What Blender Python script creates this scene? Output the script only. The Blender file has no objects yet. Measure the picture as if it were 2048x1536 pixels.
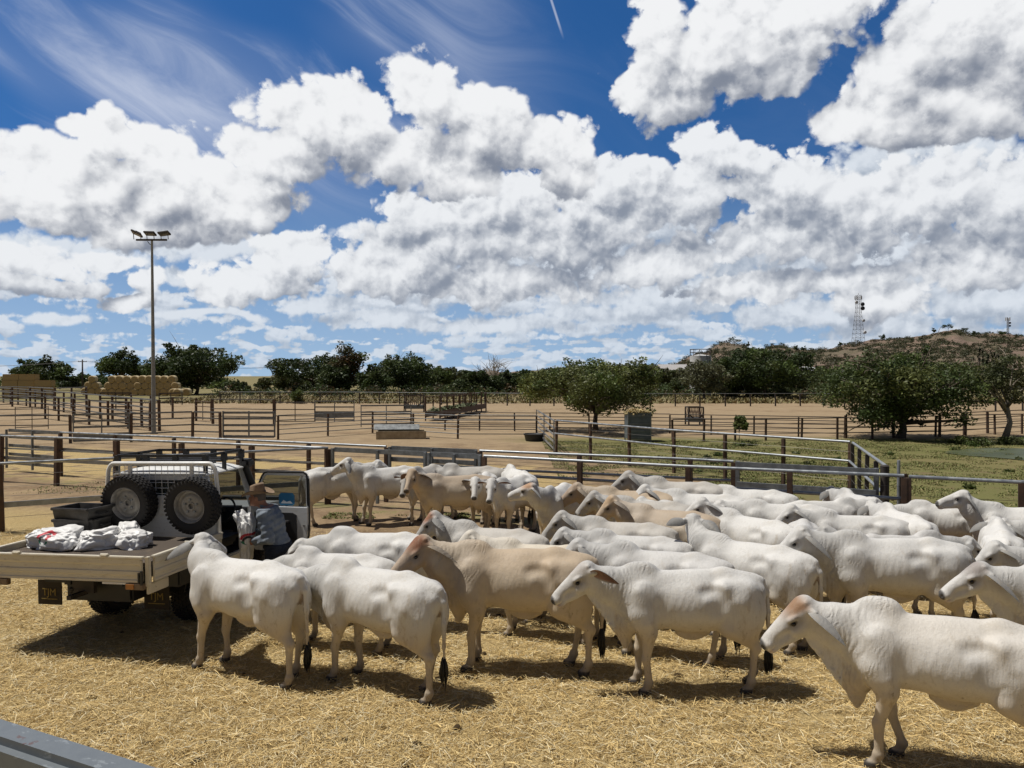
import bpy, bmesh, math, random
import numpy as np
from mathutils import Vector, Matrix, Euler, noise as mnoise
random.seed(7)
np.random.seed(7)
scene = bpy.context.scene
COL = scene.collection
R = math.radians
F_PX, HZ, CAM_H = 1538.0, 752.0, 3.3      # focal length in pixels of a 2048 px wide frame, horizon row, eye height

# ---------------------------------------------------------------- camera
cam_d = bpy.data.cameras.new('camera')
cam = bpy.data.objects.new('camera', cam_d)
COL.objects.link(cam)
cam_d.sensor_width = 36.0
cam_d.lens = 36.0 * F_PX / 2048.0
cam_d.clip_start = 0.05
cam_d.clip_end = 20000.0
cam.location = (0, 0, CAM_H)
cam.rotation_euler = (R(90) - math.atan((768 - HZ) / F_PX), 0, 0)
scene.camera = cam

# ---------------------------------------------------------------- exposure
scene.view_settings.view_transform = 'Standard'
scene.view_settings.look = 'None'
scene.view_settings.exposure = 0.0
scene.view_settings.gamma = 1.0
scene.cycles.use_denoising = True
scene.cycles.max_bounces = 6
scene.cycles.diffuse_bounces = 3
scene.cycles.transparent_max_bounces = 8

# ---------------------------------------------------------------- sun
SUN_EL, SUN_AZ = 64.0, -80.0              # elevation; azimuth from +Y, negative = towards -X (left of the picture)
sun_dir = Vector((math.sin(R(SUN_AZ)) * math.cos(R(SUN_EL)), math.cos(R(SUN_AZ)) * math.cos(R(SUN_EL)), math.sin(R(SUN_EL))))
sd = bpy.data.lights.new('sun', 'SUN')
sd.energy = 4.5
sd.angle = R(0.53)
sd.color = (1.0, 0.955, 0.88)
sun = bpy.data.objects.new('sun', sd)
COL.objects.link(sun)
sun.rotation_euler = (-sun_dir).to_track_quat('-Z', 'Y').to_euler()

# ---------------------------------------------------------------- node expressions
class NX:
    """A node socket with arithmetic: builds node trees from expressions."""
    def __init__(s, nt, sock): s.nt, s.s = nt, sock
    def __add__(a, b): return nmath(a.nt, 'ADD', a, b)
    __radd__ = __add__
    def __mul__(a, b): return nmath(a.nt, 'MULTIPLY', a, b)
    __rmul__ = __mul__
    def __sub__(a, b): return nmath(a.nt, 'SUBTRACT', a, b)
    def __rsub__(a, b): return nmath(a.nt, 'SUBTRACT', b, a)
    def __truediv__(a, b): return nmath(a.nt, 'DIVIDE', a, b)
    def __neg__(a): return nmath(a.nt, 'MULTIPLY', a, -1.0)

def plug(nt, v, sock):
    if isinstance(v, NX): nt.links.new(v.s, sock)
    elif isinstance(v, (tuple, list)) and len(v) == 3 and len(sock.default_value) == 4: sock.default_value = (*v, 1)
    else: sock.default_value = v

def nmath(nt, op, *a, clamp=False):
    n = nt.nodes.new('ShaderNodeMath'); n.operation = op; n.use_clamp = clamp
    for i, v in enumerate(a): plug(nt, v, n.inputs[i])
    return NX(nt, n.outputs[0])

def vmath(nt, op, *a):
    n = nt.nodes.new('ShaderNodeVectorMath'); n.operation = op
    for i, v in enumerate(a): plug(nt, v, n.inputs[i])
    return NX(nt, n.outputs['Value' if op in ('LENGTH', 'DOT_PRODUCT', 'DISTANCE') else 'Vector'])

def smooth(nt, v, a, b, lo=0.0, hi=1.0, kind='SMOOTHSTEP'):
    n = nt.nodes.new('ShaderNodeMapRange'); n.interpolation_type = kind
    plug(nt, v, n.inputs[0])
    for i, x in enumerate((a, b, lo, hi)): plug(nt, x, n.inputs[i + 1])
    return NX(nt, n.outputs[0])

def mixc(nt, f, a, b, blend='MIX'):
    n = nt.nodes.new('ShaderNodeMix'); n.data_type = 'RGBA'; n.blend_type = blend
    plug(nt, f, n.inputs[0]); plug(nt, a, n.inputs[6]); plug(nt, b, n.inputs[7])
    return NX(nt, n.outputs[2])

def nnoise(nt, vec, scale, detail=4.0, rough=0.55, dist=0.0, dim='3D', lac=2.0, out=0):
    n = nt.nodes.new('ShaderNodeTexNoise'); n.noise_dimensions = dim
    if vec is not None: plug(nt, vec, n.inputs['Vector'])
    n.inputs['Scale'].default_value = scale; n.inputs['Detail'].default_value = detail
    n.inputs['Roughness'].default_value = rough; n.inputs['Distortion'].default_value = dist
    n.inputs['Lacunarity'].default_value = lac
    return NX(nt, n.outputs[out])

def nvoro(nt, vec, scale, detail=0.0, rough=0.5, feature='F1', dim='3D', smoothness=None, out='Distance'):
    n = nt.nodes.new('ShaderNodeTexVoronoi'); n.voronoi_dimensions = dim; n.feature = feature
    plug(nt, vec, n.inputs['Vector'])
    n.inputs['Scale'].default_value = scale
    if 'Detail' in n.inputs: n.inputs['Detail'].default_value = detail
    if 'Roughness' in n.inputs: n.inputs['Roughness'].default_value = rough
    if smoothness is not None: n.inputs['Smoothness'].default_value = smoothness
    return NX(nt, n.outputs[out])

def combine(nt, x, y, z=0.0):
    n = nt.nodes.new('ShaderNodeCombineXYZ')
    for i, v in enumerate((x, y, z)): plug(nt, v, n.inputs[i])
    return NX(nt, n.outputs[0])

def separate(nt, v):
    n = nt.nodes.new('ShaderNodeSeparateXYZ'); plug(nt, v, n.inputs[0])
    return [NX(nt, o) for o in n.outputs]

# ---------------------------------------------------------------- world: clear sky with cumulus and cirrus
def uv_of(px, py):                        # a bearing (azimuth, slope) of the sky
    az = math.atan((px - 1024) / F_PX)
    return az, (HZ - py) / F_PX * math.cos(az)

FRONT = [  # bearings of the nearest cumulus: x, y, half width, half height
    (1470, 75, 300, 145), (1345, 165, 165, 110), (1540, 120, 180, 110), (1690, -10, 110, 90), (1300, 60, 90, 120), (1240, 170, 50, 70),
    (1960, 200, 260, 125), (1830, 150, 110, 110), (1960, 30, 170, 120), (1690, 265, 100, 55), (2080, 60, 160, 160), (1880, 60, 110, 60),
    (640, 260, 140, 115), (850, 190, 115, 95), (960, 240, 105, 95), (1060, 300, 115, 80), (800, 310, 230, 90), (560, 330, 120, 85), (1110, 345, 80, 60), (700, 210, 80, 60),
    (1800, 235, 190, 85), (1705, 245, 130, 62), (1900, 285, 220, 48), (1560, 40, 220, 110), (330, 345, 150, 90), (60, 400, 180, 100), (170, 425, 260, 80), (480, 430, 150, 60), (900, 330, 200, 80),
    (225, 285, 85, 70), (95, 330, 155, 85), (250, 390, 260, 100), (420, 390, 170, 85), (60, 430, 190, 70), (520, 400, 130, 75), (270, 455, 330, 40), (150, 260, 50, 40),
]
MIDDLE = [
    (1430, 310, 90, 85), (1390, 380, 150, 75), (1570, 380, 170, 85), (1500, 330, 80, 60), (1330, 430, 130, 60), (1280, 360, 90, 70),
    (980, 395, 210, 62), (820, 425, 110, 50), (1210, 350, 110, 60), (1150, 400, 170, 75), (880, 500, 220, 75), (1650, 400, 200, 90), (940, 440, 210, 65), (1080, 470, 270, 95), (790, 545, 190, 65), (1000, 565, 270, 55), (1200, 430, 130, 80),
    (520, 555, 170, 55), (430, 575, 95, 36), (625, 505, 75, 34), (570, 520, 90, 50),
    (1870, 410, 260, 120), (2030, 400, 200, 140), (1720, 450, 170, 100), (1950, 530, 220, 70), (1560, 480, 170, 70), (1330, 520, 170, 60), (1470, 585, 150, 36), (1760, 590, 110, 60), (1680, 560, 200, 30),
    (240, 618, 60, 28), (265, 565, 48, 40), (95, 575, 120, 34), (60, 520, 170, 55), (200, 520, 80, 26),
]

BEHIND = [
    (1100, 530, 330, 60), (880, 590, 240, 40), (1350, 590, 330, 45), (1500, 520, 260, 90), (1750, 540, 300, 90), (1980, 600, 230, 70), (1650, 620, 300, 40),
    (1250, 620, 300, 34), (760, 640, 200, 28), (1800, 330, 200, 90), (1300, 460, 170, 90), (1950, 300, 150, 90), (700, 560, 90, 45), (1000, 650, 260, 26), (1780, 660, 140, 60), (1960, 680, 160, 45),
    (150, 500, 220, 40), (110, 640, 90, 18), (430, 500, 200, 34), (330, 545, 60, 26), (720, 470, 60, 24), (420, 635, 160, 16), (640, 610, 120, 26),
]

def make_world():
    w = bpy.data.worlds.new('World'); scene.world = w; w.use_nodes = True
    nt = w.node_tree; nt.nodes.clear()
    tc = nt.nodes.new('ShaderNodeTexCoord')
    d = NX(nt, tc.outputs['Generated'])
    x, y, z = separate(nt, d)
    az = nmath(nt, 'ARCTAN2', x, y)
    hyp = nmath(nt, 'SQRT', x * x + y * y)
    sl = z / nmath(nt, 'MAXIMUM', hyp, 0.05)
    p = combine(nt, az, sl, 0.0)

    # clear sky: the Sky Texture, read a little above the true bearing so that the horizon stays blue
    sky = nt.nodes.new('ShaderNodeTexSky'); sky.sky_type = 'NISHITA'
    sky.sun_disc = False
    sky.sun_elevation = R(SUN_EL); sky.sun_rotation = R(SUN_AZ)
    sky.air_density = 1.0; sky.dust_density = 0.3; sky.ozone_density = 3.0; sky.altitude = 300
    plug(nt, combine(nt, x, y, nmath(nt, 'MAXIMUM', z, 0.0) * 0.9 + 0.13), sky.inputs['Vector'])
    hs = nt.nodes.new('ShaderNodeHueSaturation')
    hs.inputs['Saturation'].default_value = SKY_SAT; hs.inputs['Value'].default_value = SKY_VAL
    nt.links.new(sky.outputs[0], hs.inputs['Color']); sk = NX(nt, hs.outputs[0])
    sk = vmath(nt, 'MULTIPLY', sk, (0.92, 0.98, 1.12))
    hz0 = smooth(nt, sl, 0.26, 0.0, 0.0, 1.0, 'LINEAR')
    sk = mixc(nt, hz0 * 0.72, sk, (4.3, 5.9, 7.7))

    bend = nnoise(nt, p, 3.0, 2.0, 0.5, dim='2D') - 0.5
    def mass_of(vec, ells):
        m = None
        for (cx, cy, rx, ry) in ells:
            u, v = uv_of(cx, cy); k = math.cos(u)
            sx, sy = F_PX / (rx * k), F_PX / (ry * k)
            e = vmath(nt, 'LENGTH', vmath(nt, 'MULTIPLY_ADD', vec, (sx, sy, 0.0), (-u * sx, -v * sy, 0.0)))
            if m is None: m = e
            else:
                n = nt.nodes.new('ShaderNodeMath'); n.operation = 'SMOOTH_MIN'
                plug(nt, m, n.inputs[0]); plug(nt, e, n.inputs[1]); n.inputs[2].default_value = 0.10
                m = NX(nt, n.outputs[0])
        return nmath(nt, 'SUBTRACT', 1.0, m)

    def detail(vec, sc, seed):
        q = vmath(nt, 'MULTIPLY_ADD', vec, (sc, sc, sc), (seed, seed * 1.7, 0.0))
        f = nnoise(nt, q, 1.0, 10.0, 0.63, dim='2D')
        q2 = vmath(nt, 'MULTIPLY_ADD', combine(nt, f, f, 0.0), (0.5, 0.5, 0.0), q)
        b = nvoro(nt, q2, 2.1, 2.0, 0.55, 'F1', '2D')
        return (f - 0.5) * 1.45 + (0.40 - b) * 0.62

    def layer(ells, sc, seed, amp, off, hazed, bias, soft=0.16):
        warp = nnoise(nt, p, sc * 0.35, 2.0, 0.5, dim='2D', out=1)
        def wr(vec):
            return vmath(nt, 'MULTIPLY_ADD', vmath(nt, 'SUBTRACT', warp, (0.5, 0.5, 0.5)), (1.1 / sc, 0.8 / sc, 0.0), vec)
        m0 = mass_of(wr(p), ells)
        m2 = mass_of(vmath(nt, 'ADD', wr(p), (-0.35 * off, off, 0.0)), ells)
        a0 = detail(p, sc, seed)
        a1 = detail(vmath(nt, 'ADD', p, (-0.10 / sc, 0.20 / sc, 0.0)), sc, seed)
        d0 = nmath(nt, 'MINIMUM', m0, 0.8) + a0 * amp
        al = smooth(nt, d0, -0.04, soft)
        rel = nmath(nt, 'MAXIMUM', nmath(nt, 'MINIMUM', m0 - m2, 0.8), -0.8)
        big = nnoise(nt, vmath(nt, 'MULTIPLY', p, (1.0, 1.7, 0.0)), sc * 0.55, 2.0, 0.5, dim='2D') - 0.5
        sh = bias + rel * 0.82 + big * 0.45 + (a0 - a1) * 0.95 + smooth(nt, d0, 0.6, 0.05) * 0.12 - smooth(nt, m2, 0.30, 0.85) * 0.14
        return al, smooth(nt, sh, -0.42, 1.08), hazed

    # far field: small flat based cumulus towards the horizon, smaller the lower they stand
    def far_mass(vec):
        qx, qy, _ = separate(nt, vec)
        far = None
        for (lo, hi, sx, sy, thr, off) in ((-0.05, 0.05, 34.0, 95.0, 0.41, 3.1), (0.03, 0.14, 17.0, 48.0, 0.44, 9.7)):
            n1 = nnoise(nt, combine(nt, qx * sx + off, qy * sy, 0.0), 1.0, 2.0, 0.5, dim='2D')
            win = smooth(nt, qy, lo - 0.01, lo + 0.02) * smooth(nt, qy, hi + 0.03, hi - 0.02)
            f = (n1 - thr + smooth(nt, qx, -0.4, 0.1, 0.0, 0.07)) * 4.5 - (1.0 - win) * 3.0
            far = f if far is None else nmath(nt, 'MAXIMUM', far, f)
        return far
    a0 = detail(p, 46.0, 5.0)
    a1 = detail(vmath(nt, 'ADD', p, (-0.002, 0.004, 0.0)), 46.0, 5.0)
    fm0 = far_mass(p)
    fm2 = far_mass(vmath(nt, 'ADD', p, (-0.004, 0.012, 0.0)))
    fd = nmath(nt, 'MINIMUM', fm0, 0.8) + a0 * 0.8
    far_a = smooth(nt, fd, -0.05, 0.5) * 0.92
    far_s = nmath(nt, 'MULTIPLY', 0.62 + nmath(nt, 'MAXIMUM', nmath(nt, 'MINIMUM', fm0 - fm2, 0.7), -0.7) * 0.5 + (a0 - a1) * 0.35, 1.0, clamp=True)

    # cirrus, combed out along one direction
    ca, sa = math.cos(R(-30)), math.sin(R(-30))
    cu = az * ca + sl * sa
    cv = sl * ca - az * sa + bend * 0.10
    c1 = nnoise(nt, combine(nt, cu * 3.0, cv * 17.0, 0.0), 1.0, 7.0, 0.62, 0.5, dim='2D')
    cm = smooth(nt, az, 0.10, -0.25) * smooth(nt, sl, 0.18, 0.32)
    c2 = nnoise(nt, combine(nt, cu * 2.2, cv * 6.0 + 3.0, 0.0), 1.0, 2.0, 0.5, dim='2D')
    cir = smooth(nt, c1 * 0.6 + c2 * 0.6, 0.52, 0.90) * (cm * 0.75 + 0.05)
    cir = nmath(nt, 'ADD', cir, smooth(nt, c2, 0.30, 0.75) * cm * 0.30, clamp=True)
    # contrail
    u0, v0 = uv_of(1088, -40); u1, v1 = uv_of(1127, 82)
    L = math.hypot(u1 - u0, v1 - v0); tx, ty = (u1 - u0) / L, (v1 - v0) / L
    tt = (az - u0) * tx + (sl - v0) * ty
    nn = nmath(nt, 'ABSOLUTE', (az - u0) * (-ty) + (sl - v0) * tx)
    trail = smooth(nt, nn, 0.0024, 0.0004) * smooth(nt, tt, L + 0.004, L - 0.03) * smooth(nt, tt, -0.1, 0.0)
    col = mixc(nt, nmath(nt, 'MAXIMUM', cir * 0.8, trail * 0.55), sk, (5.6, 6.2, 7.6))

    def put(col, al, sh, hazed):
        c = mixc(nt, sh, CLOUD_DARK, CLOUD_LIGHT)
        if hazed: c = mixc(nt, hazed, c, (5.0, 6.0, 7.3))
        return mixc(nt, al, col, c)
    col = put(col, far_a, far_s, smooth(nt, sl, 0.0, 0.14, 0.72, 0.25, 'LINEAR'))
    al, sh, h = layer(BEHIND, 19.0, 3.0, 0.66, 0.024, 0.48, 0.36, 0.4)
    col = put(col, al, sh, h)
    al, sh, h = layer(MIDDLE, 16.0, 11.0, 0.64, 0.044, 0.12, 0.39)
    col = put(col, al, sh, h)
    al, sh, h = layer(FRONT, 12.0, 31.0, 0.58, 0.060, 0.0, 0.41)
    col = put(col, al, sh, h)

    bg = nt.nodes.new('ShaderNodeBackground')
    bg.inputs['Strength'].default_value = 0.1
    plug(nt, col, bg.inputs['Color'])
    # the rest of the sky (overhead, behind, below the horizon): made-up broken cloud of one octave, greyed and dimmed to deepen the shade
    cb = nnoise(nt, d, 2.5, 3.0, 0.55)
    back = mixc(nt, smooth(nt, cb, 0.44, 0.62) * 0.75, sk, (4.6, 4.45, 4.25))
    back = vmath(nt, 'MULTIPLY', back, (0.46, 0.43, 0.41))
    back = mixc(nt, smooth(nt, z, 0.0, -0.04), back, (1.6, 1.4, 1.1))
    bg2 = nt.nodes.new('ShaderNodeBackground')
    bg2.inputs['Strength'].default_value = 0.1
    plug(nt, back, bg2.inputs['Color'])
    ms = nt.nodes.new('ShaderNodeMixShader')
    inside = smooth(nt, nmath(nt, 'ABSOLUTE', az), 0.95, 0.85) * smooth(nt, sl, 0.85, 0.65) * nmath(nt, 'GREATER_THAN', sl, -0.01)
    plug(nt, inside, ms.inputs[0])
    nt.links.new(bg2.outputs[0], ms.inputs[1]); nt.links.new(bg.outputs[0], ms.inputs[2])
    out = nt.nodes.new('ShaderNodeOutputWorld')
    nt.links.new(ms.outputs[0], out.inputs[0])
    w.cycles.sampling_method = 'MANUAL'; w.cycles.sample_map_resolution = 512
SKY_SAT, SKY_VAL = 1.32, 0.74
CLOUD_DARK, CLOUD_LIGHT = (2.2, 2.5, 3.15), (8.8, 8.9, 9.05)
make_world()
# ================================================================ building tools
def mat_new(name):
    m = bpy.data.materials.new(name); m.use_nodes = True
    nt = m.node_tree
    return m, nt, nt.nodes['Principled BSDF']

def make_simple(name, col, rough=0.6, metal=0.0, spec=0.5):
    m, nt, bs = mat_new(name)
    bs.inputs['Base Color'].default_value = (*col, 1); bs.inputs['Roughness'].default_value = rough
    bs.inputs['Metallic'].default_value = metal; bs.inputs['Specular IOR Level'].default_value = spec
    return m

def obj_from(name, verts, faces, mat=None, parent=None, smooth=False, mats=None, midx=None, loc=None):
    me = bpy.data.meshes.new(name)
    verts = np.asarray(verts, dtype=np.float32)
    if isinstance(faces, np.ndarray) and faces.ndim == 2:
        n, k = faces.shape
        me.vertices.add(len(verts)); me.vertices.foreach_set('co', verts.ravel())
        me.loops.add(n * k); me.loops.foreach_set('vertex_index', faces.ravel().astype(np.int32))
        me.polygons.add(n); me.polygons.foreach_set('loop_start', np.arange(0, n * k, k, dtype=np.int32))
        me.update(calc_edges=True); me.validate()
    else:
        me.from_pydata([tuple(map(float, v)) for v in verts], [], [tuple(map(int, f)) for f in faces]); me.update()
    if smooth: me.polygons.foreach_set('use_smooth', np.ones(len(me.polygons), dtype=bool))
    o = bpy.data.objects.new(name, me); COL.objects.link(o)
    for m in (mats or ([mat] if mat else [])): me.materials.append(m)
    if midx is not None: me.polygons.foreach_set('material_index', np.asarray(midx, dtype=np.int32))
    if parent: o.parent = parent
    if loc is not None: o.location = loc
    return o

def tag(o, label=None, cat=None, group=None, kind=None):
    if label: o['label'] = label
    if cat: o['category'] = cat
    if group: o['group'] = group
    if kind: o['kind'] = kind
    return o

def empty(name, loc, rz=0.0, label=None, cat=None, group=None):
    o = bpy.data.objects.new(name, None); COL.objects.link(o)
    o.location = loc; o.rotation_euler = (0, 0, rz); o.empty_display_size = 0.2
    return tag(o, label, cat, group)

def copy_tree(o, loc=None, rz=None, label=None, group=None, parent=None):
    c = o.copy(); COL.objects.link(c)
    if parent: c.parent = parent
    if loc is not None: c.location = loc
    if rz is not None: c.rotation_euler = (0, 0, rz)
    if label: c['label'] = label
    if group: c['group'] = group
    for ch in o.children: copy_tree(ch, parent=c)
    return c

class MB:
    """Collects shapes and links them as one mesh object."""
    def __init__(s): s.v, s.f, s.m = [], [], []
    def add(s, vs, fs, mi=0):
        b = len(s.v); s.v.extend([tuple(v) for v in vs]); s.f.extend([tuple(i + b for i in f) for f in fs]); s.m.extend([mi] * len(fs))
    def box(s, c, size, rot=None, bev=0.0, mi=0):
        hx, hy, hz = [a / 2 for a in size]
        b = min(bev, hx * 0.45, hy * 0.45, hz * 0.45)
        if b <= 0:
            vs = [Vector((x, y, z)) for x in (-hx, hx) for y in (-hy, hy) for z in (-hz, hz)]
            fs = [(0, 1, 3, 2), (4, 6, 7, 5), (0, 4, 5, 1), (2, 3, 7, 6), (0, 2, 6, 4), (1, 5, 7, 3)]
        else:
            bm = bmesh.new(); bmesh.ops.create_cube(bm, size=1.0)
            for v in bm.verts: v.co = Vector((v.co.x * size[0], v.co.y * size[1], v.co.z * size[2]))
            bmesh.ops.bevel(bm, geom=bm.edges[:], offset=b, segments=2, affect='EDGES')
            bm.verts.index_update()
            vs = [v.co.copy() for v in bm.verts]; fs = [[v.index for v in f.verts] for f in bm.faces]; bm.free()
        if rot is not None: vs = [rot @ v for v in vs]
        c = Vector(c)
        s.add([v + c for v in vs], fs, mi)
    def bar(s, a, b, w, h=None, bev=0.0, mi=0, up=(0, 0, 1)):
        """Square section from a to b."""
        a, b = Vector(a), Vector(b); h = w if h is None else h
        x = (b - a); L = x.length; x.normalize(); up = Vector(up)
        if abs(x.dot(up)) > 0.98: up = Vector((0, 1, 0))
        y = up.cross(x).normalized(); z = x.cross(y)
        s.box((a + b) / 2, (L, w, h), Matrix((x, y, z)).transposed(), bev, mi)
    def tube(s, pts, r, n=8, caps=True, mi=0, close=False):
        pts = [Vector(p) for p in pts]; N = len(pts)
        rs = [r] * N if not isinstance(r, (list, tuple)) else list(r)
        b = len(s.v); ref = None
        for i, p in enumerate(pts):
            if close: t = pts[(i + 1) % N] - pts[i - 1]
            else: t = pts[min(i + 1, N - 1)] - pts[max(i - 1, 0)]
            t.normalize()
            if ref is None:
                ref = Vector((0, 0, 1)) if abs(t.z) < 0.9 else Vector((0, 1, 0))
            u = ref - t * ref.dot(t)
            if u.length < 1e-4: u = t.orthogonal()
            u.normalize(); w = t.cross(u); ref = u
            for k in range(n):
                a = 2 * math.pi * k / n
                s.v.append(tuple(p + (u * math.cos(a) + w * math.sin(a)) * rs[i]))
        for i in range(N if close else N - 1):
            j = (i + 1) % N
            for k in range(n):
                k2 = (k + 1) % n
                s.f.append((b + i * n + k, b + i * n + k2, b + j * n + k2, b + j * n + k)); s.m.append(mi)
        if caps and not close:
            s.f.append(tuple(b + k for k in reversed(range(n)))); s.m.append(mi)
            s.f.append(tuple(b + (N - 1) * n + k for k in range(n))); s.m.append(mi)
    def lathe(s, prof, c=(0, 0, 0), axis='Z', n=32, mi=0, rot=None):
        """prof: (radius, height) pairs turned about an axis."""
        b = len(s.v); c = Vector(c)
        for (r, h) in prof:
            for k in range(n):
                a = 2 * math.pi * k / n
                v = Vector((r * math.cos(a), r * math.sin(a), h))
                if axis == 'X': v = Vector((v.z, v.x, v.y))
                if axis == 'Y': v = Vector((v.x, v.z, v.y))
                if rot is not None: v = rot @ v
                s.v.append(tuple(v + c))
        for i in range(len(prof) - 1):
            for k in range(n):
                k2 = (k + 1) % n
                s.f.append((b + i * n + k, b + i * n + k2, b + (i + 1) * n + k2, b + (i + 1) * n + k)); s.m.append(mi)
    def build(s, name, mat=None, parent=None, smooth=False, mats=None, loc=None, autosmooth=None):
        o = obj_from(name, s.v, s.f, mat, parent, smooth, mats, s.m if mats else None, loc)
        if autosmooth:
            me = o.data
            me.polygons.foreach_set('use_smooth', np.ones(len(me.polygons), dtype=bool))
            me.set_sharp_from_angle(angle=R(autosmooth))
        return o

def gp(px, py, z=0.0):
    """Where the sight line through a point of the photograph meets height z."""
    t = (py - HZ) / F_PX; Y = (CAM_H - z) / t
    return Vector(((px - 1024) / F_PX * Y, Y, z))

def at(px, py, Y):
    return Vector(((px - 1024) / F_PX * Y, Y, CAM_H - (py - HZ) / F_PX * Y))

# ---------------------------------------------------------------- sculpting by distance fields
class Sculpt:
    def __init__(s, lo, hi, h):
        s.h = h; s.lo = np.array(lo, dtype=np.float32)
        s.n = [int(math.ceil((hi[i] - lo[i]) / h)) + 1 for i in range(3)]
        s.ax = [s.lo[i] + h * np.arange(s.n[i], dtype=np.float32) for i in range(3)]
        s.f = np.full(s.n, 0.3, dtype=np.float32)
    def region(s, lo, hi):
        sl = []
        for i in range(3):
            a = max(0, int((lo[i] - s.lo[i]) / s.h)); b = min(s.n[i], int((hi[i] - s.lo[i]) / s.h) + 2)
            if b <= a: return None
            sl.append(slice(a, b))
        g = np.meshgrid(s.ax[0][sl[0]], s.ax[1][sl[1]], s.ax[2][sl[2]], indexing='ij', sparse=True)
        return tuple(sl), g
    def blend(s, sl, d, k, sub=False):
        f = s.f[sl]
        if sub:
            d = -d
            if k > 0:
                hh = np.clip(0.5 + 0.5 * (d - f) / k, 0, 1)
                s.f[sl] = f + (d - f) * hh + k * hh * (1 - hh)
            else: s.f[sl] = np.maximum(f, d)
        else:
            if k > 0:
                hh = np.clip(0.5 + 0.5 * (f - d) / k, 0, 1)
                s.f[sl] = f + (d - f) * hh - k * hh * (1 - hh)
            else: s.f[sl] = np.minimum(f, d)
    def ell(s, c, r, k=0.05, rot=None, sub=False):
        """Ellipsoid; rot is a 3x3 matrix whose columns are its axes."""
        m = max(r) + k + 2 * s.h
        q = s.region([c[i] - m for i in range(3)], [c[i] + m for i in range(3)])
        if q is None: return
        sl, (X, Y, Z) = q
        x, y, z = X - c[0], Y - c[1], Z - c[2]
        if rot is not None:
            x, y, z = (rot[0][0] * x + rot[1][0] * y + rot[2][0] * z, rot[0][1] * x + rot[1][1] * y + rot[2][1] * z, rot[0][2] * x + rot[1][2] * y + rot[2][2] * z)
        k0 = np.sqrt((x / r[0]) ** 2 + (y / r[1]) ** 2 + (z / r[2]) ** 2)
        k1 = np.sqrt((x / r[0] ** 2) ** 2 + (y / r[1] ** 2) ** 2 + (z / r[2] ** 2) ** 2) + 1e-6
        s.blend(sl, (k0 * (k0 - 1.0) / k1).astype(np.float32), k, sub)
    def cone(s, a, b, ra, rb, k=0.04, sub=False, squash=None):
        """Capsule from a to b whose radius goes from ra to rb; squash=(direction, factor) flattens it along a direction."""
        a = np.array(a, float); b = np.array(b, float)
        m = max(ra, rb) + k + 2 * s.h
        q = s.region(np.minimum(a, b) - m, np.maximum(a, b) + m)
        if q is None: return
        sl, (X, Y, Z) = q
        x, y, z = X - a[0], Y - a[1], Z - a[2]
        d = b - a; L2 = float(d @ d) + 1e-9
        h = np.clip((x * d[0] + y * d[1] + z * d[2]) / L2, 0, 1)
        ex, ey, ez = x - h * d[0], y - h * d[1], z - h * d[2]
        e2 = ex * ex + ey * ey + ez * ez
        if squash is not None:
            u, fct = squash
            pr = ex * u[0] + ey * u[1] + ez * u[2]
            e2 = e2 + pr * pr * (fct * fct - 1)
        s.blend(sl, (np.sqrt(e2) - (ra + (rb - ra) * h)).astype(np.float32), k, sub)
    def chain(s, pts, rs, k=0.03, squash=None):
        for i in range(len(pts) - 1): s.cone(pts[i], pts[i + 1], rs[i], rs[i + 1], k, squash=squash)
    def floor(s, z=0.0):
        Z = s.ax[2][None, None, :]
        s.f = np.maximum(s.f, (z - Z)).astype(np.float32)
    def mesh(s, smooth_iter=1):
        f, h = s.f, s.h
        ins = f < 0
        c8 = [ins[i:i + f.shape[0] - 1, j:j + f.shape[1] - 1, l:l + f.shape[2] - 1] for i in (0, 1) for j in (0, 1) for l in (0, 1)]
        cnt = sum(c.astype(np.int8) for c in c8)
        mask = (cnt > 0) & (cnt < 8)
        I, J, K = np.nonzero(mask)
        n = len(I); idx = np.full(mask.shape, -1, dtype=np.int32); idx[mask] = np.arange(n)
        pos = np.zeros((n, 3), np.float32); num = np.zeros(n, np.float32)
        off = [(i, j, l) for i in (0, 1) for j in (0, 1) for l in (0, 1)]
        vals = [f[I + o[0], J + o[1], K + o[2]] for o in off]
        for a in range(8):
            for b in range(a + 1, 8):
                dif = [off[b][t] - off[a][t] for t in range(3)]
                if sum(abs(x) for x in dif) != 1: continue
                fa, fb = vals[a], vals[b]
                cr = (fa < 0) != (fb < 0)
                t = np.where(cr, fa / np.where(fa == fb, 1, fa - fb), 0)
                for ax in range(3): pos[:, ax] += np.where(cr, off[a][ax] + t * dif[ax], 0)
                num += cr
        pos /= num[:, None]
        V = s.lo + h * (np.stack([I, J, K], 1) + pos)
        quads = []
        for ax in range(3):
            A = [slice(None)] * 3; B = [slice(None)] * 3
            A[ax] = slice(0, -1); B[ax] = slice(1, None)
            sa, sb = ins[tuple(A)], ins[tuple(B)]
            E = np.nonzero(sa != sb)
            E = np.stack(E, 1)
            o1, o2 = [t for t in range(3) if t != ax]
            ok = (E[:, o1] > 0) & (E[:, o2] > 0) & (E[:, o1] < f.shape[o1] - 1) & (E[:, o2] < f.shape[o2] - 1)
            E = E[ok]
            fl = sa[tuple(E.T)]
            def cell(d1, d2):
                e = E.copy(); e[:, o1] -= d1; e[:, o2] -= d2
                return idx[e[:, 0], e[:, 1], e[:, 2]]
            q = np.stack([cell(1, 1), cell(0, 1), cell(0, 0), cell(1, 0)], 1)
            rev = fl if ax != 1 else ~fl
            q[~rev] = q[~rev][:, ::-1]
            quads.append(q)
        Q = np.concatenate(quads)
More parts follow.
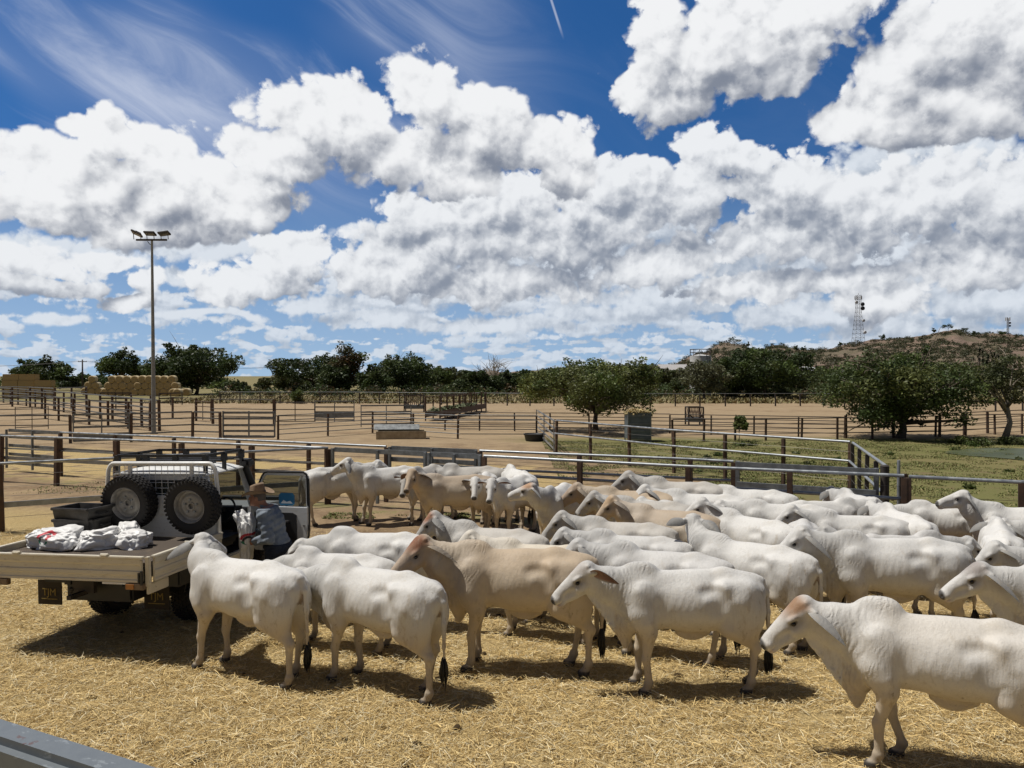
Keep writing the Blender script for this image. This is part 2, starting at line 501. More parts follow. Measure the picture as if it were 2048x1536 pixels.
        for _ in range(smooth_iter):
            acc = np.zeros_like(V); c = np.zeros(len(V), np.float32)
            for a, b in ((0, 1), (1, 2), (2, 3), (3, 0)):
                np.add.at(acc, Q[:, a], V[Q[:, b]]); np.add.at(c, Q[:, a], 1)
                np.add.at(acc, Q[:, b], V[Q[:, a]]); np.add.at(c, Q[:, b], 1)
            V = V * 0.45 + 0.55 * acc / np.maximum(c, 1)[:, None]
        return V.astype(np.float32), Q

def set_color(o, name, cols):
    a = o.data.attributes.new(name, 'FLOAT_COLOR', 'POINT')
    c = np.ones((len(cols), 4), np.float32); c[:, :3] = cols
    a.data.foreach_set('color', c.ravel())
# ================================================================ ground
def make_ground_mat():
    m, nt, bs = mat_new('ground_soil')
    tc = nt.nodes.new('ShaderNodeTexCoord'); o = NX(nt, tc.outputs['Object'])
    x, y, z = separate(nt, o)
    nl = nnoise(nt, o, 0.16, 4.0, 0.6); nm = nnoise(nt, o, 0.9, 5.0, 0.6); ns = nnoise(nt, o, 7.0, 5.0, 0.65); nf = nnoise(nt, o, 45.0, 3.0, 0.7)
    # streaks of lying straw in several directions
    streak = None
    for a, sd_ in ((20, 0.0), (75, 3.0), (130, 7.0)):
        c, s_ = math.cos(R(a)), math.sin(R(a))
        u = x * c + y * s_; v = y * c - x * s_
        n = nnoise(nt, combine(nt, u * 13.0 + ns * 2.0, v * 120.0 + sd_, 0.0), 1.0, 2.0, 0.6, dim='2D')
        streak = n if streak is None else nmath(nt, 'MAXIMUM', streak, n)
    # yard of loose straw, thinner towards its back fence
    pen = y + x * 0.44 - 17.3 + (nl - 0.5) * 3.0
    straw = smooth(nt, pen, -1.5, -5.5, 0.12, 1.0)
    beyond = smooth(nt, nmath(nt, 'ABSOLUTE', y + x * 0.35 - 24.0), 6.5, 2.0) * smooth(nt, x, 3.5, 0.5) * smooth(nt, nm, 0.33, 0.50) * 1.0
    leftyard = smooth(nt, pen, -0.5, 1.0) * smooth(nt, x, -4.0, -8.0) * smooth(nt, y, 34.0, 30.0) * smooth(nt, nm, 0.42, 0.6) * 0.7
    straw = nmath(nt, 'MAXIMUM', nmath(nt, 'MAXIMUM', straw, beyond), leftyard)
    straw = straw * smooth(nt, nm * 0.6 + ns * 0.4 + straw * 0.42, 0.55, 0.80)
    gold = mixc(nt, smooth(nt, streak, 0.46, 0.72), (0.37, 0.265, 0.118), (0.70, 0.545, 0.275))
    gold = mixc(nt, smooth(nt, nm, 0.35, 0.7) * 0.5, gold, (0.50, 0.36, 0.155))
    gold = mixc(nt, smooth(nt, ns, 0.62, 0.74) * 0.55, gold, (0.16, 0.105, 0.048))
    soil = mixc(nt, smooth(nt, nm, 0.3, 0.7), (0.175, 0.120, 0.072), (0.31, 0.225, 0.135))
    soil = mixc(nt, smooth(nt, ns, 0.45, 0.75) * 0.5, soil, (0.40, 0.30, 0.18))
    soil = mixc(nt, smooth(nt, nf, 0.6, 0.8) * 0.5, soil, (0.06, 0.04, 0.025))
    # trampled dark soil of the right hand lane
    dark = smooth(nt, x, -1.0, 2.5) * smooth(nt, y + x * 0.44, 15.8, 17.5) * smooth(nt, y + x * 0.44, 24.5, 21.5)
    soil = mixc(nt, dark * smooth(nt, nm, 0.2, 0.55), soil, (0.105, 0.066, 0.040))
    # pale sandy yards further out
    sand = mixc(nt, nm, (0.245, 0.178, 0.108), (0.39, 0.295, 0.185))
    far = smooth(nt, y + nl * 8.0, 27.0, 48.0)
    soil = mixc(nt, far * smooth(nt, nl, 0.30, 0.5), soil, sand)
    col = mixc(nt, straw, soil, gold)
    # green growth: the paddock on the right, fence lines, the far fields
    gm = smooth(nt, x * 0.8 + y * 0.25 + (nl - 0.5) * 9.0, 9.6, 12.0) * smooth(nt, y, 43.0, 39.0) * smooth(nt, y + x * 0.44, 18.4, 20.0)
    gm2 = smooth(nt, x + (nm - 0.5) * 3.0, 9.3, 10.5) * smooth(nt, y, 40.0, 38.0)
    strip = smooth(nt, nmath(nt, 'ABSOLUTE', y + x * 0.44 - 17.6), 0.9, 0.1) * smooth(nt, nm, 0.48, 0.62) * 0.8
    farg = smooth(nt, y, 92.0, 104.0) * 0.75
    gm = nmath(nt, 'MAXIMUM', nmath(nt, 'MAXIMUM', nmath(nt, 'MAXIMUM', gm, gm2), strip), farg)
    gm = gm * smooth(nt, nm * 0.55 + ns * 0.45, 0.30, 0.50)
    grass = mixc(nt, ns, (0.105, 0.120, 0.034), (0.165, 0.165, 0.062))
    grass = mixc(nt, smooth(nt, nl, 0.45, 0.65) * 0.5, grass, (0.20, 0.16, 0.075))
    col = mixc(nt, gm * 0.88, col, grass)
    plug(nt, col, bs.inputs['Base Color'])
    bs.inputs['Roughness'].default_value = 0.95; bs.inputs['Specular IOR Level'].default_value = 0.1
    b = nt.nodes.new('ShaderNodeBump'); b.inputs['Strength'].default_value = 0.9; b.inputs['Distance'].default_value = 0.03
    plug(nt, streak * straw * 1.2 + ns * 0.9 + nf * 0.35, b.inputs['Height']); nt.links.new(b.outputs[0], bs.inputs['Normal'])
    return m

def graded(lo, mid0, mid1, hi, step, ratio=1.35):
    a = list(np.arange(mid0, mid1 + 1e-6, step)); s_ = step
    while a[-1] < hi: s_ *= ratio; a.append(min(hi, a[-1] + s_))
    s_ = step; b = []
    c = mid0
    while c > lo: s_ *= ratio; c = max(lo, c - s_); b.append(c)
    return np.array(b[::-1] + a)

def make_ground():
    xs = graded(-9000, -14, 14, 9000, 0.35); ys = graded(-400, 2, 24, 12000, 0.35)
    X, Y = np.meshgrid(xs, ys, indexing='ij')
    Z = 0.012 * np.sin(X * 2.1 + 0.7 * Y) * np.sin(Y * 1.7 - 0.4 * X) + 0.008 * np.sin(X * 5.3) * np.sin(Y * 4.7 + X)
    Z *= np.exp(-np.hypot(X, Y - 12) / 30) 
    V = np.stack([X.ravel(), Y.ravel(), Z.ravel()], 1)
    n, mY = len(xs), len(ys)
    i = np.arange(n * mY).reshape(n, mY)
    Q = np.stack([i[:-1, :-1].ravel(), i[1:, :-1].ravel(), i[1:, 1:].ravel(), i[:-1, 1:].ravel()], 1)
    o = obj_from('ground', V, Q, make_ground_mat(), smooth=True)
    tag(o, kind='structure')
make_ground()

def ribbon_mesh(name, P, D, L, W, T, cols, mat, bend=0.0):
    """Many bent blades in one mesh. P roots or centres, D unit direction, T lateral unit direction."""
    n = len(P)
    a = P - D * (L / 2)[:, None]; c = P + D * (L / 2)[:, None]
    up = np.zeros((n, 3)); up[:, 2] = 1
    mid = P + up * (bend * L)[:, None]
    w = T * (W / 2)[:, None]
    V = np.stack([a - w, a + w, mid - w, mid + w, c - w * 0.5, c + w * 0.5], 1).reshape(-1, 3)
    k = np.arange(n)[:, None] * 6
    Q = np.stack([k + np.array([0, 1, 3, 2]), k + np.array([2, 3, 5, 4])], 1).reshape(-1, 4)
    o = obj_from(name, V, Q, mat)
    set_color(o, 'tint', np.repeat(cols, 6, axis=0))
    return o

def tint_mat(name, rough=0.8, trans=0.0):
    m, nt, bs = mat_new(name)
    a = nt.nodes.new('ShaderNodeAttribute'); a.attribute_name = 'tint'
    nt.links.new(a.outputs['Color'], bs.inputs['Base Color'])
    bs.inputs['Roughness'].default_value = rough; bs.inputs['Specular IOR Level'].default_value = 0.2
    return m

def make_straw():
    rs = np.random.RandomState(3)
    n = 420000
    Y = 4.6 + (16.5 - 4.6) * rs.rand(n) ** 1.35
    X = (rs.rand(n) * 2 - 1) * (0.72 * Y + 1.2)
    patch = np.array([mnoise.noise(Vector((x * 1.3, y * 1.3, 0))) + 0.6 * mnoise.noise(Vector((x * 4.1, y * 4.1, 3))) for x, y in zip(X, Y)])
    pen = Y + 0.44 * X
    keep = (pen < 13.2 + 1.2 * rs.randn(n)) & (patch > -0.50 + 0.85 * rs.rand(n) - 0.35)
    X, Y, patch = X[keep], Y[keep], patch[keep]; n = len(X)
    yaw = rs.rand(n) * 2 * np.pi; pit = rs.randn(n) * 0.20
    D = np.stack([np.cos(yaw) * np.cos(pit), np.sin(yaw) * np.cos(pit), np.sin(pit)], 1)
    L = 0.035 + 0.13 * rs.rand(n) ** 1.8; W = 0.0026 + 0.0042 * rs.rand(n) ** 2
    roll = rs.randn(n) * 0.6
    side = np.stack([-np.sin(yaw), np.cos(yaw), np.zeros(n)], 1)
    up = np.cross(D, side)
    T = side * np.cos(roll)[:, None] + up * np.sin(roll)[:, None]
    Z = 0.012 + np.abs(rs.randn(n)) * 0.014 + np.clip(patch, 0, 1) * 0.03 + np.abs(np.sin(pit)) * L / 2
    a, b, c = np.array([0.76, 0.575, 0.265]), np.array([0.50, 0.345, 0.135]), np.array([0.79, 0.69, 0.45])
    t = rs.rand(n, 1); cols = np.where(t < 0.5, a, np.where(t < 0.78, b, c)) * (0.62 + 0.55 * rs.rand(n, 1))
    o = ribbon_mesh('straw', np.stack([X, Y, Z], 1), D, L, W, T, cols, tint_mat('straw_stalk', 0.65), 0.04)
    tag(o, kind='stuff')
make_straw()

def make_dung():
    """Dark lumps trodden into the straw."""
    rs = random.Random(5); m = MB()
    for i in range(80):
        y = 5.2 + 9 * rs.random() ** 1.3; x = (rs.random() * 2 - 1) * (0.70 * y)
        r = rs.uniform(0.02, 0.06)
        b = len(m.v)
        for ring, (rr, zz) in enumerate(((1.0, 0.0), (0.8, 0.45), (0.4, 0.7))):
            for k in range(7):
                a = 6.283 * k / 7; q = r * rr * rs.uniform(0.7, 1.25)
                m.v.append((x + math.cos(a) * q, y + math.sin(a) * q * rs.uniform(0.8, 1.1), 0.012 + zz * r * 0.8))
        for ring in range(2):
            for k in range(7):
                k2 = (k + 1) % 7; m.f.append((b + ring * 7 + k, b + ring * 7 + k2, b + ring * 7 + 7 + k2, b + ring * 7 + 7 + k)); m.m.append(0)
        m.f.append(tuple(b + 14 + k for k in range(7))); m.m.append(0)
    o = m.build('dung_and_dirt', make_simple('dung', (0.055, 0.038, 0.02), 0.95, spec=0.1), smooth=True)
    tag(o, kind='stuff')
make_dung()

def grass_patch(name, areas, n, hgt, cols, seed, wid=0.02, thin=-0.28):
    rs = np.random.RandomState(seed)
    X = []; Y = []
    for (x0, x1, y0, y1, w) in areas:
        k = int(n * w); X.append(x0 + (x1 - x0) * rs.rand(k)); Y.append(y0 + (y1 - y0) * rs.rand(k))
    X = np.concatenate(X); Y = np.concatenate(Y)
    patch = np.array([mnoise.noise(Vector((x * 0.55, y * 0.55, seed))) + 0.7 * mnoise.noise(Vector((x * 1.9, y * 1.9, seed + 3))) for x, y in zip(X, Y)])
    keep = patch > thin + 0.25 * rs.rand(len(X))
    X, Y, patch = X[keep], Y[keep], patch[keep]; k = len(X)
    yaw = rs.rand(k) * 6.283; lean = 0.5 + 0.5 * rs.rand(k)
    D = np.stack([np.cos(yaw) * np.cos(lean), np.sin(yaw) * np.cos(lean), np.sin(lean)], 1)
    L = hgt * (0.5 + 0.9 * rs.rand(k)) * (0.6 + np.clip(patch, 0, 1)); W = wid * (0.6 + rs.rand(k))
    T = np.stack([-np.sin(yaw), np.cos(yaw), np.zeros(k)], 1)
    P = np.stack([X, Y, np.zeros(k)], 1) + D * (L / 2)[:, None]
    c = np.array(cols); cc = c[rs.randint(0, len(c), k)] * (0.7 + 0.6 * rs.rand(k, 1))
    o = ribbon_mesh(name, P, D, L, W, T, cc, tint_mat(name + '_blades', 0.7), 0.06)
    tag(o, kind='stuff')
GREENS = [(0.11, 0.135, 0.038), (0.14, 0.16, 0.048), (0.19, 0.18, 0.07), (0.25, 0.21, 0.10)]
grass_patch('grass', [(9.6, 30, 14.5, 40, 0.62), (1.5, 11, 25, 39, 0.22), (-4.4, -1.0, 17.7, 18.5, 0.008), (-14, -7, 21.5, 24.0, 0.006), (6, 10, 20.5, 27, 0.09)], 330000, 0.05, GREENS, 11, 0.022)
grass_patch('dry_grass', [(-45, 75, 92, 122, 1.0)], 60000, 0.5, [(0.20, 0.16, 0.075), (0.14, 0.13, 0.05), (0.26, 0.21, 0.11)], 12, 0.14)

def make_pond():
    P = [gp(1890, 906), gp(1925, 900), gp(1990, 897), gp(2060, 899), gp(2140, 905), gp(2150, 926), gp(2048, 921), gp(1985, 916), gp(1930, 912)]
    pts = []
    n = len(P)
    for i in range(n):
        p0, p1, p2, p3 = P[i - 1], P[i], P[(i + 1) % n], P[(i + 2) % n]
        for k in range(6):
            t = k / 6
            v = 0.5 * ((2 * p1) + (p2 - p0) * t + (2 * p0 - 5 * p1 + 4 * p2 - p3) * t * t + (3 * p1 - p0 - 3 * p2 + p3) * t ** 3)
            pts.append((v.x, v.y, 0.03))
    m, nt, bs = mat_new('pond_water')
    tc = nt.nodes.new('ShaderNodeTexCoord')
    nn = nnoise(nt, NX(nt, tc.outputs['Object']), 0.7, 4.0, 0.6)
    plug(nt, mixc(nt, smooth(nt, nn, 0.4, 0.6), (0.085, 0.10, 0.042), (0.055, 0.068, 0.026)), bs.inputs['Base Color'])
    bs.inputs['Roughness'].default_value = 0.40
    o = obj_from('pond_water', pts, [tuple(range(len(pts)))], m)
    tag(o, kind='structure')
make_pond()

# ================================================================ hills
def ridge(px):
    """Crest height above the horizon, in pixels of the photograph."""
    pts = [(900, 6), (1050, 8), (1100, 14), (1180, 16), (1260, 18), (1330, 18), (1400, 42), (1445, 62), (1480, 60), (1510, 48), (1560, 60), (1600, 50), (1650, 55), (1700, 64), (1760, 74), (1810, 78), (1850, 82), (1885, 90), (1910, 94), (1940, 84), (1975, 82), (2010, 84), (2060, 80), (2160, 84), (2300, 70), (2500, 76), (2800, 40)]
    for (a, b), (c, d) in zip(pts, pts[1:]):
        if a <= px <= c: t = (px - a) / (c - a); t = t * t * (3 - 2 * t); return b + (d - b) * t
    return 0.0
HILL_D = 620.0
def hill_h(px, Y):
    crest = 3.3 + ridge(px) * HILL_D / F_PX
    t = max(0.0, min(1.0, (Y - 250.0) / (HILL_D - 250.0)))
    x = (px - 1024) / F_PX * Y
    s_ = t ** 1.25
    n = mnoise.fractal(Vector((x * 0.014, Y * 0.014, 0)), 0.7, 2.0, 5) * 5.5 * t * (1 - 0.55 * t) + mnoise.fractal(Vector((x * 0.05, Y * 0.05, 5)), 0.8, 2.0, 4) * 1.3 * t
    back = 1.0 if Y <= HILL_D else max(0.0, 1 - (Y - HILL_D) / 500.0)
    return (crest * s_ + n) * back * (1 if px > 950 else max(0, (px - 880) / 70))

def make_hill():
    pxs = np.arange(880, 2800, 8.0); Ys = np.concatenate([np.arange(240, 660, 7.0), np.arange(680, 1150, 40.0)])
    V = []
    for px in pxs:
        for Y in Ys: V.append(((px - 1024) / F_PX * Y, Y, hill_h(px, Y) - 0.3))
    n, k = len(pxs), len(Ys)
    i = np.arange(n * k).reshape(n, k)
    Q = np.stack([i[:-1, :-1].ravel(), i[1:, :-1].ravel(), i[1:, 1:].ravel(), i[:-1, 1:].ravel()], 1)
    m, nt, bs = mat_new('hill_earth')
    tc = nt.nodes.new('ShaderNodeTexCoord'); o = NX(nt, tc.outputs['Object'])
    n1 = nnoise(nt, o, 0.03, 6.0, 0.65); n2 = nnoise(nt, o, 0.22, 5.0, 0.7); n3 = nnoise(nt, o, 0.7, 3.0, 0.6)
    c = mixc(nt, n2, (0.150, 0.098, 0.073), (0.265, 0.180, 0.135))
    c = mixc(nt, smooth(nt, n1, 0.40, 0.58) * 0.6, c, (0.095, 0.09, 0.042))
    c = mixc(nt, smooth(nt, n3, 0.53, 0.64) * 0.85, c, (0.045, 0.05, 0.022))
    plug(nt, c, bs.inputs['Base Color']); bs.inputs['Roughness'].default_value = 0.95
    bm_ = nt.nodes.new('ShaderNodeBump'); bm_.inputs['Distance'].default_value = 2.0; bm_.inputs['Strength'].default_value = 0.7
    plug(nt, n2, bm_.inputs['Height']); nt.links.new(bm_.outputs[0], bs.inputs['Normal'])
    ob = obj_from('hills', V, Q, m, smooth=True); tag(ob, kind='structure')
make_hill()

# ================================================================ trees and scrub
def leaf_mat(name, trans=0.25):
    m, nt, bs = mat_new(name)
    a = nt.nodes.new('ShaderNodeAttribute'); a.attribute_name = 'tint'
    g = nt.nodes.new('ShaderNodeNewGeometry')
    f = smooth(nt, NX(nt, g.outputs['Random Per Island']), 0.0, 1.0, 0.62, 1.4, 'LINEAR')
    c = vmath(nt, 'SCALE', NX(nt, a.outputs['Color'])); plug(nt, f, c.s.node.inputs['Scale'])
    plug(nt, c, bs.inputs['Base Color'])
    bs.inputs['Roughness'].default_value = 0.55; bs.inputs['Specular IOR Level'].default_value = 0.3
    tr = nt.nodes.new('ShaderNodeBsdfTranslucent'); plug(nt, c, tr.inputs['Color'])
    mx = nt.nodes.new('ShaderNodeMixShader'); mx.inputs[0].default_value = trans
    nt.links.new(bs.outputs[0], mx.inputs[1]); nt.links.new(tr.outputs[0], mx.inputs[2])
    nt.links.new(mx.outputs[0], nt.nodes['Material Output'].inputs[0])
    return m
LEAF = leaf_mat('foliage')
def make_bark():
    m, nt, bs = mat_new('bark')
    tc = nt.nodes.new('ShaderNodeTexCoord'); o = NX(nt, tc.outputs['Object'])
    n1 = nnoise(nt, vmath(nt, 'MULTIPLY', o, (6.0, 6.0, 1.5)), 2.0, 5.0, 0.65)
    plug(nt, mixc(nt, n1, (0.05, 0.038, 0.028), (0.20, 0.16, 0.12)), bs.inputs['Base Color']); bs.inputs['Roughness'].default_value = 0.9
    return m
BARK = make_bark()
BARK_PALE = make_simple('pale_bark', (0.30, 0.26, 0.21), 0.85, spec=0.2)

def leaf_cloud(clumps, per, size, tints, rs, flat=0.75):
    """Leaf faces scattered through a list of clumps (centre, radius)."""
    P = []; C = []
    tot = sum(r ** 2 for _, r in clumps)
    for (c, r) in clumps:
        k = max(6, int(per * r ** 2 / tot))
        d = rs.randn(k, 3); d /= np.linalg.norm(d, axis=1)[:, None]
        rad = r * (0.35 + 0.75 * rs.rand(k) ** 0.6)
        P.append(np.array(c) + d * rad[:, None] * np.array([1, 1, flat]))
        t = np.array(tints[rs.randint(len(tints))]) * (0.75 + 0.5 * rs.rand())
        C.append(np.tile(t, (k, 1)))
    P = np.concatenate(P); C = np.concatenate(C); n = len(P)
    a = rs.randn(n, 3); a[:, 2] *= 0.6; a /= np.linalg.norm(a, axis=1)[:, None]
    b = np.cross(a, rs.randn(n, 3)); b /= np.linalg.norm(b, axis=1)[:, None] + 1e-9
    L = size * (0.6 + 0.9 * rs.rand(n)); W = L * (0.35 + 0.25 * rs.rand(n))
    A = a * (L / 2)[:, None]; B = b * (W / 2)[:, None]
    V = np.stack([P - A, P + B, P + A, P - B], 1).reshape(-1, 3)
    Q = np.arange(4 * n).reshape(n, 4)
    return V, Q, np.repeat(C, 4, axis=0)

def tree(name, base, height, width, label, cat='tree', group=None, n_leaf=6000, leaf=0.35, clear=0.15, n_clump=26, tints=((0.045, 0.065, 0.02),), seed=1,
         flat=0.65, trunk_r=None, dome=1.0, forks=5, bark=None, depth=None, gap=1.0, lean=0.0, bare=False):
    rs = np.random.RandomState(seed); base = Vector(base)
    root = empty(name, base, 0, label, cat, group)
    h0 = height * clear; ch = height - h0; rx = width / 2; ry = (depth or width) / 2
    clumps = []
    for i in range(n_clump):
        for _ in range(50):
            u, v, w = rs.rand(3) * 2 - 1
            if u * u + v * v + (w * dome) ** 2 <= 1.0 and (u * u + v * v + w * w) > 0.12: break
        r = (0.16 + 0.12 * rs.rand()) * min(width, height * 1.2) * gap
        wz = (w + 1) / 2
        # crowns narrow towards the top
        k = 1.0 - 0.35 * max(0, wz - 0.45)
        clumps.append(((u * (rx - r * 0.6) * k + lean * wz * height, v * (ry - r * 0.6) * k, h0 + r * 0.45 + wz * max(0.05, ch - r * 1.15)), r * (0.75 + 0.4 * (1 - abs(w)))))
    for i in range(n_clump // 2):                       # ragged sprays standing out of the outline
        c, r = clumps[rs.randint(n_clump)]
        d = np.array(c) - np.array([0, 0, h0 + ch * 0.4]); d = d / (np.linalg.norm(d) + 1e-6)
        p = np.array(c) + d * r * 0.95
        p[2] = min(max(p[2], h0 * 0.8 + 0.2), height)
        clumps.append((tuple(p), r * 0.42))
    tr = trunk_r or height * 0.028
    mb = MB()
    top = Vector((lean * height * 0.3 + rs.randn() * 0.02 * height, rs.randn() * 0.02 * height, h0 + ch * 0.22))
    mb.tube([Vector((0, 0, -0.1)), Vector((rs.randn() * tr, rs.randn() * tr, top.z * 0.35)), Vector((top.x * 0.7, top.y * 0.7, top.z * 0.7)), top], [tr * 1.5, tr, tr * 0.85, tr * 0.7], 8)
    pick = rs.permutation(len(clumps))[:max(forks, n_clump // 2 if not bare else n_clump * 2)]
    for i in pick:
        c = Vector(clumps[i][0]); s_ = Vector((top.x * 0.6, top.y * 0.6, top.z * (0.55 + 0.45 * rs.rand())))
        md = s_.lerp(c, 0.5) + Vector((rs.randn() * 0.05, rs.randn() * 0.05, 0.06 * height * rs.rand()))
        k = 0.45 + 0.2 * rs.rand()
        mb.tube([s_, md, c], [tr * k, tr * k * 0.6, tr * 0.12], 6)
        for _ in range(5 if bare else 2):
            e = c + Vector(tuple(rs.randn(3))) * clumps[i][1] * 0.9; e.z = max(e.z, h0 * 0.6)
            mb.tube([md.lerp(c, 0.4 + 0.5 * rs.rand()), e.lerp(c, 0.4), e], [tr * 0.22, tr * 0.13, tr * 0.04], 4)
    mb.build('trunk', bark or BARK, root, smooth=True)
    if not bare:
        V, Q, C = leaf_cloud(clumps, n_leaf, leaf, tints, rs, flat)
        V[:, 2] = np.maximum(V[:, 2], 0.02)
        o = obj_from('crown', V, Q, LEAF, root); set_color(o, 'tint', C)
    return root

DK = ((0.036, 0.056, 0.018), (0.050, 0.074, 0.022), (0.070, 0.092, 0.030))
MG = ((0.070, 0.100, 0.026), (0.095, 0.125, 0.034), (0.120, 0.135, 0.045))
OL = ((0.080, 0.090, 0.035), (0.105, 0.105, 0.045), (0.060, 0.075, 0.028))
RB = ((0.105, 0.062, 0.026), (0.085, 0.070, 0.026), (0.060, 0.060, 0.022))
def base_at(px, Y): return Vector(((px - 1024) / F_PX * Y, Y, 0))
def px_tree(name, px, py_top, w_px, Y, label, **k):
    h = CAM_H + (HZ - py_top) * Y / F_PX
    return tree(name, base_at(px, Y), h * 1.10, w_px * 1.10 * Y / F_PX, label, **k)

px_tree('shade_tree', 1192, 718, 275, 46, 'spreading green tree with forked trunk in the middle of the yards', n_leaf=26000, leaf=0.17, clear=0.15, n_clump=60, tints=MG + ((0.14, 0.165, 0.045),), seed=4, trunk_r=0.14, flat=0.7, forks=10, gap=0.62, dome=0.85)
px_tree('shade_tree', 1800, 702, 285, 41, 'large dense tree right of the middle whose branches hang to the rails', n_leaf=28000, leaf=0.17, clear=0.05, n_clump=70, tints=DK[1:] + MG, seed=8, trunk_r=0.2, flat=0.75, gap=0.62)
px_tree('gum_tree', 2010, 712, 150, 41, 'thin tree with pale bare lower trunk at the right edge', n_leaf=7000, leaf=0.15, clear=0.34, n_clump=24, tints=OL, seed=9, bark=BARK_PALE, trunk_r=0.13, gap=0.6)
px_tree('shade_tree', 1528, 694, 222, 112, 'dense dark green tree beside the white tank', n_leaf=18000, leaf=0.42, clear=0.03, n_clump=46, tints=DK + (MG[0],), seed=12, gap=0.8, dome=0.75)
px_tree('wattle_tree', 1408, 716, 92, 104, 'pale grey green tree growing in front of the white tank', n_leaf=5200, leaf=0.34, clear=0.08, n_clump=30, tints=((0.15, 0.155, 0.085), (0.12, 0.125, 0.065)), seed=13, gap=0.62)
px_tree('shade_tree', 392, 690, 186, 138, 'broad dark tree behind the right end of the round bales', n_leaf=16000, leaf=0.52, clear=0.06, n_clump=50, tints=DK, seed=14, gap=0.75)
px_tree('shade_tree', 240, 700, 84, 165, 'tall tree showing above the middle of the round bales', n_leaf=6000, leaf=0.55, clear=0.12, n_clump=28, tints=DK + (MG[0],), seed=15, gap=0.72)
px_tree('shade_tree', 290, 726, 70, 170, 'low tree behind the bales beside the light pole', n_leaf=4000, leaf=0.55, clear=0.08, n_clump=20, tints=MG[:2], seed=16, gap=0.75)
px_tree('shade_tree', 85, 718, 104, 175, 'rounded green tree behind the square bales', n_leaf=6000, leaf=0.6, clear=0.1, n_clump=28, tints=DK[1:] + MG[:1], seed=17, gap=0.75)
px_tree('shade_tree', 165, 745, 90, 178, 'low green bush between the square bales and the round bales', n_leaf=4000, leaf=0.5, clear=0.02, n_clump=22, tints=DK + MG[:1], seed=117, gap=0.75)
px_tree('flat_topped_tree', 628, 708, 165, 140, 'flat topped spreading tree left of the tall rusty tree', n_leaf=9000, leaf=0.45, clear=0.20, n_clump=40, tints=DK, seed=18, gap=0.62, dome=1.25)
px_tree('gum_tree', 700, 684, 66, 132, 'tall tree with rusty brown upper leaves', n_leaf=7000, leaf=0.38, clear=0.12, n_clump=30, tints=RB + MG[:1], seed=19, gap=0.95)
px_tree('shade_tree', 808, 712, 128, 136, 'dark bushy tree right of the tall rusty tree', n_leaf=10000, leaf=0.46, clear=0.05, n_clump=36, tints=DK + MG[:1], seed=20, gap=0.8)
px_tree('shade_tree', 962, 740, 92, 122, 'low dark tree in front of the leafless tree', n_leaf=7000, leaf=0.4, clear=0.04, n_clump=30, tints=DK, seed=21, gap=0.8)
px_tree('bare_tree', 990, 714, 62, 160, 'leafless grey tree rising above the tree line', n_leaf=0, clear=0.2, n_clump=26, seed=22, bare=True, bark=BARK_PALE, trunk_r=0.2)
px_tree('shade_tree', 905, 733, 60, 190, 'pale tree far behind the middle fence', n_leaf=3500, leaf=0.6, clear=0.1, n_clump=20, tints=OL, seed=23, gap=0.8)
px_tree('shade_tree', 1058, 738, 80, 180, 'mid green tree left of the spreading yard tree', n_leaf=5000, leaf=0.55, clear=0.05, n_clump=26, tints=DK[1:] + MG[:1], seed=24, gap=0.85)
px_tree('shade_tree', 1325, 738, 120, 150, 'olive tree between the spreading yard tree and the tank', n_leaf=7000, leaf=0.48, clear=0.05, n_clump=32, tints=OL + MG[:1], seed=25, gap=0.8)
px_tree('shade_tree', 1650, 742, 90, 190, 'small tree between the dark tree and the hanging tree', n_leaf=4500, leaf=0.6, clear=0.04, n_clump=24, tints=DK[1:] + OL[:1], seed=26, gap=0.85)
px_tree('shade_tree', 540, 752, 60, 160, 'small bush left of the flat topped tree', n_leaf=2600, leaf=0.5, clear=0.02, n_clump=16, tints=OL, seed=27, gap=0.85)
for px, top, w_, Y, tt, sd_, lab in ((572, 742, 66, 150, OL, 201, 'olive tree at the left foot of the flat topped tree'), (665, 728, 70, 128, DK, 202, 'dark low tree between the flat topped tree and the rusty tree'), (748, 734, 66, 126, DK, 203, 'dark tree just right of the rusty tree'),
        (862, 736, 78, 150, MG[:2], 204, 'green tree right of the dark bushy tree'), (1018, 744, 70, 142, DK, 205, 'dark tree to the right below the leafless tree'), (1098, 742, 84, 140, DK[1:] + OL[:1], 206, 'dark olive tree partly behind the spreading yard tree on its left'),
        (1278, 742, 84, 140, MG[:2], 207, 'green tree partly behind the spreading yard tree on its right'), (480, 764, 46, 150, OL, 208, 'small olive tree in the gap right of the broad dark tree'), (1368, 752, 60, 126, MG[:1] + OL, 209, 'green bushy tree against the left side of the white tank'),
        (1455, 715, 90, 116, DK, 210, 'dark tree touching the right side of the white tank'), (1950, 738, 90, 150, DK + OL, 211, 'dark tree far behind the hanging tree on its right'), (2045, 735, 100, 140, OL, 212, 'olive tree behind the thin tree at the right edge')):
    px_tree('shade_tree', px, top, w_, Y, lab, n_leaf=6500, leaf=0.46, clear=0.03, n_clump=30, tints=tt, seed=sd_, gap=0.85)
tree('round_bush', base_at(594, 92), 2.0, 1.9, 'small round green bush on the far fence line', 'bush', n_leaf=1400, leaf=0.22, clear=0.0, n_clump=12, tints=MG, seed=28, gap=1.0)
tree('sapling', gp(1478, 884), 1.55, 1.0, 'leafy young sapling behind the diagonal fence', 'sapling', n_leaf=420, leaf=0.2, clear=0.35, n_clump=9, tints=MG, seed=29, trunk_r=0.02, gap=0.7)
for i in range(6):
    px_tree('pine_tree', 1959 + i * 8, 702 - 2 * (i % 3), 9, 300, 'dark narrow pine in the row below the hill', group='row of pines below the hill', n_leaf=900, leaf=0.5, clear=0.02, n_clump=12, tints=((0.02, 0.03, 0.012),), seed=40 + i, gap=0.45, flat=2.0)

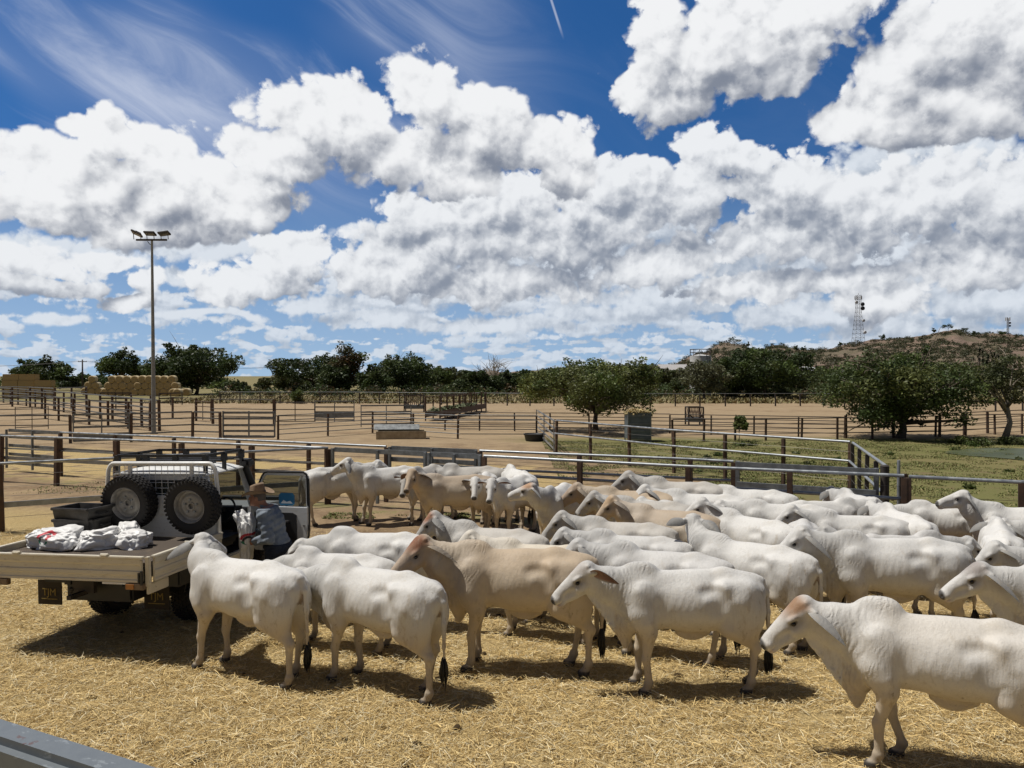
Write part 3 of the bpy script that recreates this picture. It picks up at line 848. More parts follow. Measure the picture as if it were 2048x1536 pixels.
def scrub(name, spots, leaf_n, leaf, tints, seed, flat=0.7):
    """Far vegetation that reads as one mass."""
    rs = np.random.RandomState(seed); cl = []
    for (x, y, z, r) in spots:
        for k in range(4):
            cl.append(((x + rs.randn() * r * 0.6, y + rs.randn() * r * 0.6, z + r * (0.35 + 0.4 * rs.rand())), r * (0.5 + 0.4 * rs.rand())))
    V, Q, C = leaf_cloud(cl, leaf_n, leaf, tints, rs, flat)
    o = obj_from(name, V, Q, LEAF); set_color(o, 'tint', C); tag(o, kind='stuff')
rs_ = random.Random(9)
sp = []
for i in range(420):                                    # tree line across the flat land
    px = rs_.uniform(-300, 2400); Y = rs_.uniform(190, 330)
    if 470 < px < 560 and Y < 500: continue
    sp.append(((px - 1024) / F_PX * Y, Y, max(0, hill_h(px, Y)) if px > 900 else 0, rs_.uniform(1.8, 4.2) * (1.0 if px > 560 else 0.7)))
scrub('far_treeline', sp, 80000, 0.95, DK[1:] + MG[:2] + OL, 31)
sp = []
for i in range(4300):                                    # scrub over the hill
    px = rs_.uniform(1080, 2300); Y = 330 + 300 * rs_.random() ** 0.8
    dens = mnoise.noise(Vector((px * 0.012, Y * 0.02, 2)))
    if dens < -0.27 + 0.9 * ((Y - 330) / 300 - 0.55) * 0.5: continue
    sp.append(((px - 1024) / F_PX * Y, Y, hill_h(px, Y) - 0.5, rs_.uniform(0.8, 2.3)))
scrub('hill_scrub', sp, 150000, 0.85, ((0.05, 0.06, 0.025), (0.08, 0.085, 0.04), (0.065, 0.062, 0.03)), 32)
sp = []
for i in range(210):                                    # undergrowth along the far fence and the creek bank
    px = rs_.uniform(470, 1700); Y = rs_.uniform(112, 150)
    sp.append(((px - 1024) / F_PX * Y, Y, 0, rs_.uniform(0.6, 2.0)))
scrub('bank_undergrowth', sp, 36000, 0.40, OL[2:] + ((0.13, 0.09, 0.045), (0.085, 0.065, 0.032)) + DK + MG[:1], 33)
sp = []
for i in range(26):
    x = rs_.uniform(10, 30); Y = rs_.uniform(17, 39)
    sp.append((x, Y, -0.05, rs_.uniform(0.08, 0.22)))
for i in range(26):
    p = gp(rs_.uniform(1880, 2200), rs_.uniform(882, 896)); sp.append((p.x, p.y, -0.05, rs_.uniform(0.2, 0.45)))
for i in range(14):
    p = gp(rs_.uniform(1380, 1680), rs_.uniform(905, 945)); sp.append((p.x, p.y, -0.05, rs_.uniform(0.08, 0.22)))
scrub('weeds', sp, 16000, 0.10, MG + OL[:1], 34, 0.6)
# lone trees standing on the crest
for px, hh, ww, sd_ in ((1468, 16, 34, 1), (1497, 9, 9, 2), (1592, 10, 12, 3), (1606, 10, 12, 4), (1680, 8, 12, 5), (1764, 9, 14, 6), (1868, 12, 10, 7), (1896, 10, 26, 8), (1926, 9, 26, 9), (1948, 9, 18, 10), (2004, 9, 20, 11), (1240, 10, 8, 12), (1226, 8, 6, 13)):
    Y = 600.0; z = hill_h(px, Y) - 0.5
    tree('ridge_tree', ((px - 1024) / F_PX * Y, Y, z), (hh + 6) * Y / F_PX, ww * Y / F_PX, 'tiny dark tree standing against the sky on the hill crest', group='trees on the hill crest',
         n_leaf=420, leaf=0.8, clear=0.3, n_clump=9, tints=DK, seed=60 + sd_, gap=0.8)
# ================================================================ yards: fences, gates, troughs
def metal_mat(name, c0, c1, rough=0.45, metal=0.5, sc=6.0):
    m, nt, bs = mat_new(name)
    tc = nt.nodes.new('ShaderNodeTexCoord'); o = NX(nt, tc.outputs['Object'])
    n1 = nnoise(nt, o, sc, 5.0, 0.65)
    plug(nt, mixc(nt, smooth(nt, n1, 0.35, 0.68), c0, c1), bs.inputs['Base Color'])
    bs.inputs['Metallic'].default_value = metal; bs.inputs['Roughness'].default_value = rough
    plug(nt, smooth(nt, n1, 0.3, 0.7, rough - 0.08, rough + 0.15), bs.inputs['Roughness'])
    b = nt.nodes.new('ShaderNodeBump'); b.inputs['Distance'].default_value = 0.004; b.inputs['Strength'].default_value = 0.4; plug(nt, n1, b.inputs['Height']); nt.links.new(b.outputs[0], bs.inputs['Normal'])
    return m
GALV = metal_mat('galvanised_steel', (0.24, 0.26, 0.28), (0.38, 0.40, 0.41), 0.42, 0.55)
GREY = metal_mat('grey_rail', (0.15, 0.16, 0.165), (0.25, 0.265, 0.27), 0.5, 0.4)
RUST = metal_mat('brown_post', (0.060, 0.036, 0.024), (0.115, 0.066, 0.040), 0.7, 0.15)
DKST = metal_mat('dark_post', (0.035, 0.030, 0.027), (0.075, 0.062, 0.052), 0.65, 0.2)
WIRE = make_simple('fence_wire', (0.16, 0.15, 0.14), 0.5, 0.5)

def lerp_pts(pts, step):
    """Points at an even spacing along a polyline, both ends included."""
    out = []
    for a, b in zip(pts, pts[1:]):
        a, b = Vector(a), Vector(b); n = max(1, round((b - a).length / step))
        for i in range(n): out.append(a.lerp(b, i / n))
    out.append(Vector(pts[-1])); return out

def fence(label, pts, H=1.45, rails=((1.45, 0.032, 'r'),), wires=(), step=2.0, post=0.085, postm=None, railm=None, group='yard fences', skip_post=(), round_post=False):
    pts = [Vector((p[0], p[1], 0)) for p in pts]
    root = empty('yard_fence', pts[0], 0, label, 'fence', group)
    L = [p - pts[0] for p in pts]
    for i, p in enumerate(lerp_pts(L, step)):
        if i in skip_post: continue
        mb = MB()
        j = min(range(len(L) - 1), key=lambda k: min((p - L[k]).length, (p - L[k + 1]).length))
        d = (L[j + 1] - L[j]).normalized(); ang = math.atan2(d.y, d.x)
        if round_post: mb.tube([(p.x, p.y, -0.05), (p.x, p.y, H - 0.01)], post / 2, 10)
        else: mb.box((p.x, p.y, (H - 0.03) / 2), (post, post * 0.9, H - 0.03), Matrix.Rotation(random.gauss(0, 0.010), 3, 'X') @ Matrix.Rotation(random.gauss(0, 0.010), 3, 'Y') @ Matrix.Rotation(ang + random.gauss(0, 0.03), 3, 'Z'), 0.006)
        mb.build('post', postm or RUST, root, autosmooth=40)
    for (z, r, kind) in rails:
        mb = MB()
        for a, b in zip(L, L[1:]):
            d = (b - a).normalized(); n = Vector((d.y, -d.x, 0))
            o = n * (0 if z >= H - 0.01 else post / 2 + r)
            A, B = a + o + Vector((0, 0, z)), b + o + Vector((0, 0, z))
            if kind == 'r':
                q = lerp_pts([A, B], 6.1)
                q = [v + Vector((0, 0, random.gauss(0, 0.010))) for v in q]
                mb.tube(q, r, 10)
                for c in q[1:-1]: mb.tube([c - d * 0.07, c + d * 0.07], r * 1.12, 10)
            else: mb.bar(A, B, r * 0.9, r * 2.4, 0.008)
        mb.build('rail', railm or GALV, root, autosmooth=40)
    for z in wires:
        mb = MB()
        for a, b in zip(L, L[1:]):
            d = (b - a).normalized(); n = Vector((d.y, -d.x, 0)) * (post / 2 + 0.004)
            q = lerp_pts([a, b], step / 2)
            mb.tube([p + n + Vector((0, 0, z - (0.012 if i % 2 else 0))) for i, p in enumerate(q)], 0.0035, 4)
        mb.build('wire', WIRE, root)
    return root

def gate(label, a, b, H=1.45, rails=(0.35, 0.75, 1.1, 1.42), r=0.035, mat=None, group='yard gates', flat=True, uprights=3, sheet=None, z0=0.12):
    a, b = Vector((a[0], a[1], 0)), Vector((b[0], b[1], 0))
    root = empty('yard_gate', a, 0, label, 'gate', group)
    d = b - a; n = d.normalized()
    for i in range(uprights):
        mb = MB(); p = d * (i / (uprights - 1))
        if flat: mb.box((p.x, p.y, (H + z0) / 2), (r * 1.6, r * 1.6, H - z0), Matrix.Rotation(math.atan2(n.y, n.x), 3, 'Z'), 0.006)
        else: mb.tube([(p.x, p.y, z0), (p.x, p.y, H)], r, 8)
        mb.build('upright', mat or GREY, root, autosmooth=40)
    off = Vector((n.y, -n.x, 0)) * (r * 1.9)
    for z in rails:
        mb = MB()
        if flat: mb.bar(off + Vector((0, 0, z)), d + off + Vector((0, 0, z)), r * 0.9, r * 2.6, 0.006)
        else: mb.tube([off * 0.0 + Vector((0, 0, z)), d + Vector((0, 0, z))], r, 8)
        mb.build('rail', mat or GREY, root, autosmooth=40)
    if sheet:
        mb = MB(); mb.bar(-off + Vector((0, 0, (sheet[0] + sheet[1]) / 2)), d - off + Vector((0, 0, (sheet[0] + sheet[1]) / 2)), 0.012, sheet[1] - sheet[0])
        mb.build('sheet', GREY, root)
    return root

def g2(px, py): p = gp(px, py); return (p.x, p.y)

# back fence of the cattle pen, and its left wing
B0 = (-4.74, 19.75)
fence('grey pipe fence with brown posts close behind the cattle', [(7.25, 14.2), (3.63, 15.85), (-0.65, 17.85)], rails=((1.45, 0.034, 'r'), (1.02, 0.034, 'r')), wires=(1.25, 0.80, 0.6, 0.4), step=2.05, post=0.105)
fence('single rail pipe fence running off the right edge in front of the green paddock', [(17.0, 10.0), (8.92, 13.45), (7.32, 14.17)], rails=((1.45, 0.034, 'r'),), wires=(1.1, 0.80, 0.5), step=4.6, post=0.09)
gate('grey flat railed gate behind the left group of cattle', (-0.75, 17.9), (-2.0, 18.5), rails=(0.45, 0.8, 1.12, 1.41), H=1.45, r=0.045)
gate('grey flat railed gate next to the open truck door', (-2.1, 18.55), (-4.6, 19.7), rails=(0.45, 0.95, 1.41), H=1.45, r=0.045)
fence('grey pipe fence running left behind the truck cab', [B0, (-10.8, 16.2), (-18.0, 11.9)], rails=((1.45, 0.032, 'r'), (0.56, 0.05, 'f')), wires=(1.2, 0.95, 0.75, 0.3), step=3.3, post=0.13)
fence('grey pipe fence on the far left in front of the lane', [B0, (-15.9, 23.9), (-26, 27.8)], rails=((1.45, 0.034, 'r'), (0.75, 0.045, 'f'), (1.05, 0.02, 'f')), wires=(0.4,), step=2.3, post=0.13)
# second fence, across the lane
fence('far side lane fence with a bright pipe top rail', [(4.82, 16.72), (3.97, 17.1), (-0.80, 19.05)], rails=((1.45, 0.032, 'r'), (1.0, 0.032, 'r')), wires=(1.2, 0.75, 0.5), step=2.1, post=0.10, skip_post=())
gate('grey flat railed gate on the far side of the lane', (-0.9, 19.1), (-3.2, 20.1), rails=(0.45, 0.8, 1.12, 1.41), H=1.45, r=0.045)
fence('lane fence with a pipe top rail running to the left yards', [(-3.3, 20.15), (-14.8, 25.2)], rails=((1.45, 0.032, 'r'), (0.9, 0.03, 'f')), wires=(1.15, 0.6, 0.35), step=2.3, post=0.10)
gate('wide grey gate at the left edge beyond the lane fence', (-14.9, 25.3), (-17.5, 26.6), rails=(0.3, 0.6, 0.9, 1.2, 1.42), H=1.45, r=0.04)
gate('wide grey gate closing the lane at the right', (4.9, 16.68), (7.32, 15.42), rails=(0.4, 0.95, 1.38), H=1.45, r=0.055, uprights=2)
mbp = MB(); p = gp(1786, 1015)
strainer = empty('strainer_post', (7.45, 15.35, 0), 0, 'thick dark steel post beside the lane gate', 'post')
mbp.tube([(0, 0, -0.05), (0, 0, 1.5)], 0.085, 14); mbp.tube([(0, 0, 1.5), (0, 0, 1.52)], [0.09, 0.06], 14); mbp.build('shaft', DKST, strainer, autosmooth=40)
mbp = MB(); mbp.box((0, 0.09, 0.9), (0.03, 0.05, 0.12)); mbp.box((0, 0.09, 0.4), (0.03, 0.05, 0.12)); mbp.build('hinge', GALV, strainer)
strainer2 = empty('strainer_post', (7.44, 14.6, 0), 0, 'brown square post just right of the thick dark post', 'post')
mbp = MB(); mbp.box((0, 0, 0.72), (0.13, 0.11, 1.44), None, 0.008); mbp.build('shaft', RUST, strainer2)
mbp = MB(); mbp.tube([(-0.09, 0, 0.1), (-0.09, 0, 1.7)], 0.03, 10); mbp.build('pipe', GALV, strainer2, autosmooth=40)
# diagonal paddock fence on the right
fence('diagonal pipe fence with brown posts along the green paddock', [(1.85, 32.0), (5.5, 26.1), (9.42, 21.4)], rails=((1.45, 0.035, 'r'), (0.93, 0.035, 'r')), wires=(1.2, 0.65, 0.4), step=2.1, post=0.10)
fence('short pipe fence returning from the paddock corner to the lane gate', [(9.45, 21.3), (7.55, 15.5)], rails=((1.45, 0.035, 'r'), (0.95, 0.035, 'r')), wires=(1.2, 0.7, 0.45), step=1.6, post=0.10, postm=DKST)
gate('narrow pale grey gate behind the black tub', (1.75, 32.1), g2(1073, 872), rails=(0.2, 0.5, 0.8, 1.1, 1.4), r=0.03, uprights=3, mat=GALV)
# dark rail fences of the middle yards
FIVE = tuple((z, 0.022, 'r') for z in (0.25, 0.48, 0.70, 0.90, 1.10))
fence('dark five rail fence crossing the yards under the spreading tree', [g2(822, 860), g2(1100, 863), g2(1340, 867), g2(1690, 876)], H=1.1, rails=FIVE, step=2.1, post=0.085, postm=RUST, railm=DKST)
fence('dark five rail fence rising to the right edge under the hanging tree', [g2(1692, 877), g2(1880, 874), g2(2060, 860), g2(2200, 846)], H=1.25, rails=tuple((z, 0.025, 'r') for z in (0.3, 0.6, 0.9, 1.25)), step=2.6, post=0.12, postm=RUST, railm=DKST)
fence('dark low rail fence behind the green paddock', [g2(1345, 884), g2(1532, 881), g2(1745, 878), g2(1990, 869), g2(2150, 865)], H=1.15, rails=((1.13, 0.026, 'r'), (0.85, 0.016, 'r'), (0.6, 0.016, 'r'), (0.35, 0.016, 'r')), step=2.0, post=0.095, postm=RUST, railm=DKST)
fence('dark rail fence behind the concrete trough', [g2(556, 879), g2(745, 866), g2(916, 878), g2(1073, 879)], H=1.25, rails=tuple((z, 0.022, 'r') for z in (0.28, 0.52, 0.76, 1.0, 1.25)), step=2.9, post=0.09, postm=RUST, railm=GREY)
gate('wide grey five bar gate left of the concrete trough', g2(446, 879), g2(549, 879), rails=(0.15, 0.45, 0.75, 1.1, 1.4), H=1.48, r=0.045)
fence('grey flat rail fence crossing left past the light pole', [g2(440, 880), g2(385, 878), g2(262, 884)], H=1.45, rails=((1.42, 0.035, 'f'), (1.1, 0.03, 'f'), (0.75, 0.03, 'f'), (0.4, 0.03, 'f')), step=2.2, post=0.12, postm=RUST, railm=GREY)
gate('long grey gate left of the light pole with a solid lower panel', g2(258, 884), g2(146, 888), rails=(0.8, 1.1, 1.42), H=1.45, r=0.04, sheet=(0.1, 0.5))
fence('dark two rail fence at the left edge of the yards', [g2(140, 887), g2(-40, 890)], H=1.4, rails=((1.38, 0.035, 'r'), (0.9, 0.025, 'r'), (0.5, 0.025, 'r')), step=3.0, post=0.12, postm=RUST, railm=DKST)
gate('tall dark mesh gate standing left of the long grey gate', g2(30, 866), g2(96, 862), H=1.5, rails=(0.3, 0.75, 1.45), r=0.022, mat=DKST, flat=False)
fence('dark rail fence from the left edge towards the square bales', [g2(-40, 842), g2(90, 838), g2(178, 850), g2(300, 862)], H=1.7, rails=tuple((z, 0.03, 'r') for z in (0.4, 0.8, 1.2, 1.7)), step=3.2, post=0.14, postm=RUST, railm=DKST)
fence('long weathered fence sloping down from the left edge to the light pole', [g2(-30, 800), g2(90, 818), g2(200, 838), g2(318, 862)], H=1.9, rails=tuple((z, 0.04, 'f') for z in (0.5, 0.9, 1.35, 1.85)), step=4.6, post=0.16, postm=RUST, railm=GREY)
fence('weathered fence in front of the square bales', [g2(-10, 812), g2(60, 815), g2(110, 822), g2(172, 815)], H=2.2, rails=tuple((z, 0.04, 'f') for z in (0.6, 1.2, 1.7, 2.15)), step=4.8, post=0.17, postm=RUST, railm=GREY)
gate('small rail panel in front of the round bale stack', g2(201, 822), g2(262, 822), H=1.75, rails=(0.4, 0.8, 1.2, 1.7), r=0.05, mat=DKST)
gate('low two rail panel right of the light pole', g2(318, 814), g2(364, 812), H=1.5, rails=(0.5, 0.9, 1.45), r=0.05, mat=DKST)
fence('thin wire fence between the light pole and the far gate', [g2(262, 829), g2(345, 838), g2(392, 842)], H=1.7, rails=((1.68, 0.02, 'r'),), wires=(1.2, 0.7), step=5.4, post=0.14, postm=RUST, railm=DKST)
gate('small brown barred gate in the middle of the far yard', g2(390, 842), g2(421, 845), H=1.5, rails=(0.3, 0.7, 1.1, 1.45), r=0.03, mat=RUST, flat=False)
fence('brown three rail fence right of the small barred gate', [g2(425, 848), g2(548, 850)], H=1.75, rails=tuple((z, 0.03, 'r') for z in (0.55, 1.05, 1.7)), step=3.6, post=0.15, postm=RUST, railm=DKST)
gate('brown barred gate left of the grey screened panels', g2(551, 846), g2(629, 846), H=1.5, rails=(0.12, 0.5, 0.95, 1.45), r=0.03, mat=DKST, flat=False)
gate('grey portable panel with a wide solid band', g2(630, 847), g2(708, 847), H=1.6, rails=(0.25, 1.15, 1.55), r=0.035, mat=GREY, sheet=(0.4, 0.85))
gate('grey portable panel with slats right of the solid band panel', g2(722, 858), g2(822, 856), H=1.5, rails=(0.3, 0.55, 0.9, 1.05, 1.45), r=0.035, mat=GREY)
# boundary fence
fence('long far boundary fence of thin wire and posts before the trees', [g2(440, 807), g2(680, 807), g2(1060, 812), g2(1400, 813), g2(1650, 812), g2(1720, 822), g2(2100, 822)], H=1.4, rails=((1.38, 0.025, 'r'),), wires=(1.0, 0.65, 0.3), step=2.6, post=0.13, postm=DKST, railm=GREY)

# ---- floodlight mast
def flood_mast():
    b = gp(307, 868); H = 11.3
    root = empty('light_pole', b, 0, 'tall grey pole carrying three floodlights above the yards', 'light pole')
    mb = MB(); mb.tube([(0, 0, 0), (-0.02, 0, H * 0.5), (-0.05, 0, H - 0.3)], [0.125, 0.095, 0.06], 14); mb.tube([(0, 0, 0), (0, 0, 0.04)], 0.22, 14)
    mb.build('pole', metal_mat('mast_steel', (0.20, 0.21, 0.21), (0.30, 0.31, 0.31), 0.55, 0.3), root, autosmooth=40)
    mb = MB(); mb.box((-0.05, -0.05, H - 0.28), (1.75, 0.10, 0.10), None, 0.01); mb.tube([(-0.3, 0, H - 0.35), (-0.2, 0.02, H - 0.5), (-0.06, 0, H - 0.55)], 0.02, 6)
    mb.build('crossarm', DKST, root)
    for i, (x, t) in enumerate(((-0.85, 24), (-0.10, 2), (0.70, -8))):
        f = MB(); rot = Matrix.Rotation(R(t), 3, 'Y') @ Matrix.Rotation(R(-20), 3, 'X')
        f.box((x, -0.12, H + 0.07), (0.62, 0.42, 0.10), rot, 0.03); f.box((x, 0.02, H + 0.13), (0.34, 0.16, 0.12), rot, 0.02)
        o = f.build('floodlight', DKST, root)
        g = MB(); g.box((x, -0.15, H + 0.07 - 0.055), (0.54, 0.34, 0.012), rot); g.build('lens', make_simple('lens_glass', (0.07, 0.075, 0.08), 0.15), o)
        g = MB(); g.bar((x - 0.2, -0.05, H - 0.25), (x - 0.2, -0.1, H + 0.06), 0.03); g.bar((x + 0.2, -0.05, H - 0.25), (x + 0.2, -0.1, H + 0.06), 0.03); g.build('bracket', DKST, o)
flood_mast()

# ---- troughs, feeders and tubs
CONC = metal_mat('trough_concrete', (0.26, 0.205, 0.13), (0.40, 0.33, 0.22), 0.85, 0.0, 3.0)
def trough():
    a, b = gp(752, 879), gp(852, 878); d = b - a; L = d.length
    root = empty('water_trough', a.lerp(b, 0.5), math.atan2(d.y, d.x), 'long pale concrete trough with a grey cover plate', 'trough')
    m = MB(); w = 1.0; t = 0.08; h = 0.42
    m.box((0, 0, h / 2), (L, t, h), None, 0.012); m.box((0, w, h / 2), (L, t, h), None, 0.012)
    m.box((-L / 2 + t / 2, w / 2, h / 2), (t, w - t, h - 0.004)); m.box((L / 2 - t / 2, w / 2, h / 2), (t, w - t, h - 0.004)); m.box((0, w / 2, 0.05), (L - 2 * t, w - t, 0.06))
    m.build('basin', CONC, root)
    m = MB(); m.box((-0.25, w * 0.86, h + 0.16), (L * 0.93, 0.04, 0.42), Matrix.Rotation(R(-52), 3, 'X'), 0.005); m.build('cover', GREY, root)
    m = MB(); m.box((0, w / 2, 0.28), (L - 2 * t, w - t, 0.01)); m.build('water', make_simple('trough_water', (0.05, 0.06, 0.05), 0.1), root)
trough()
def tub(px0, px1, py, h, label, mat, name='feed_tub'):
    a, b = gp(px0, py), gp(px1, py); c = (a + b) / 2; r = (b - a).length / 2
    root = empty(name, c, 0, label, 'tub')
    m = MB(); m.lathe([(0.02, 0.02), (r * 0.82, 0.0), (r * 0.86, 0.04), (r, h), (r * 1.04, h), (r * 1.04, h - 0.05), (r * 0.99, h - 0.06), (r * 0.94, h), (r * 0.84, 0.06), (0.02, 0.06)], n=28); m.build('basin', mat, root, smooth=True)
    m = MB(); m.lathe([(r * 1.0, h - 0.02), (r * 1.07, h - 0.005), (r * 1.07, h + 0.02), (r * 0.95, h + 0.02)], n=28); m.build('rim', mat, root, smooth=True)
tub(1048, 1090, 882, 0.36, 'black round tub at the end of the diagonal fence', make_simple('black_rubber', (0.025, 0.026, 0.028), 0.6))
def hay_bin():
    a, b = gp(1257, 884), gp(1302, 884); d = b - a; L = d.length
    root = empty('hay_bin', a.lerp(b, 0.5) + Vector((0, 0.6, 0)), 0, 'tall grey steel bin heaped with hay under the spreading tree', 'feed bin')
    m = MB(); H = 1.35; W = 1.1
    m.box((0, -W / 2, H / 2 + 0.1), (L, 0.03, H)); m.box((0, W / 2, H / 2 + 0.1), (L, 0.03, H)); m.box((-L / 2, 0, H / 2 + 0.1), (0.03, W - 0.03, H - 0.06)); m.box((L / 2, 0, H / 2 + 0.1), (0.03, W - 0.03, H - 0.06))
    m.build('bin_wall', metal_mat('bin_steel', (0.10, 0.12, 0.13), (0.16, 0.185, 0.20), 0.6, 0.3, 2.0), root)
    m = MB()
    for z in (0.2, 0.55, 0.9, 1.3): m.box((0, -W / 2 - 0.025, z), (L + 0.06, 0.03, 0.05))
    m.build('band', GREY, root)
    for x in (-L / 2, L / 2):
        for y in (-W / 2 - 0.026, W / 2 + 0.026):
            m = MB(); m.box((x, y, 0.75), (0.06, 0.05, 1.5)); m.build('corner_post', GREY, root)
    rs = np.random.RandomState(2); n = 900
    P = np.stack([rs.uniform(-L / 2, L / 2, n) * 0.9, rs.uniform(-W / 2, W / 2, n) * 0.9, np.zeros(n)], 1); P[:, 2] = H + 0.02 + 0.20 * (1 - (P[:, 0] / (L / 2)) ** 2) * rs.rand(n)
    yaw = rs.rand(n) * 6.28; D = np.stack([np.cos(yaw), np.sin(yaw), rs.randn(n) * 0.25], 1); T = np.stack([-np.sin(yaw), np.cos(yaw), rs.randn(n) * 0.4], 1)
    o = ribbon_mesh('hay_heap', P, D, 0.3 + 0.3 * rs.rand(n), 0.03 + 0.02 * rs.rand(n), T, np.tile([0.52, 0.42, 0.22], (n, 1)) * (0.6 + 0.6 * rs.rand(n, 1)), tint_mat('hay'), 0.05); o.parent = root
hay_bin()
def slant_feeder():
    a, b = gp(880, 842), gp(972, 822)
    root = empty('hay_feeder', a, math.atan2((b - a).y, (b - a).x), 'long rusty hay feeder with upright bars standing in the sandy yard', 'hay feeder')
    L = (b - a).length
    m = MB()
    for i in range(9):
        x = L * i / 8; m.box((x, 0, 0.9), (0.10, 0.10, 1.8)); m.box((x, 1.1, 0.9), (0.08, 0.08, 1.8))
    m.bar((0, 0, 1.75), (L, 0, 1.75), 0.05); m.bar((0, 1.1, 1.75), (L, 1.1, 1.75), 0.05)
    m.build('upright', RUST, root)
    m = MB(); m.box((L / 2, 0.5, 0.62), (L, 1.0, 0.10)); m.box((L / 2, -0.03, 0.5), (L, 0.05, 0.45)); m.box((L / 2, 1.03, 0.5), (L, 0.05, 0.45)); m.build('trough_bed', RUST, root)
    rs = np.random.RandomState(4); n = 500
    P = np.stack([rs.uniform(0, L * 0.75, n), rs.uniform(0.05, 0.95, n), 0.68 + 0.18 * rs.rand(n)], 1); yaw = rs.rand(n) * 6.28
    D = np.stack([np.cos(yaw), np.sin(yaw), rs.randn(n) * 0.2], 1); T = np.stack([-np.sin(yaw), np.cos(yaw), rs.randn(n) * 0.3], 1)
    o = ribbon_mesh('green_hay', P, D, 0.5 + 0.3 * rs.rand(n), 0.08 + 0.05 * rs.rand(n), T, np.tile([0.13, 0.15, 0.08], (n, 1)) * (0.6 + 0.6 * rs.rand(n, 1)), tint_mat('green_hay'), 0.05); o.parent = root
slant_feeder()
def rack(px0, px1, py, H, label, V_=True):
    a, b = gp(px0, py), gp(px1, py); L = (b - a).length
    root = empty('hay_rack', a, 0, label, 'hay rack')
    m = MB(); n = 11
    for i in range(n):
        x = L * i / (n - 1)
        m.bar((x, 0.1, H * 0.42), (x, -0.25, H), 0.035); m.bar((x, 0.3, H * 0.42), (x, 0.75, H), 0.035)
    m.build('bar', RUST, root)
    m = MB()
    for x in (0, L):
        m.box((x, -0.25, H / 2), (0.09, 0.09, H)); m.box((x, 0.75, H / 2), (0.09, 0.09, H)); m.bar((x, -0.25, H), (x, 0.75, H), 0.06)
    m.bar((0, -0.25, H), (L, -0.25, H), 0.07); m.bar((0, 0.75, H), (L, 0.75, H), 0.07)
    m.bar((0, -0.3, H * 0.62), (L * 0.35, -0.3, H * 0.36), 0.09); m.bar((L, -0.3, H * 0.62), (L * 0.65, -0.3, H * 0.36), 0.09)
    m.build('rack_frame', DKST, root)
    m = MB(); m.bar((0, -0.25, H * 0.33), (0, 0.75, H * 0.33), 0.05); m.bar((L, -0.25, H * 0.33), (L, 0.75, H * 0.33), 0.05); m.bar((0, 0.25, H * 0.33), (L, 0.25, H * 0.33), 0.05); m.build('cross_bar', DKST, root)
    m = MB(); m.box((L / 2, 0.2, H * 0.30), (L, 0.8, H * 0.22), None, 0.02); m.build('tray', make_simple('blue_grey_tray', (0.11, 0.135, 0.15), 0.6), root)
rack(1376, 1405, 850, 1.2, 'dark barred hay rack beyond the rail fence')
rack(809, 848, 824, 1.55, 'rusty barred hay rack in front of the far boundary fence')

# ---- hay stacks
def bale_mat():
    m, nt, bs = mat_new('hay_bale_straw')
    tc = nt.nodes.new('ShaderNodeTexCoord'); o = NX(nt, tc.outputs['Object'])
    x, y, z = separate(nt, o)
    n1 = nnoise(nt, o, 3.0, 4.0, 0.6); n2 = nnoise(nt, vmath(nt, 'MULTIPLY', o, (6.0, 6.0, 18.0)), 2.0, 4.0, 0.7)
    c = mixc(nt, n2, (0.26, 0.175, 0.08), (0.56, 0.42, 0.21)); c = mixc(nt, smooth(nt, n1, 0.45, 0.7) * 0.5, c, (0.40, 0.29, 0.15))
    plug(nt, c, bs.inputs['Base Color']); bs.inputs['Roughness'].default_value = 0.9
    b = nt.nodes.new('ShaderNodeBump'); b.inputs['Distance'].default_value = 0.06; plug(nt, n2, b.inputs['Height']); nt.links.new(b.outputs[0], bs.inputs['Normal'])
    return m
BALE = bale_mat(); NET = metal_mat('bale_wrap', (0.55, 0.45, 0.27), (0.70, 0.60, 0.40), 0.7, 0.0, 2.0)
def round_bale(seed):
    rs = random.Random(seed); m = MB(); r = 0.62; L = 1.25
    prof = [(0.02, -L / 2 + 0.03), (r * 0.35, -L / 2 + 0.015), (r * 0.7, -L / 2), (r * 0.93, -L / 2 + 0.02), (r, -L / 2 + 0.09), (r * 1.01, 0), (r, L / 2 - 0.09), (r * 0.93, L / 2 - 0.02), (r * 0.5, L / 2), (0.02, L / 2 - 0.02)]
    m.lathe(prof, axis='Y', n=22)
    o = m.build('round_hay_bale', BALE, smooth=True)
    w = MB(); w.lathe([(r * 1.0, -L / 2 + 0.12), (r * 1.022, -L / 2 + 0.13), (r * 1.03, 0), (r * 1.022, L / 2 - 0.13), (r * 1.0, L / 2 - 0.12)], axis='Y', n=22)
    w.build('net_wrap', NET, o, smooth=True)
    return o
rb = round_bale(1); first = True
def put_bale(x, y, z, label, group):
    global first
    rz = random.uniform(-0.06, 0.06)
    if first:
        first = False; o = rb; o.location = (x, y, z); o.rotation_euler = (0, 0, rz); tag(o, label, 'hay bale', group)
    else:
        o = copy_tree(rb, (x, y, z), rz, label, group)
    s_ = random.uniform(0.97, 1.04); o.scale = (s_, 1, s_)
bx0 = base_at(204, 128).x; names = ['bottom', 'second', 'top']
for row in range(3):
    for i in range(11 - row + (1 if row == 0 else 0)):
        put_bale(bx0 + 0.62 + i * 1.235 + row * 0.62, 128 + random.uniform(-0.12, 0.12), 0.62 + row * 1.06, f'round hay bale in the {names[row]} row of the long stack', f'{names[row]} row of the long bale stack')
for row in range(3):
    for i in range(3 - row):
        put_bale(base_at(172, 134).x + i * 1.24 + row * 0.62, 134, 0.62 + row * 1.06, f'round hay bale in the {names[row]} row of the short stack further left', 'round bales of the short stack')
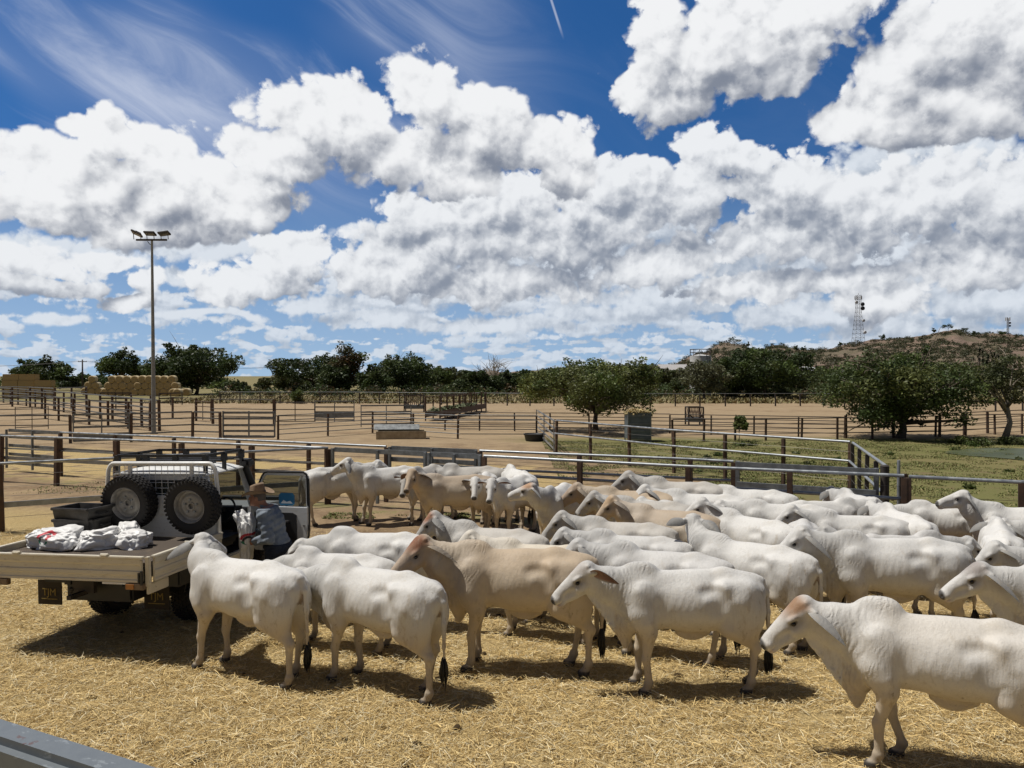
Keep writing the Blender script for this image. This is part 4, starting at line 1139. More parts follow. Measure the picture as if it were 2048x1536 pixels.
for i, (px, Y) in enumerate(((348, 126), (356, 124), (362, 131))):
    put_bale(base_at(px, Y).x, Y, 0.62, 'round hay bale lying loose at the right end of the long stack', 'loose round bales')
def square_bale():
    m = MB(); m.box((0, 0, 0.45), (2.35, 1.2, 0.88), None, 0.05); o = m.build('square_hay_bale', BALE)
    t = MB()
    for y in (-0.4, -0.13, 0.13, 0.4):
        for z in (0.03, 0.895): t.box((0, y, z), (2.36, 0.02, 0.012))
    t.build('twine', make_simple('twine', (0.16, 0.12, 0.07), 0.8), o); return o
sb = square_bale(); sx = base_at(8, 112).x
k = 0
for row in range(4):
    for i in range(2):
        x, z = sx + 1.2 + i * 2.4 + (0.12 if row == 3 else 0), row * 0.89
        lab = f'square straw bale, {["bottom", "second", "third", "top"][row]} layer of the square stack, {["outer end", "end towards the round bales"][i]}'
        if k == 0: sb.location = (x, 112, z); tag(sb, lab, 'hay bale', 'big square bales')
        else: copy_tree(sb, (x, 112 + random.uniform(-0.08, 0.08), z), random.uniform(-0.02, 0.02), lab, 'big square bales')
        k += 1
for row in range(3):
    copy_tree(sb, (base_at(90, 111).x, 111, row * 0.89), 0.03, f'square straw bale, {["bottom", "middle", "top"][row]} of the low pile at the end of the square stack', 'big square bales')

# ---- far buildings, tank, towers, poles
WHITE_PAINT = metal_mat('white_tank_paint', (0.46, 0.46, 0.45), (0.60, 0.60, 0.59), 0.5, 0.0, 0.6)
def tank():
    Y = 122; c = base_at(1401, Y); r = 21 * Y / F_PX; H = CAM_H + (752 - 712) * Y / F_PX
    root = empty('storage_tank', c, 0, 'tall round white tank with a railed top behind the trees', 'tank')
    m = MB(); m.lathe([(r, 0), (r, H * 0.33), (r * 1.004, H * 0.335), (r, H * 0.34), (r, H * 0.66), (r * 1.004, H * 0.665), (r, H * 0.67), (r, H), (r * 0.2, H + 0.25), (0.01, H + 0.27)], n=40); m.build('tank_shell', WHITE_PAINT, root, autosmooth=30)
    m = MB()
    pts = [(r * math.cos(6.283 * i / 20), r * math.sin(6.283 * i / 20), H + 1.05) for i in range(20)]
    m.tube(pts, 0.035, 6, close=True); m.tube([(x, y, H + 0.55) for x, y, z in pts], 0.03, 6, close=True)
    for (x, y, z) in pts[::2]: m.tube([(x, y, H), (x, y, z)], 0.035, 6)
    m.build('railing', DKST, root)
    m = MB()
    for s_ in (-0.22, 0.22): m.tube([(r * 0.5 + s_, -r * 0.93, 0.2), (r * 0.5 + s_, -r * 0.93, H + 0.8)], 0.03, 6)
    for i in range(24): m.tube([(r * 0.5 - 0.22, -r * 0.93, 0.4 + i * H / 24), (r * 0.5 + 0.22, -r * 0.93, 0.4 + i * H / 24)], 0.02, 5)
    m.build('ladder', DKST, root)
tank()
def shed(px0, px1, py_eave, py_ridge, Y, label, wall, roofc, depth=14):
    x0, x1 = base_at(px0, Y).x, base_at(px1, Y).x; W = x1 - x0
    he = CAM_H + (HZ - py_eave) * Y / F_PX; hr = CAM_H + (HZ - py_ridge) * Y / F_PX
    root = empty('farm_shed', ((x0 + x1) / 2, Y, 0), 0, label, 'shed')
    m = MB(); m.box((0, depth / 2, he / 2), (W, depth, he)); m.build('wall', make_simple('shed_wall', wall, 0.7), root)
    m = MB(); y0, y1 = -0.5, depth + 0.5; w2 = W / 2 + 0.4
    V = [(-w2, y0, he), (w2, y0, he), (w2, depth / 2, hr), (-w2, depth / 2, hr), (-w2, y1, he), (w2, y1, he)]
    V += [(a, b, c + 0.15) for a, b, c in V]
    m.add(V, [(0, 1, 2, 3), (3, 2, 5, 4), (6, 9, 8, 7), (9, 10, 11, 8), (0, 6, 7, 1), (4, 5, 11, 10), (0, 3, 9, 6), (3, 4, 10, 9), (1, 7, 8, 2), (2, 8, 11, 5)])
    rf = m.build('roof', make_simple('shed_roof', roofc, 0.5, 0.2), root)
    m = MB()
    for i in range(int(W / 1.2)): m.bar((-w2 + i * 1.2 + 0.5, y0, he + 0.17), (-w2 + i * 1.2 + 0.5, depth / 2, hr + 0.17), 0.06)
    m.build('roof_rib', make_simple('shed_rib', roofc, 0.5, 0.2), rf)
    m = MB(); m.box((-W * 0.2, -0.03, he * 0.4), (W * 0.25, 0.06, he * 0.8)); m.build('door', DKST, root)
shed(1326, 1384, 742, 729, 240, 'long low shed with a pale iron roof left of the white tank', (0.55, 0.55, 0.54), (0.46, 0.44, 0.42))
shed(1610, 1632, 742, 734, 260, 'small white shed at the foot of the hill', (0.6, 0.6, 0.58), (0.7, 0.7, 0.7), 6)

def lattice_tower(px, top, base_py, Y, w0_px, w1_px, label, dishes, thin=False):
    z0 = CAM_H + (HZ - base_py) * Y / F_PX; H = (base_py - top) * Y / F_PX
    c = base_at(px, Y); root = empty('radio_tower', (c.x, Y, z0 - 1.0), 0, label, 'radio tower')
    w0, w1 = w0_px * Y / F_PX / 2, w1_px * Y / F_PX / 2
    mat = metal_mat('tower_steel', (0.13, 0.13, 0.13), (0.24, 0.24, 0.24), 0.5, 0.3, 0.3)
    def wd(z): t = min(1, z / (H * 0.72)); return w0 + (w1 - w0) * t
    sg = [(-1, -1), (1, -1), (1, 1), (-1, 1)]; N = 12
    r = 0.11 if not thin else 0.09
    for s_ in sg:
        m = MB(); m.tube([(s_[0] * wd(H * i / N), s_[1] * wd(H * i / N), H * i / N) for i in range(N + 1)], r, 5); m.build('leg', mat, root)
    m = MB()
    for i in range(N):
        za, zb = H * i / N, H * (i + 1) / N; a, b = wd(za), wd(zb)
        for k in range(4):
            p, q = sg[k], sg[(k + 1) % 4]
            m.tube([(p[0] * a, p[1] * a, za), (q[0] * b, q[1] * b, zb)], r * 0.55, 4); m.tube([(q[0] * a, q[1] * a, za), (p[0] * b, p[1] * b, zb)], r * 0.55, 4)
            m.tube([(p[0] * b, p[1] * b, zb), (q[0] * b, q[1] * b, zb)], r * 0.55, 4)
    m.build('bracing', mat, root)
    for (t, sx, rad, dark) in dishes:
        z = H * t; m = MB(); x = sx * (wd(z) + rad * 0.6)
        m.lathe([(0.01, -0.5), (rad * 0.8, -0.45), (rad, 0.0), (rad, 0.5), (0.01, 0.55)], (x, -wd(z) - 0.6, z), 'Y', 16)
        m.build('dish', make_simple('dish_dark', (0.03, 0.032, 0.04), 0.5) if dark else make_simple('dish_pale', (0.55, 0.55, 0.55), 0.5), root, autosmooth=40)
    for k in range(5):
        m = MB(); a = k * 1.257; m.box((math.cos(a) * (wd(H) + 1.0), math.sin(a) * (wd(H) + 1.0), H * 0.95), (0.5, 0.5, 2.6)); m.bar((0, 0, H * 0.95), (math.cos(a) * (wd(H) + 1.0), math.sin(a) * (wd(H) + 1.0), H * 0.95), 0.15); m.build('antenna', make_simple('antenna_pale', (0.6, 0.6, 0.6), 0.5), root)
    m = MB(); m.tube([(0, 0, H), (0, 0, H * 1.04)], 0.12, 6); m.build('mast_tip', mat, root)
lattice_tower(1716, 588, 690, 590, 20, 8, 'lattice radio tower with dark dishes standing on the hill', ((0.82, 1, 1.5, True), (0.74, 1, 1.6, True), (0.86, -1, 1.2, False), (0.27, 1, 1.2, False), (0.5, 1, 1.1, False)))
lattice_tower(2015, 634, 668, 600, 3.2, 2.6, 'thin distant radio mast near the right edge of the hill', ((0.72, 1, 0.8, True), (0.55, 1, 0.7, True)), True)

def power_pole():
    Y = 170; H = CAM_H + (HZ - 719) * Y / F_PX; c = base_at(165, Y)
    root = empty('power_pole', c, 0, 'dark timber power pole behind the hay bales', 'power pole')
    m = MB(); m.tube([(0, 0, 0), (0, 0, H)], [0.2, 0.14], 10); m.build('pole', make_simple('pole_timber', (0.06, 0.05, 0.045), 0.9), root, smooth=True)
    m = MB(); m.box((0, 0, H - 0.5), (2.0, 0.12, 0.12)); m.build('crossarm', make_simple('arm_timber', (0.07, 0.06, 0.05), 0.9), root)
    m = MB()
    for x in (-0.85, 0.85):
        m.lathe([(0.02, 0), (0.06, 0.03), (0.05, 0.12), (0.06, 0.16), (0.01, 0.2)], (x, 0, H - 0.43), n=10)
    m.build('insulator', make_simple('porcelain', (0.3, 0.28, 0.26), 0.3), root)
    for x in (-0.85, 0.85):
        m = MB()
        for sgn in (-1, 1): m.tube([(x + sgn * 46 * t, 20 * t * sgn, H - 0.3 - 5.0 * t * (1 - t) - 0.6 * t) for t in [i / 12 for i in range(13)]], 0.022, 4)
        m.build('power_line', make_simple('cable', (0.05, 0.05, 0.05), 0.6), root)
power_pole()

# ---- rail of the walkway the picture was taken from
def near_rail():
    a = Vector((-0.866, 1.30, 2.668)); b = Vector((-0.50, 1.125, 2.668)); d = (b - a).normalized()
    A, B = a - d * 2.2, b + d * 1.6
    m, nt, bs = mat_new('worn_blue_grey_paint')
    tc = nt.nodes.new('ShaderNodeTexCoord'); o = NX(nt, tc.outputs['Object'])
    n1 = nnoise(nt, vmath(nt, 'MULTIPLY', o, (8.0, 14.0, 14.0)), 3.0, 5.0, 0.65); n2 = nnoise(nt, o, 40.0, 4.0, 0.7)
    c = mixc(nt, n2, (0.115, 0.135, 0.155), (0.17, 0.19, 0.205)); c = mixc(nt, smooth(nt, n1, 0.60, 0.645) * 0.5, c, (0.30, 0.33, 0.35)); c = mixc(nt, smooth(nt, n1, 0.36, 0.32) * 0.7, c, (0.12, 0.055, 0.045))
    plug(nt, c, bs.inputs['Base Color']); bs.inputs['Roughness'].default_value = 0.55; bs.inputs['Metallic'].default_value = 0.2
    root = empty('walkway_rail', A, 0, 'worn blue grey steel handrail crossing the near left corner', 'handrail')
    mb = MB(); L = (B - A).length; mb.box((L / 2, 0, 0), (L, 0.068, 0.068), None, 0.014)
    o_ = mb.build('top_rail', m, root); o_.rotation_euler = (0, 0, math.atan2(d.y, d.x))
    for t in (0.05, 0.97):
        mb = MB(); p = d * L * t; mb.box((p.x, p.y, -1.37), (0.06, 0.06, 2.66), None, 0.005); mb.build('post', m, root)
near_rail()
# ================================================================ the flat tray ute
def paint(name, c0, c1, dirt, rough=0.35):
    m, nt, bs = mat_new(name)
    tc = nt.nodes.new('ShaderNodeTexCoord'); o = NX(nt, tc.outputs['Object'])
    n1 = nnoise(nt, o, 2.6, 5.0, 0.65); n2 = nnoise(nt, vmath(nt, 'MULTIPLY', o, (3.0, 3.0, 14.0)), 2.0, 5.0, 0.7); n3 = nnoise(nt, o, 30.0, 3.0, 0.6)
    c = mixc(nt, n1, c0, c1); c = mixc(nt, smooth(nt, n2, 0.52, 0.75) * 0.5, c, dirt); c = mixc(nt, smooth(nt, n3, 0.66, 0.74) * 0.5, c, (0.16, 0.11, 0.07))
    plug(nt, c, bs.inputs['Base Color']); plug(nt, smooth(nt, n2, 0.4, 0.7, rough, rough + 0.3), bs.inputs['Roughness'])
    return m
PAINT = paint('white_body_paint', (0.70, 0.70, 0.68), (0.76, 0.76, 0.74), (0.50, 0.45, 0.36), 0.28)
CREAM = paint('cream_tray_paint', (0.56, 0.51, 0.40), (0.66, 0.61, 0.50), (0.36, 0.27, 0.16), 0.42)
BLACK = make_simple('black_plastic', (0.016, 0.016, 0.017), 0.5)
RUBBER = make_simple('tyre_rubber', (0.020, 0.018, 0.017), 0.8)
RIM = metal_mat('wheel_rim', (0.24, 0.23, 0.21), (0.38, 0.36, 0.33), 0.5, 0.35, 9.0)
DARKIN = make_simple('dark_trim', (0.028, 0.028, 0.030), 0.7)
def glass_mat():
    m, nt, bs = mat_new('tinted_glass')
    bs.inputs['Base Color'].default_value = (0.10, 0.12, 0.12, 1); bs.inputs['Roughness'].default_value = 0.03; bs.inputs['IOR'].default_value = 1.45
    tr = nt.nodes.new('ShaderNodeBsdfTransparent'); tr.inputs[0].default_value = (0.30, 0.32, 0.32, 1)
    mx = nt.nodes.new('ShaderNodeMixShader'); mx.inputs[0].default_value = 0.30
    nt.links.new(tr.outputs[0], mx.inputs[1]); nt.links.new(bs.outputs[0], mx.inputs[2]); nt.links.new(mx.outputs[0], nt.nodes['Material Output'].inputs[0])
    return m
GLASS = glass_mat()

def prism(mb, prof, a, b, axis):
    """Extrude a closed (u, z) outline along y ('Y') or x ('X') from a to b."""
    n = len(prof)
    def P(u, z, t): return (u, t, z) if axis == 'Y' else (t, u, z)
    V = [P(u, z, a) for u, z in prof] + [P(u, z, b) for u, z in prof]
    F = [tuple(range(n)), tuple(range(2 * n - 1, n - 1, -1))] + [(i, i + n, (i + 1) % n + n, (i + 1) % n) for i in range(n)]
    mb.add(V, F)

def text_mesh(name, body, size, mat, parent, loc, rot, depth=0.003):
    cu = bpy.data.curves.new(name, 'FONT'); cu.body = body; cu.size = size; cu.align_x = 'CENTER'; cu.align_y = 'CENTER'; cu.extrude = depth
    t = bpy.data.objects.new(name + '_curve', cu); COL.objects.link(t)
    me = bpy.data.meshes.new_from_object(t.evaluated_get(bpy.context.evaluated_depsgraph_get()))
    bpy.data.objects.remove(t); bpy.data.curves.remove(cu)
    o = bpy.data.objects.new(name, me); COL.objects.link(o); me.materials.clear(); me.materials.append(mat)
    o.parent = parent; o.location = loc; o.rotation_euler = rot
    return o

HEAD = R(78)
TX, TY = -4.13, 8.76
truck = empty('flatbed_ute', (TX, TY, 0.01), 0, 'white flat tray utility truck with two spare wheels and its door open', 'truck')
truck.rotation_euler = (R(-1.3), 0, HEAD)
TW, TL = 2.3, 1.42

def make_tray():
    # floor of ribbed matting
    m, nt, bs = mat_new('ribbed_mat')
    tc = nt.nodes.new('ShaderNodeTexCoord'); o = NX(nt, tc.outputs['Object']); x, y, z = separate(nt, o)
    gx = nmath(nt, 'ABSOLUTE', nmath(nt, 'SINE', x * 95.0)); gy = nmath(nt, 'ABSOLUTE', nmath(nt, 'SINE', y * 95.0))
    n1 = nnoise(nt, o, 5.0, 5.0, 0.65)
    c = mixc(nt, nmath(nt, 'MINIMUM', gx, gy), (0.020, 0.014, 0.010), (0.115, 0.085, 0.060)); c = mixc(nt, smooth(nt, n1, 0.5, 0.7) * 0.5, c, (0.17, 0.125, 0.075))
    plug(nt, c, bs.inputs['Base Color']); bs.inputs['Roughness'].default_value = 0.8
    mb = MB(); mb.box((TL / 2, TW / 2, 1.135), (TL - 0.03, TW - 0.07, 0.03)); mb.build('tray_floor', m, truck)
    # drop sides with pressed ribs
    def side_prof(out):
        s = out
        return [(0.0, 0.93), (s * 0.030, 0.93), (s * 0.030, 0.955), (s * 0.020, 0.965), (s * 0.020, 1.005), (s * 0.032, 1.015), (s * 0.032, 1.055), (s * 0.020, 1.065), (s * 0.020, 1.125), (s * 0.034, 1.14), (s * 0.034, 1.195), (0.0, 1.195)]
    mb = MB(); prism(mb, side_prof(-1), 0.085, TW - 0.085, 'Y'); mb.build('tailgate', CREAM, truck, autosmooth=30)
    for lab, y, s in (('drop_side', 0.0, -1), ('drop_side', TW, 1)):
        mb = MB(); prism(mb, [(y + u, z) for u, z in side_prof(s)], 0.075, TL, 'X'); mb.build(lab, CREAM, truck, autosmooth=30)
    for y in (0.0, TW):
        mb = MB(); s = -1 if y == 0 else 1
        mb.box((0.022, y - s * 0.022, 1.05), (0.05, 0.05, 0.34), None, 0.006); mb.box((-0.018, y - s * 0.075, 1.06), (0.03, 0.022, 0.25), None, 0.004)
        mb.build('corner_post', CREAM, truck)
        mb = MB(); mb.box((-0.040, y - s * 0.062, 0.985), (0.018, 0.026, 0.16)); mb.box((-0.040, y - s * 0.100, 0.985), (0.016, 0.018, 0.12)); mb.build('latch', BLACK, truck)
    mb = MB()
    mb.box((-0.016, TW / 2, 1.213), (0.06, TW - 0.1, 0.03), None, 0.008); mb.build('top_rail', CREAM, truck)
    for y, s in ((0.0, -1), (TW, 1)):
        mb = MB(); mb.box((TL / 2 + 0.03, y + s * 0.014, 1.213), (TL - 0.05, 0.06, 0.03), None, 0.008); mb.build('top_rail', CREAM, truck)
    for (x, y) in ((-0.03, 0.55), (-0.03, 1.75), (0.72, -0.02)):
        mb = MB(); mb.box((x, y, 1.235), (0.06, 0.09, 0.018), None, 0.005); mb.tube([(x, y - 0.05, 1.245), (x, y + 0.05, 1.245)], 0.012, 8); mb.build('catch', CREAM, truck)
    # under the tray
    mb = MB(); mb.box((TL / 2 + 0.3, TW / 2, 1.08), (TL + 0.6, TW - 0.12, 0.05)); mb.box((1.5, 1.16, 0.40), (0.12, 1.3, 0.12)); mb.box((2.0, 0.72, 0.82), (3.2, 0.09, 0.14)); mb.box((2.0, 1.45, 0.82), (3.2, 0.09, 0.14)); mb.box((0.30, TW / 2, 0.90), (0.08, 1.7, 0.08))
    for x in (0.35, 0.95): mb.box((x, TW / 2, 0.98), (0.06, 1.9, 0.14))
    mb.build('chassis', BLACK, truck)
    for y in (0.50, 1.78):
        mb = MB(); mb.lathe([(0.47, -0.16), (0.49, -0.16), (0.49, 0.16), (0.47, 0.16)], (1.60, y, 0.42), 'Y', 28); mb.v = [(x, yy, max(z, 0.50)) for x, yy, z in mb.v]; mb.build('shade_arch', BLACK, truck)  # black arches added over the wheels to darken the underside
    mb = MB(); mb.box((0.75, 1.14, 0.66), (0.40, 0.95, 0.30), None, 0.03); mb.build('shade_block', BLACK, truck)  # black block added to stand in for the shade under the tray
    for y in (1.90, 0.30):
        mb = MB(); mb.box((0.95, y, 0.80), (0.5, 0.38, 0.24), None, 0.02); mb.build('shade_box', BLACK, truck)  # more black filler, added as shade beneath the tray
    mb = MB(); mb.box((0.30, 1.22, 0.66), (0.28, 0.06, 0.05)); mb.lathe([(0.01, 0.10), (0.028, 0.08), (0.030, 0.055), (0.016, 0.03), (0.016, 0.0)], (0.20, 1.22, 0.685), n=14); mb.box((0.42, 1.22, 0.74), (0.06, 0.30, 0.16)); mb.build('tow_hitch', DKST, truck)
    # tail lamps and side bin
    for y in (0.16, TW - 0.30):
        mb = MB(); mb.box((-0.015, y, 0.885), (0.06, 0.24, 0.075), None, 0.008); lp = mb.build('tail_lamp', make_simple('lamp_housing', (0.16, 0.11, 0.07), 0.5), truck)
        mb = MB(); mb.box((-0.050, y + 0.05, 0.885), (0.012, 0.10, 0.055)); mb.build('lens', make_simple('amber_lens', (0.40, 0.16, 0.04), 0.25), lp)
    mb = MB(); mb.box((-0.02, 0.42, 0.915), (0.02, 0.34, 0.022)); mb.build('number_plate', PAINT, truck)
    mb = MB(); mb.box((0.20, 0.035, 0.845), (0.36, 0.03, 0.12), None, 0.006); mb.build('side_guard', CREAM, truck)
    # mud flaps
    YEL = make_simple('yellow_print', (0.26, 0.18, 0.035), 0.6); FLAP = make_simple('brown_flap', (0.035, 0.025, 0.013), 0.8)
    for y in (0.52, 2.10):
        mb = MB(); mb.box((0.86, y, 0.76), (0.03, 0.05, 0.5)); mb.build('flap_bracket', BLACK, truck)
        mb = MB(); mb.box((0.82, y, 0.52), (0.018, 0.36, 0.32), None, 0.006); fl = mb.build('mud_flap', FLAP, truck)
        text_mesh('lettering', 'TJM', 0.13, YEL, fl, (0.807, y, 0.52), (R(90), 0, R(-90)))
        mb = MB(); mb.box((0.808, y, 0.435), (0.006, 0.24, 0.010)); mb.build('printed_bar', YEL, fl)
make_tray()

def wheel(name, c, r, w, axis_rot, parent, deep=False):
    root = empty(name, c, 0); root.parent = parent; root.rotation_euler = axis_rot
    t = MB(); k = w / 2
    t.lathe([(r * 0.60, -k * 0.80), (r * 0.68, -k), (r * 0.86, -k * 1.05), (r * 0.95, -k * 0.92), (r, -k * 0.72), (r * 1.004, 0), (r, k * 0.72), (r * 0.95, k * 0.92), (r * 0.86, k * 1.05), (r * 0.68, k), (r * 0.60, k * 0.80)], axis='X', n=48)
    for i in range(40):                                       # tread blocks and shoulder lugs
        a = 2 * math.pi * i / 40
        for j, xx in enumerate((-0.66, -0.22, 0.22, 0.66)):
            aa = a + (0.07 if j % 2 else 0.0)
            t.box((xx * k, math.cos(aa) * r * 1.005, math.sin(aa) * r * 1.005), (k * 0.38, r * 0.105, r * 0.05), Matrix.Rotation(aa - math.pi / 2, 3, 'X'), 0.003)
        for s in (-1, 1): t.box((s * k * 0.98, math.cos(a) * r * 0.955, math.sin(a) * r * 0.955), (k * 0.16, r * 0.08, r * 0.10), Matrix.Rotation(a - math.pi / 2, 3, 'X'))
    t.build('tyre', RUBBER, root, autosmooth=35)
    m = MB(); f = -1
    m.lathe([(r * 0.62, f * k * 0.86), (r * 0.60, f * k * 0.92), (r * 0.57, f * k * 0.80), (r * 0.545, f * k * 0.30), (r * 0.47, f * k * 0.24), (r * 0.40, f * k * 0.42), (r * 0.30, f * k * 0.46), (r * 0.22, f * k * 0.36), (r * 0.16, f * k * 0.42), (r * 0.15, f * k * 0.50), (r * 0.10, f * k * 0.50), (r * 0.095, f * k * 0.1), (0.005, f * k * 0.1)], axis='X', n=40)
    m.lathe([(r * 0.62, k * 0.86), (r * 0.545, k * 0.2), (r * 0.3, k * 0.1), (0.005, k * 0.1)], axis='X', n=40)
    rim = m.build('rim', RIM, root, autosmooth=35)
    for i in range(5):
        n = MB(); a = 2 * math.pi * i / 5 + 0.3; n.lathe([(0.016, f * k * 0.36), (0.016, f * k * 0.62), (0.005, f * k * 0.64)], (0, math.cos(a) * r * 0.25, math.sin(a) * r * 0.25), 'X', 6)
        n.build('wheel_nut', GALV, rim)
    return root
SPZ = 0.0
wheel('spare_wheel', (1.27, 0.29, 1.60), 0.358, 0.20, (0, R(-5), 0), truck)
wheel('spare_wheel', (1.27, 1.24, 1.63), 0.358, 0.20, (R(60), R(-5), 0), truck)
for (x, y) in ((1.60, 0.50), (1.60, 1.78), (3.30, 0.42), (3.30, 1.64)):
    wheel('wheel', (x, y, 0.37 + y * 0.022), 0.375, 0.24, (0, 0, R(90 if y < 1 else -90)), truck)

def make_headboard():
    x = 1.45; y0, y1 = 0.03, 1.74
    mb = MB(); mb.box((x, (y0 + y1) / 2, 1.42), (0.03, y1 - y0 - 0.06, 0.56), None, 0.006); mb.build('headboard', PAINT, truck)
    mb = MB(); z1 = 2.13
    pts = [(x, y0, 1.0), (x, y0 + 0.01, 1.75)]
    for i in range(7): a = R(90) * i / 6; pts.append((x, y0 + 0.13 - 0.10 * math.cos(a), z1 - 0.16 + 0.16 * math.sin(a)))
    for i in range(7): a = R(90) * i / 6; pts.append((x, y1 - 0.13 + 0.10 * math.sin(a), z1 - 0.16 + 0.16 * math.cos(a)))
    pts += [(x, y1 - 0.01, 1.75), (x, y1, 1.0)]
    mb.tube(pts, 0.028, 10); mb.build('hoop', PAINT, truck, smooth=True)
    for y in (0.42, 1.36):
        mb = MB(); mb.box((x, y, 1.88), (0.03, 0.055, 0.48), None, 0.005); mb.build('upright', PAINT, truck)
    mb = MB()
    for i in range(17):
        y = y0 + 0.1 + (y1 - y0 - 0.2) * i / 16; mb.tube([(x + 0.01, y, 1.68), (x + 0.01, y, 2.12)], 0.0045, 5)
    for i in range(6): z = 1.72 + i * 0.075; mb.tube([(x + 0.018, y0 + 0.03, z), (x + 0.018, y1 - 0.03, z)], 0.0045, 5)
    mb.build('mesh_guard', PAINT, truck)
make_headboard()

def make_cab():
    x0, x1, y0, y1 = 1.56, 2.58, 0.24, 1.72; zs, zr = 1.36, 2.03
    # rear wall with window
    def ring(mb, outer, inner, x, th):
        n = len(outer)
        V = [(x, y, z) for y, z in outer] + [(x, y, z) for y, z in inner] + [(x + th, y, z) for y, z in outer] + [(x + th, y, z) for y, z in inner]
        F = []
        for i in range(n):
            j = (i + 1) % n
            F += [(i, j, n + j, n + i), (2 * n + j, 2 * n + i, 3 * n + i, 3 * n + j), (n + i, n + j, 3 * n + j, 3 * n + i), (j, i, 2 * n + i, 2 * n + j)]
        mb.add(V, F)
    outer = [(y0, 0.85), (y1, 0.85), (y1, 1.5), (y1 - 0.10, 1.95), (y1 - 0.16, 2.0), (y0 + 0.16, 2.0), (y0 + 0.10, 1.95), (y0, 1.5)]
    inner = [(y0 + 0.14, 1.42), (y1 - 0.14, 1.42), (y1 - 0.14, 1.5), (y1 - 0.19, 1.85), (y1 - 0.22, 1.89), (y0 + 0.22, 1.89), (y0 + 0.19, 1.85), (y0 + 0.14, 1.5)]
    mb = MB(); ring(mb, outer, inner, x0, 0.05); mb.build('cab_back', PAINT, truck)
    mb = MB(); mb.box((x0 + 0.03, (y0 + y1) / 2, 1.655), (0.008, y1 - y0 - 0.27, 0.50)); mb.build('rear_window', GLASS, truck)
    mb = MB(); ring(mb, [(a + (0.012 if a < 1 else -0.012) * -1, b) for a, b in inner], [(a + (0.02 if a < 1 else -0.02), b + (0.02 if b < 1.6 else -0.02)) for a, b in inner], x0 - 0.006, 0.02); mb.build('window_seal', BLACK, truck)
    # roof: crowned shell with drip gutters
    nx, ny = 9, 13; V = []
    for i in range(nx):
        for j in range(ny):
            u, v = i / (nx - 1), j / (ny - 1) * 2 - 1
            edge = max(abs(v), abs(2 * u - 1))
            z = 1.985 + 0.075 * (1 - abs(v) ** 4) * (1 - abs(2 * u - 1) ** 6)
            V.append((x0 - 0.02 + u * 0.98, (y0 + y1) / 2 + v * 0.70, z))
    F = [(i * ny + j, (i + 1) * ny + j, (i + 1) * ny + j + 1, i * ny + j + 1) for i in range(nx - 1) for j in range(ny - 1)]
    n = len(V); V2 = V + [(a, b, 1.965) for a, b, c in V]; F2 = F + [tuple(n + k for k in reversed(f)) for f in F]
    bd = [j for j in range(ny)] + [i * ny + ny - 1 for i in range(1, nx)] + [(nx - 1) * ny + j for j in range(ny - 2, -1, -1)] + [i * ny for i in range(nx - 2, 0, -1)]
    for a, b in zip(bd, bd[1:] + bd[:1]): F2.append((b, a, n + a, n + b))
    mb = MB(); mb.add(V2, F2); mb.build('roof', PAINT, truck, autosmooth=40)
    mb = MB()
    for y in ((y0 + y1) / 2 - 0.71, (y0 + y1) / 2 + 0.71): mb.tube([(x0 - 0.02, y, 1.965), (x0 + 0.97, y, 1.965)], 0.014, 6)
    mb.build('gutter', PAINT, truck)
    # pillars, far door, sill, floor
    for y, s in ((y0, 1), (y1, -1)):
        mb = MB(); mb.bar((x0 + 0.98, y + s * 0.13, 1.96), (x1 + 0.08, y + s * 0.03, zs), 0.06, 0.07, 0.012); mb.build('windscreen_pillar', PAINT, truck)
        mb = MB(); mb.bar((x0 + 0.07, y + s * 0.02, 1.42), (x0 + 0.09, y + s * 0.12, 1.97), 0.06, 0.10, 0.012); mb.box((x0 + 0.06, y + s * 0.03, 1.1), (0.11, 0.06, 0.66), None, 0.01); mb.build('door_pillar', PAINT, truck)
        mb = MB(); mb.box(((x0 + x1) / 2, y + s * 0.05, 0.72), (1.1, 0.10, 0.12), None, 0.02); mb.build('sill', PAINT, truck)
    mb = MB(); mb.box(((x0 + x1) / 2 + 0.08, y1 - 0.03, 1.08), (0.92, 0.06, 0.62), None, 0.02); fd = mb.build('door', PAINT, truck)
    mb = MB(); mb.bar((x0 + 0.16, y1 - 0.05, 1.40), (x0 + 0.18, y1 - 0.12, 1.92), 0.03, 0.04); mb.bar((x0 + 0.18, y1 - 0.12, 1.92), (x0 + 0.86, y1 - 0.12, 1.92), 0.03, 0.04); mb.build('window_frame', PAINT, fd)
    V = [(x0 + 0.14, y1 - 0.05, 1.39), (x1 + 0.02, y1 - 0.05, 1.39), (x0 + 0.92, y1 - 0.125, 1.93), (x0 + 0.17, y1 - 0.125, 1.93)]
    mb = MB(); mb.add(V, [(0, 1, 2, 3)]); mb.build('window_glass', GLASS, fd)
    mb = MB(); V = [(x1 + 0.07, y0 + 0.05, zs), (x1 + 0.07, y1 - 0.05, zs), (x0 + 0.985, y1 - 0.14, 1.955), (x0 + 0.985, y0 + 0.14, 1.955)]; mb.add(V, [(0, 1, 2, 3)]); mb.build('windscreen', GLASS, truck)
    mb = MB(); mb.box(((x0 + x1) / 2, (y0 + y1) / 2, 0.76), (1.1, y1 - y0 - 0.2, 0.05)); mb.box((x1 - 0.02, (y0 + y1) / 2, 1.05), (0.05, y1 - y0 - 0.12, 0.6)); mb.build('cab_floor', DARKIN, truck)
    mb = MB()
    for y in (0.50, 1.30):
        mb.box((x0 + 0.42, y, 1.00), (0.50, 0.50, 0.20), None, 0.05); mb.box((x0 + 0.17, y, 1.35), (0.14, 0.48, 0.66), Matrix.Rotation(R(-10), 3, 'Y'), 0.05); mb.box((x0 + 0.12, y, 1.74), (0.10, 0.26, 0.18), None, 0.04)
    mb.build('seat', DARKIN, truck)
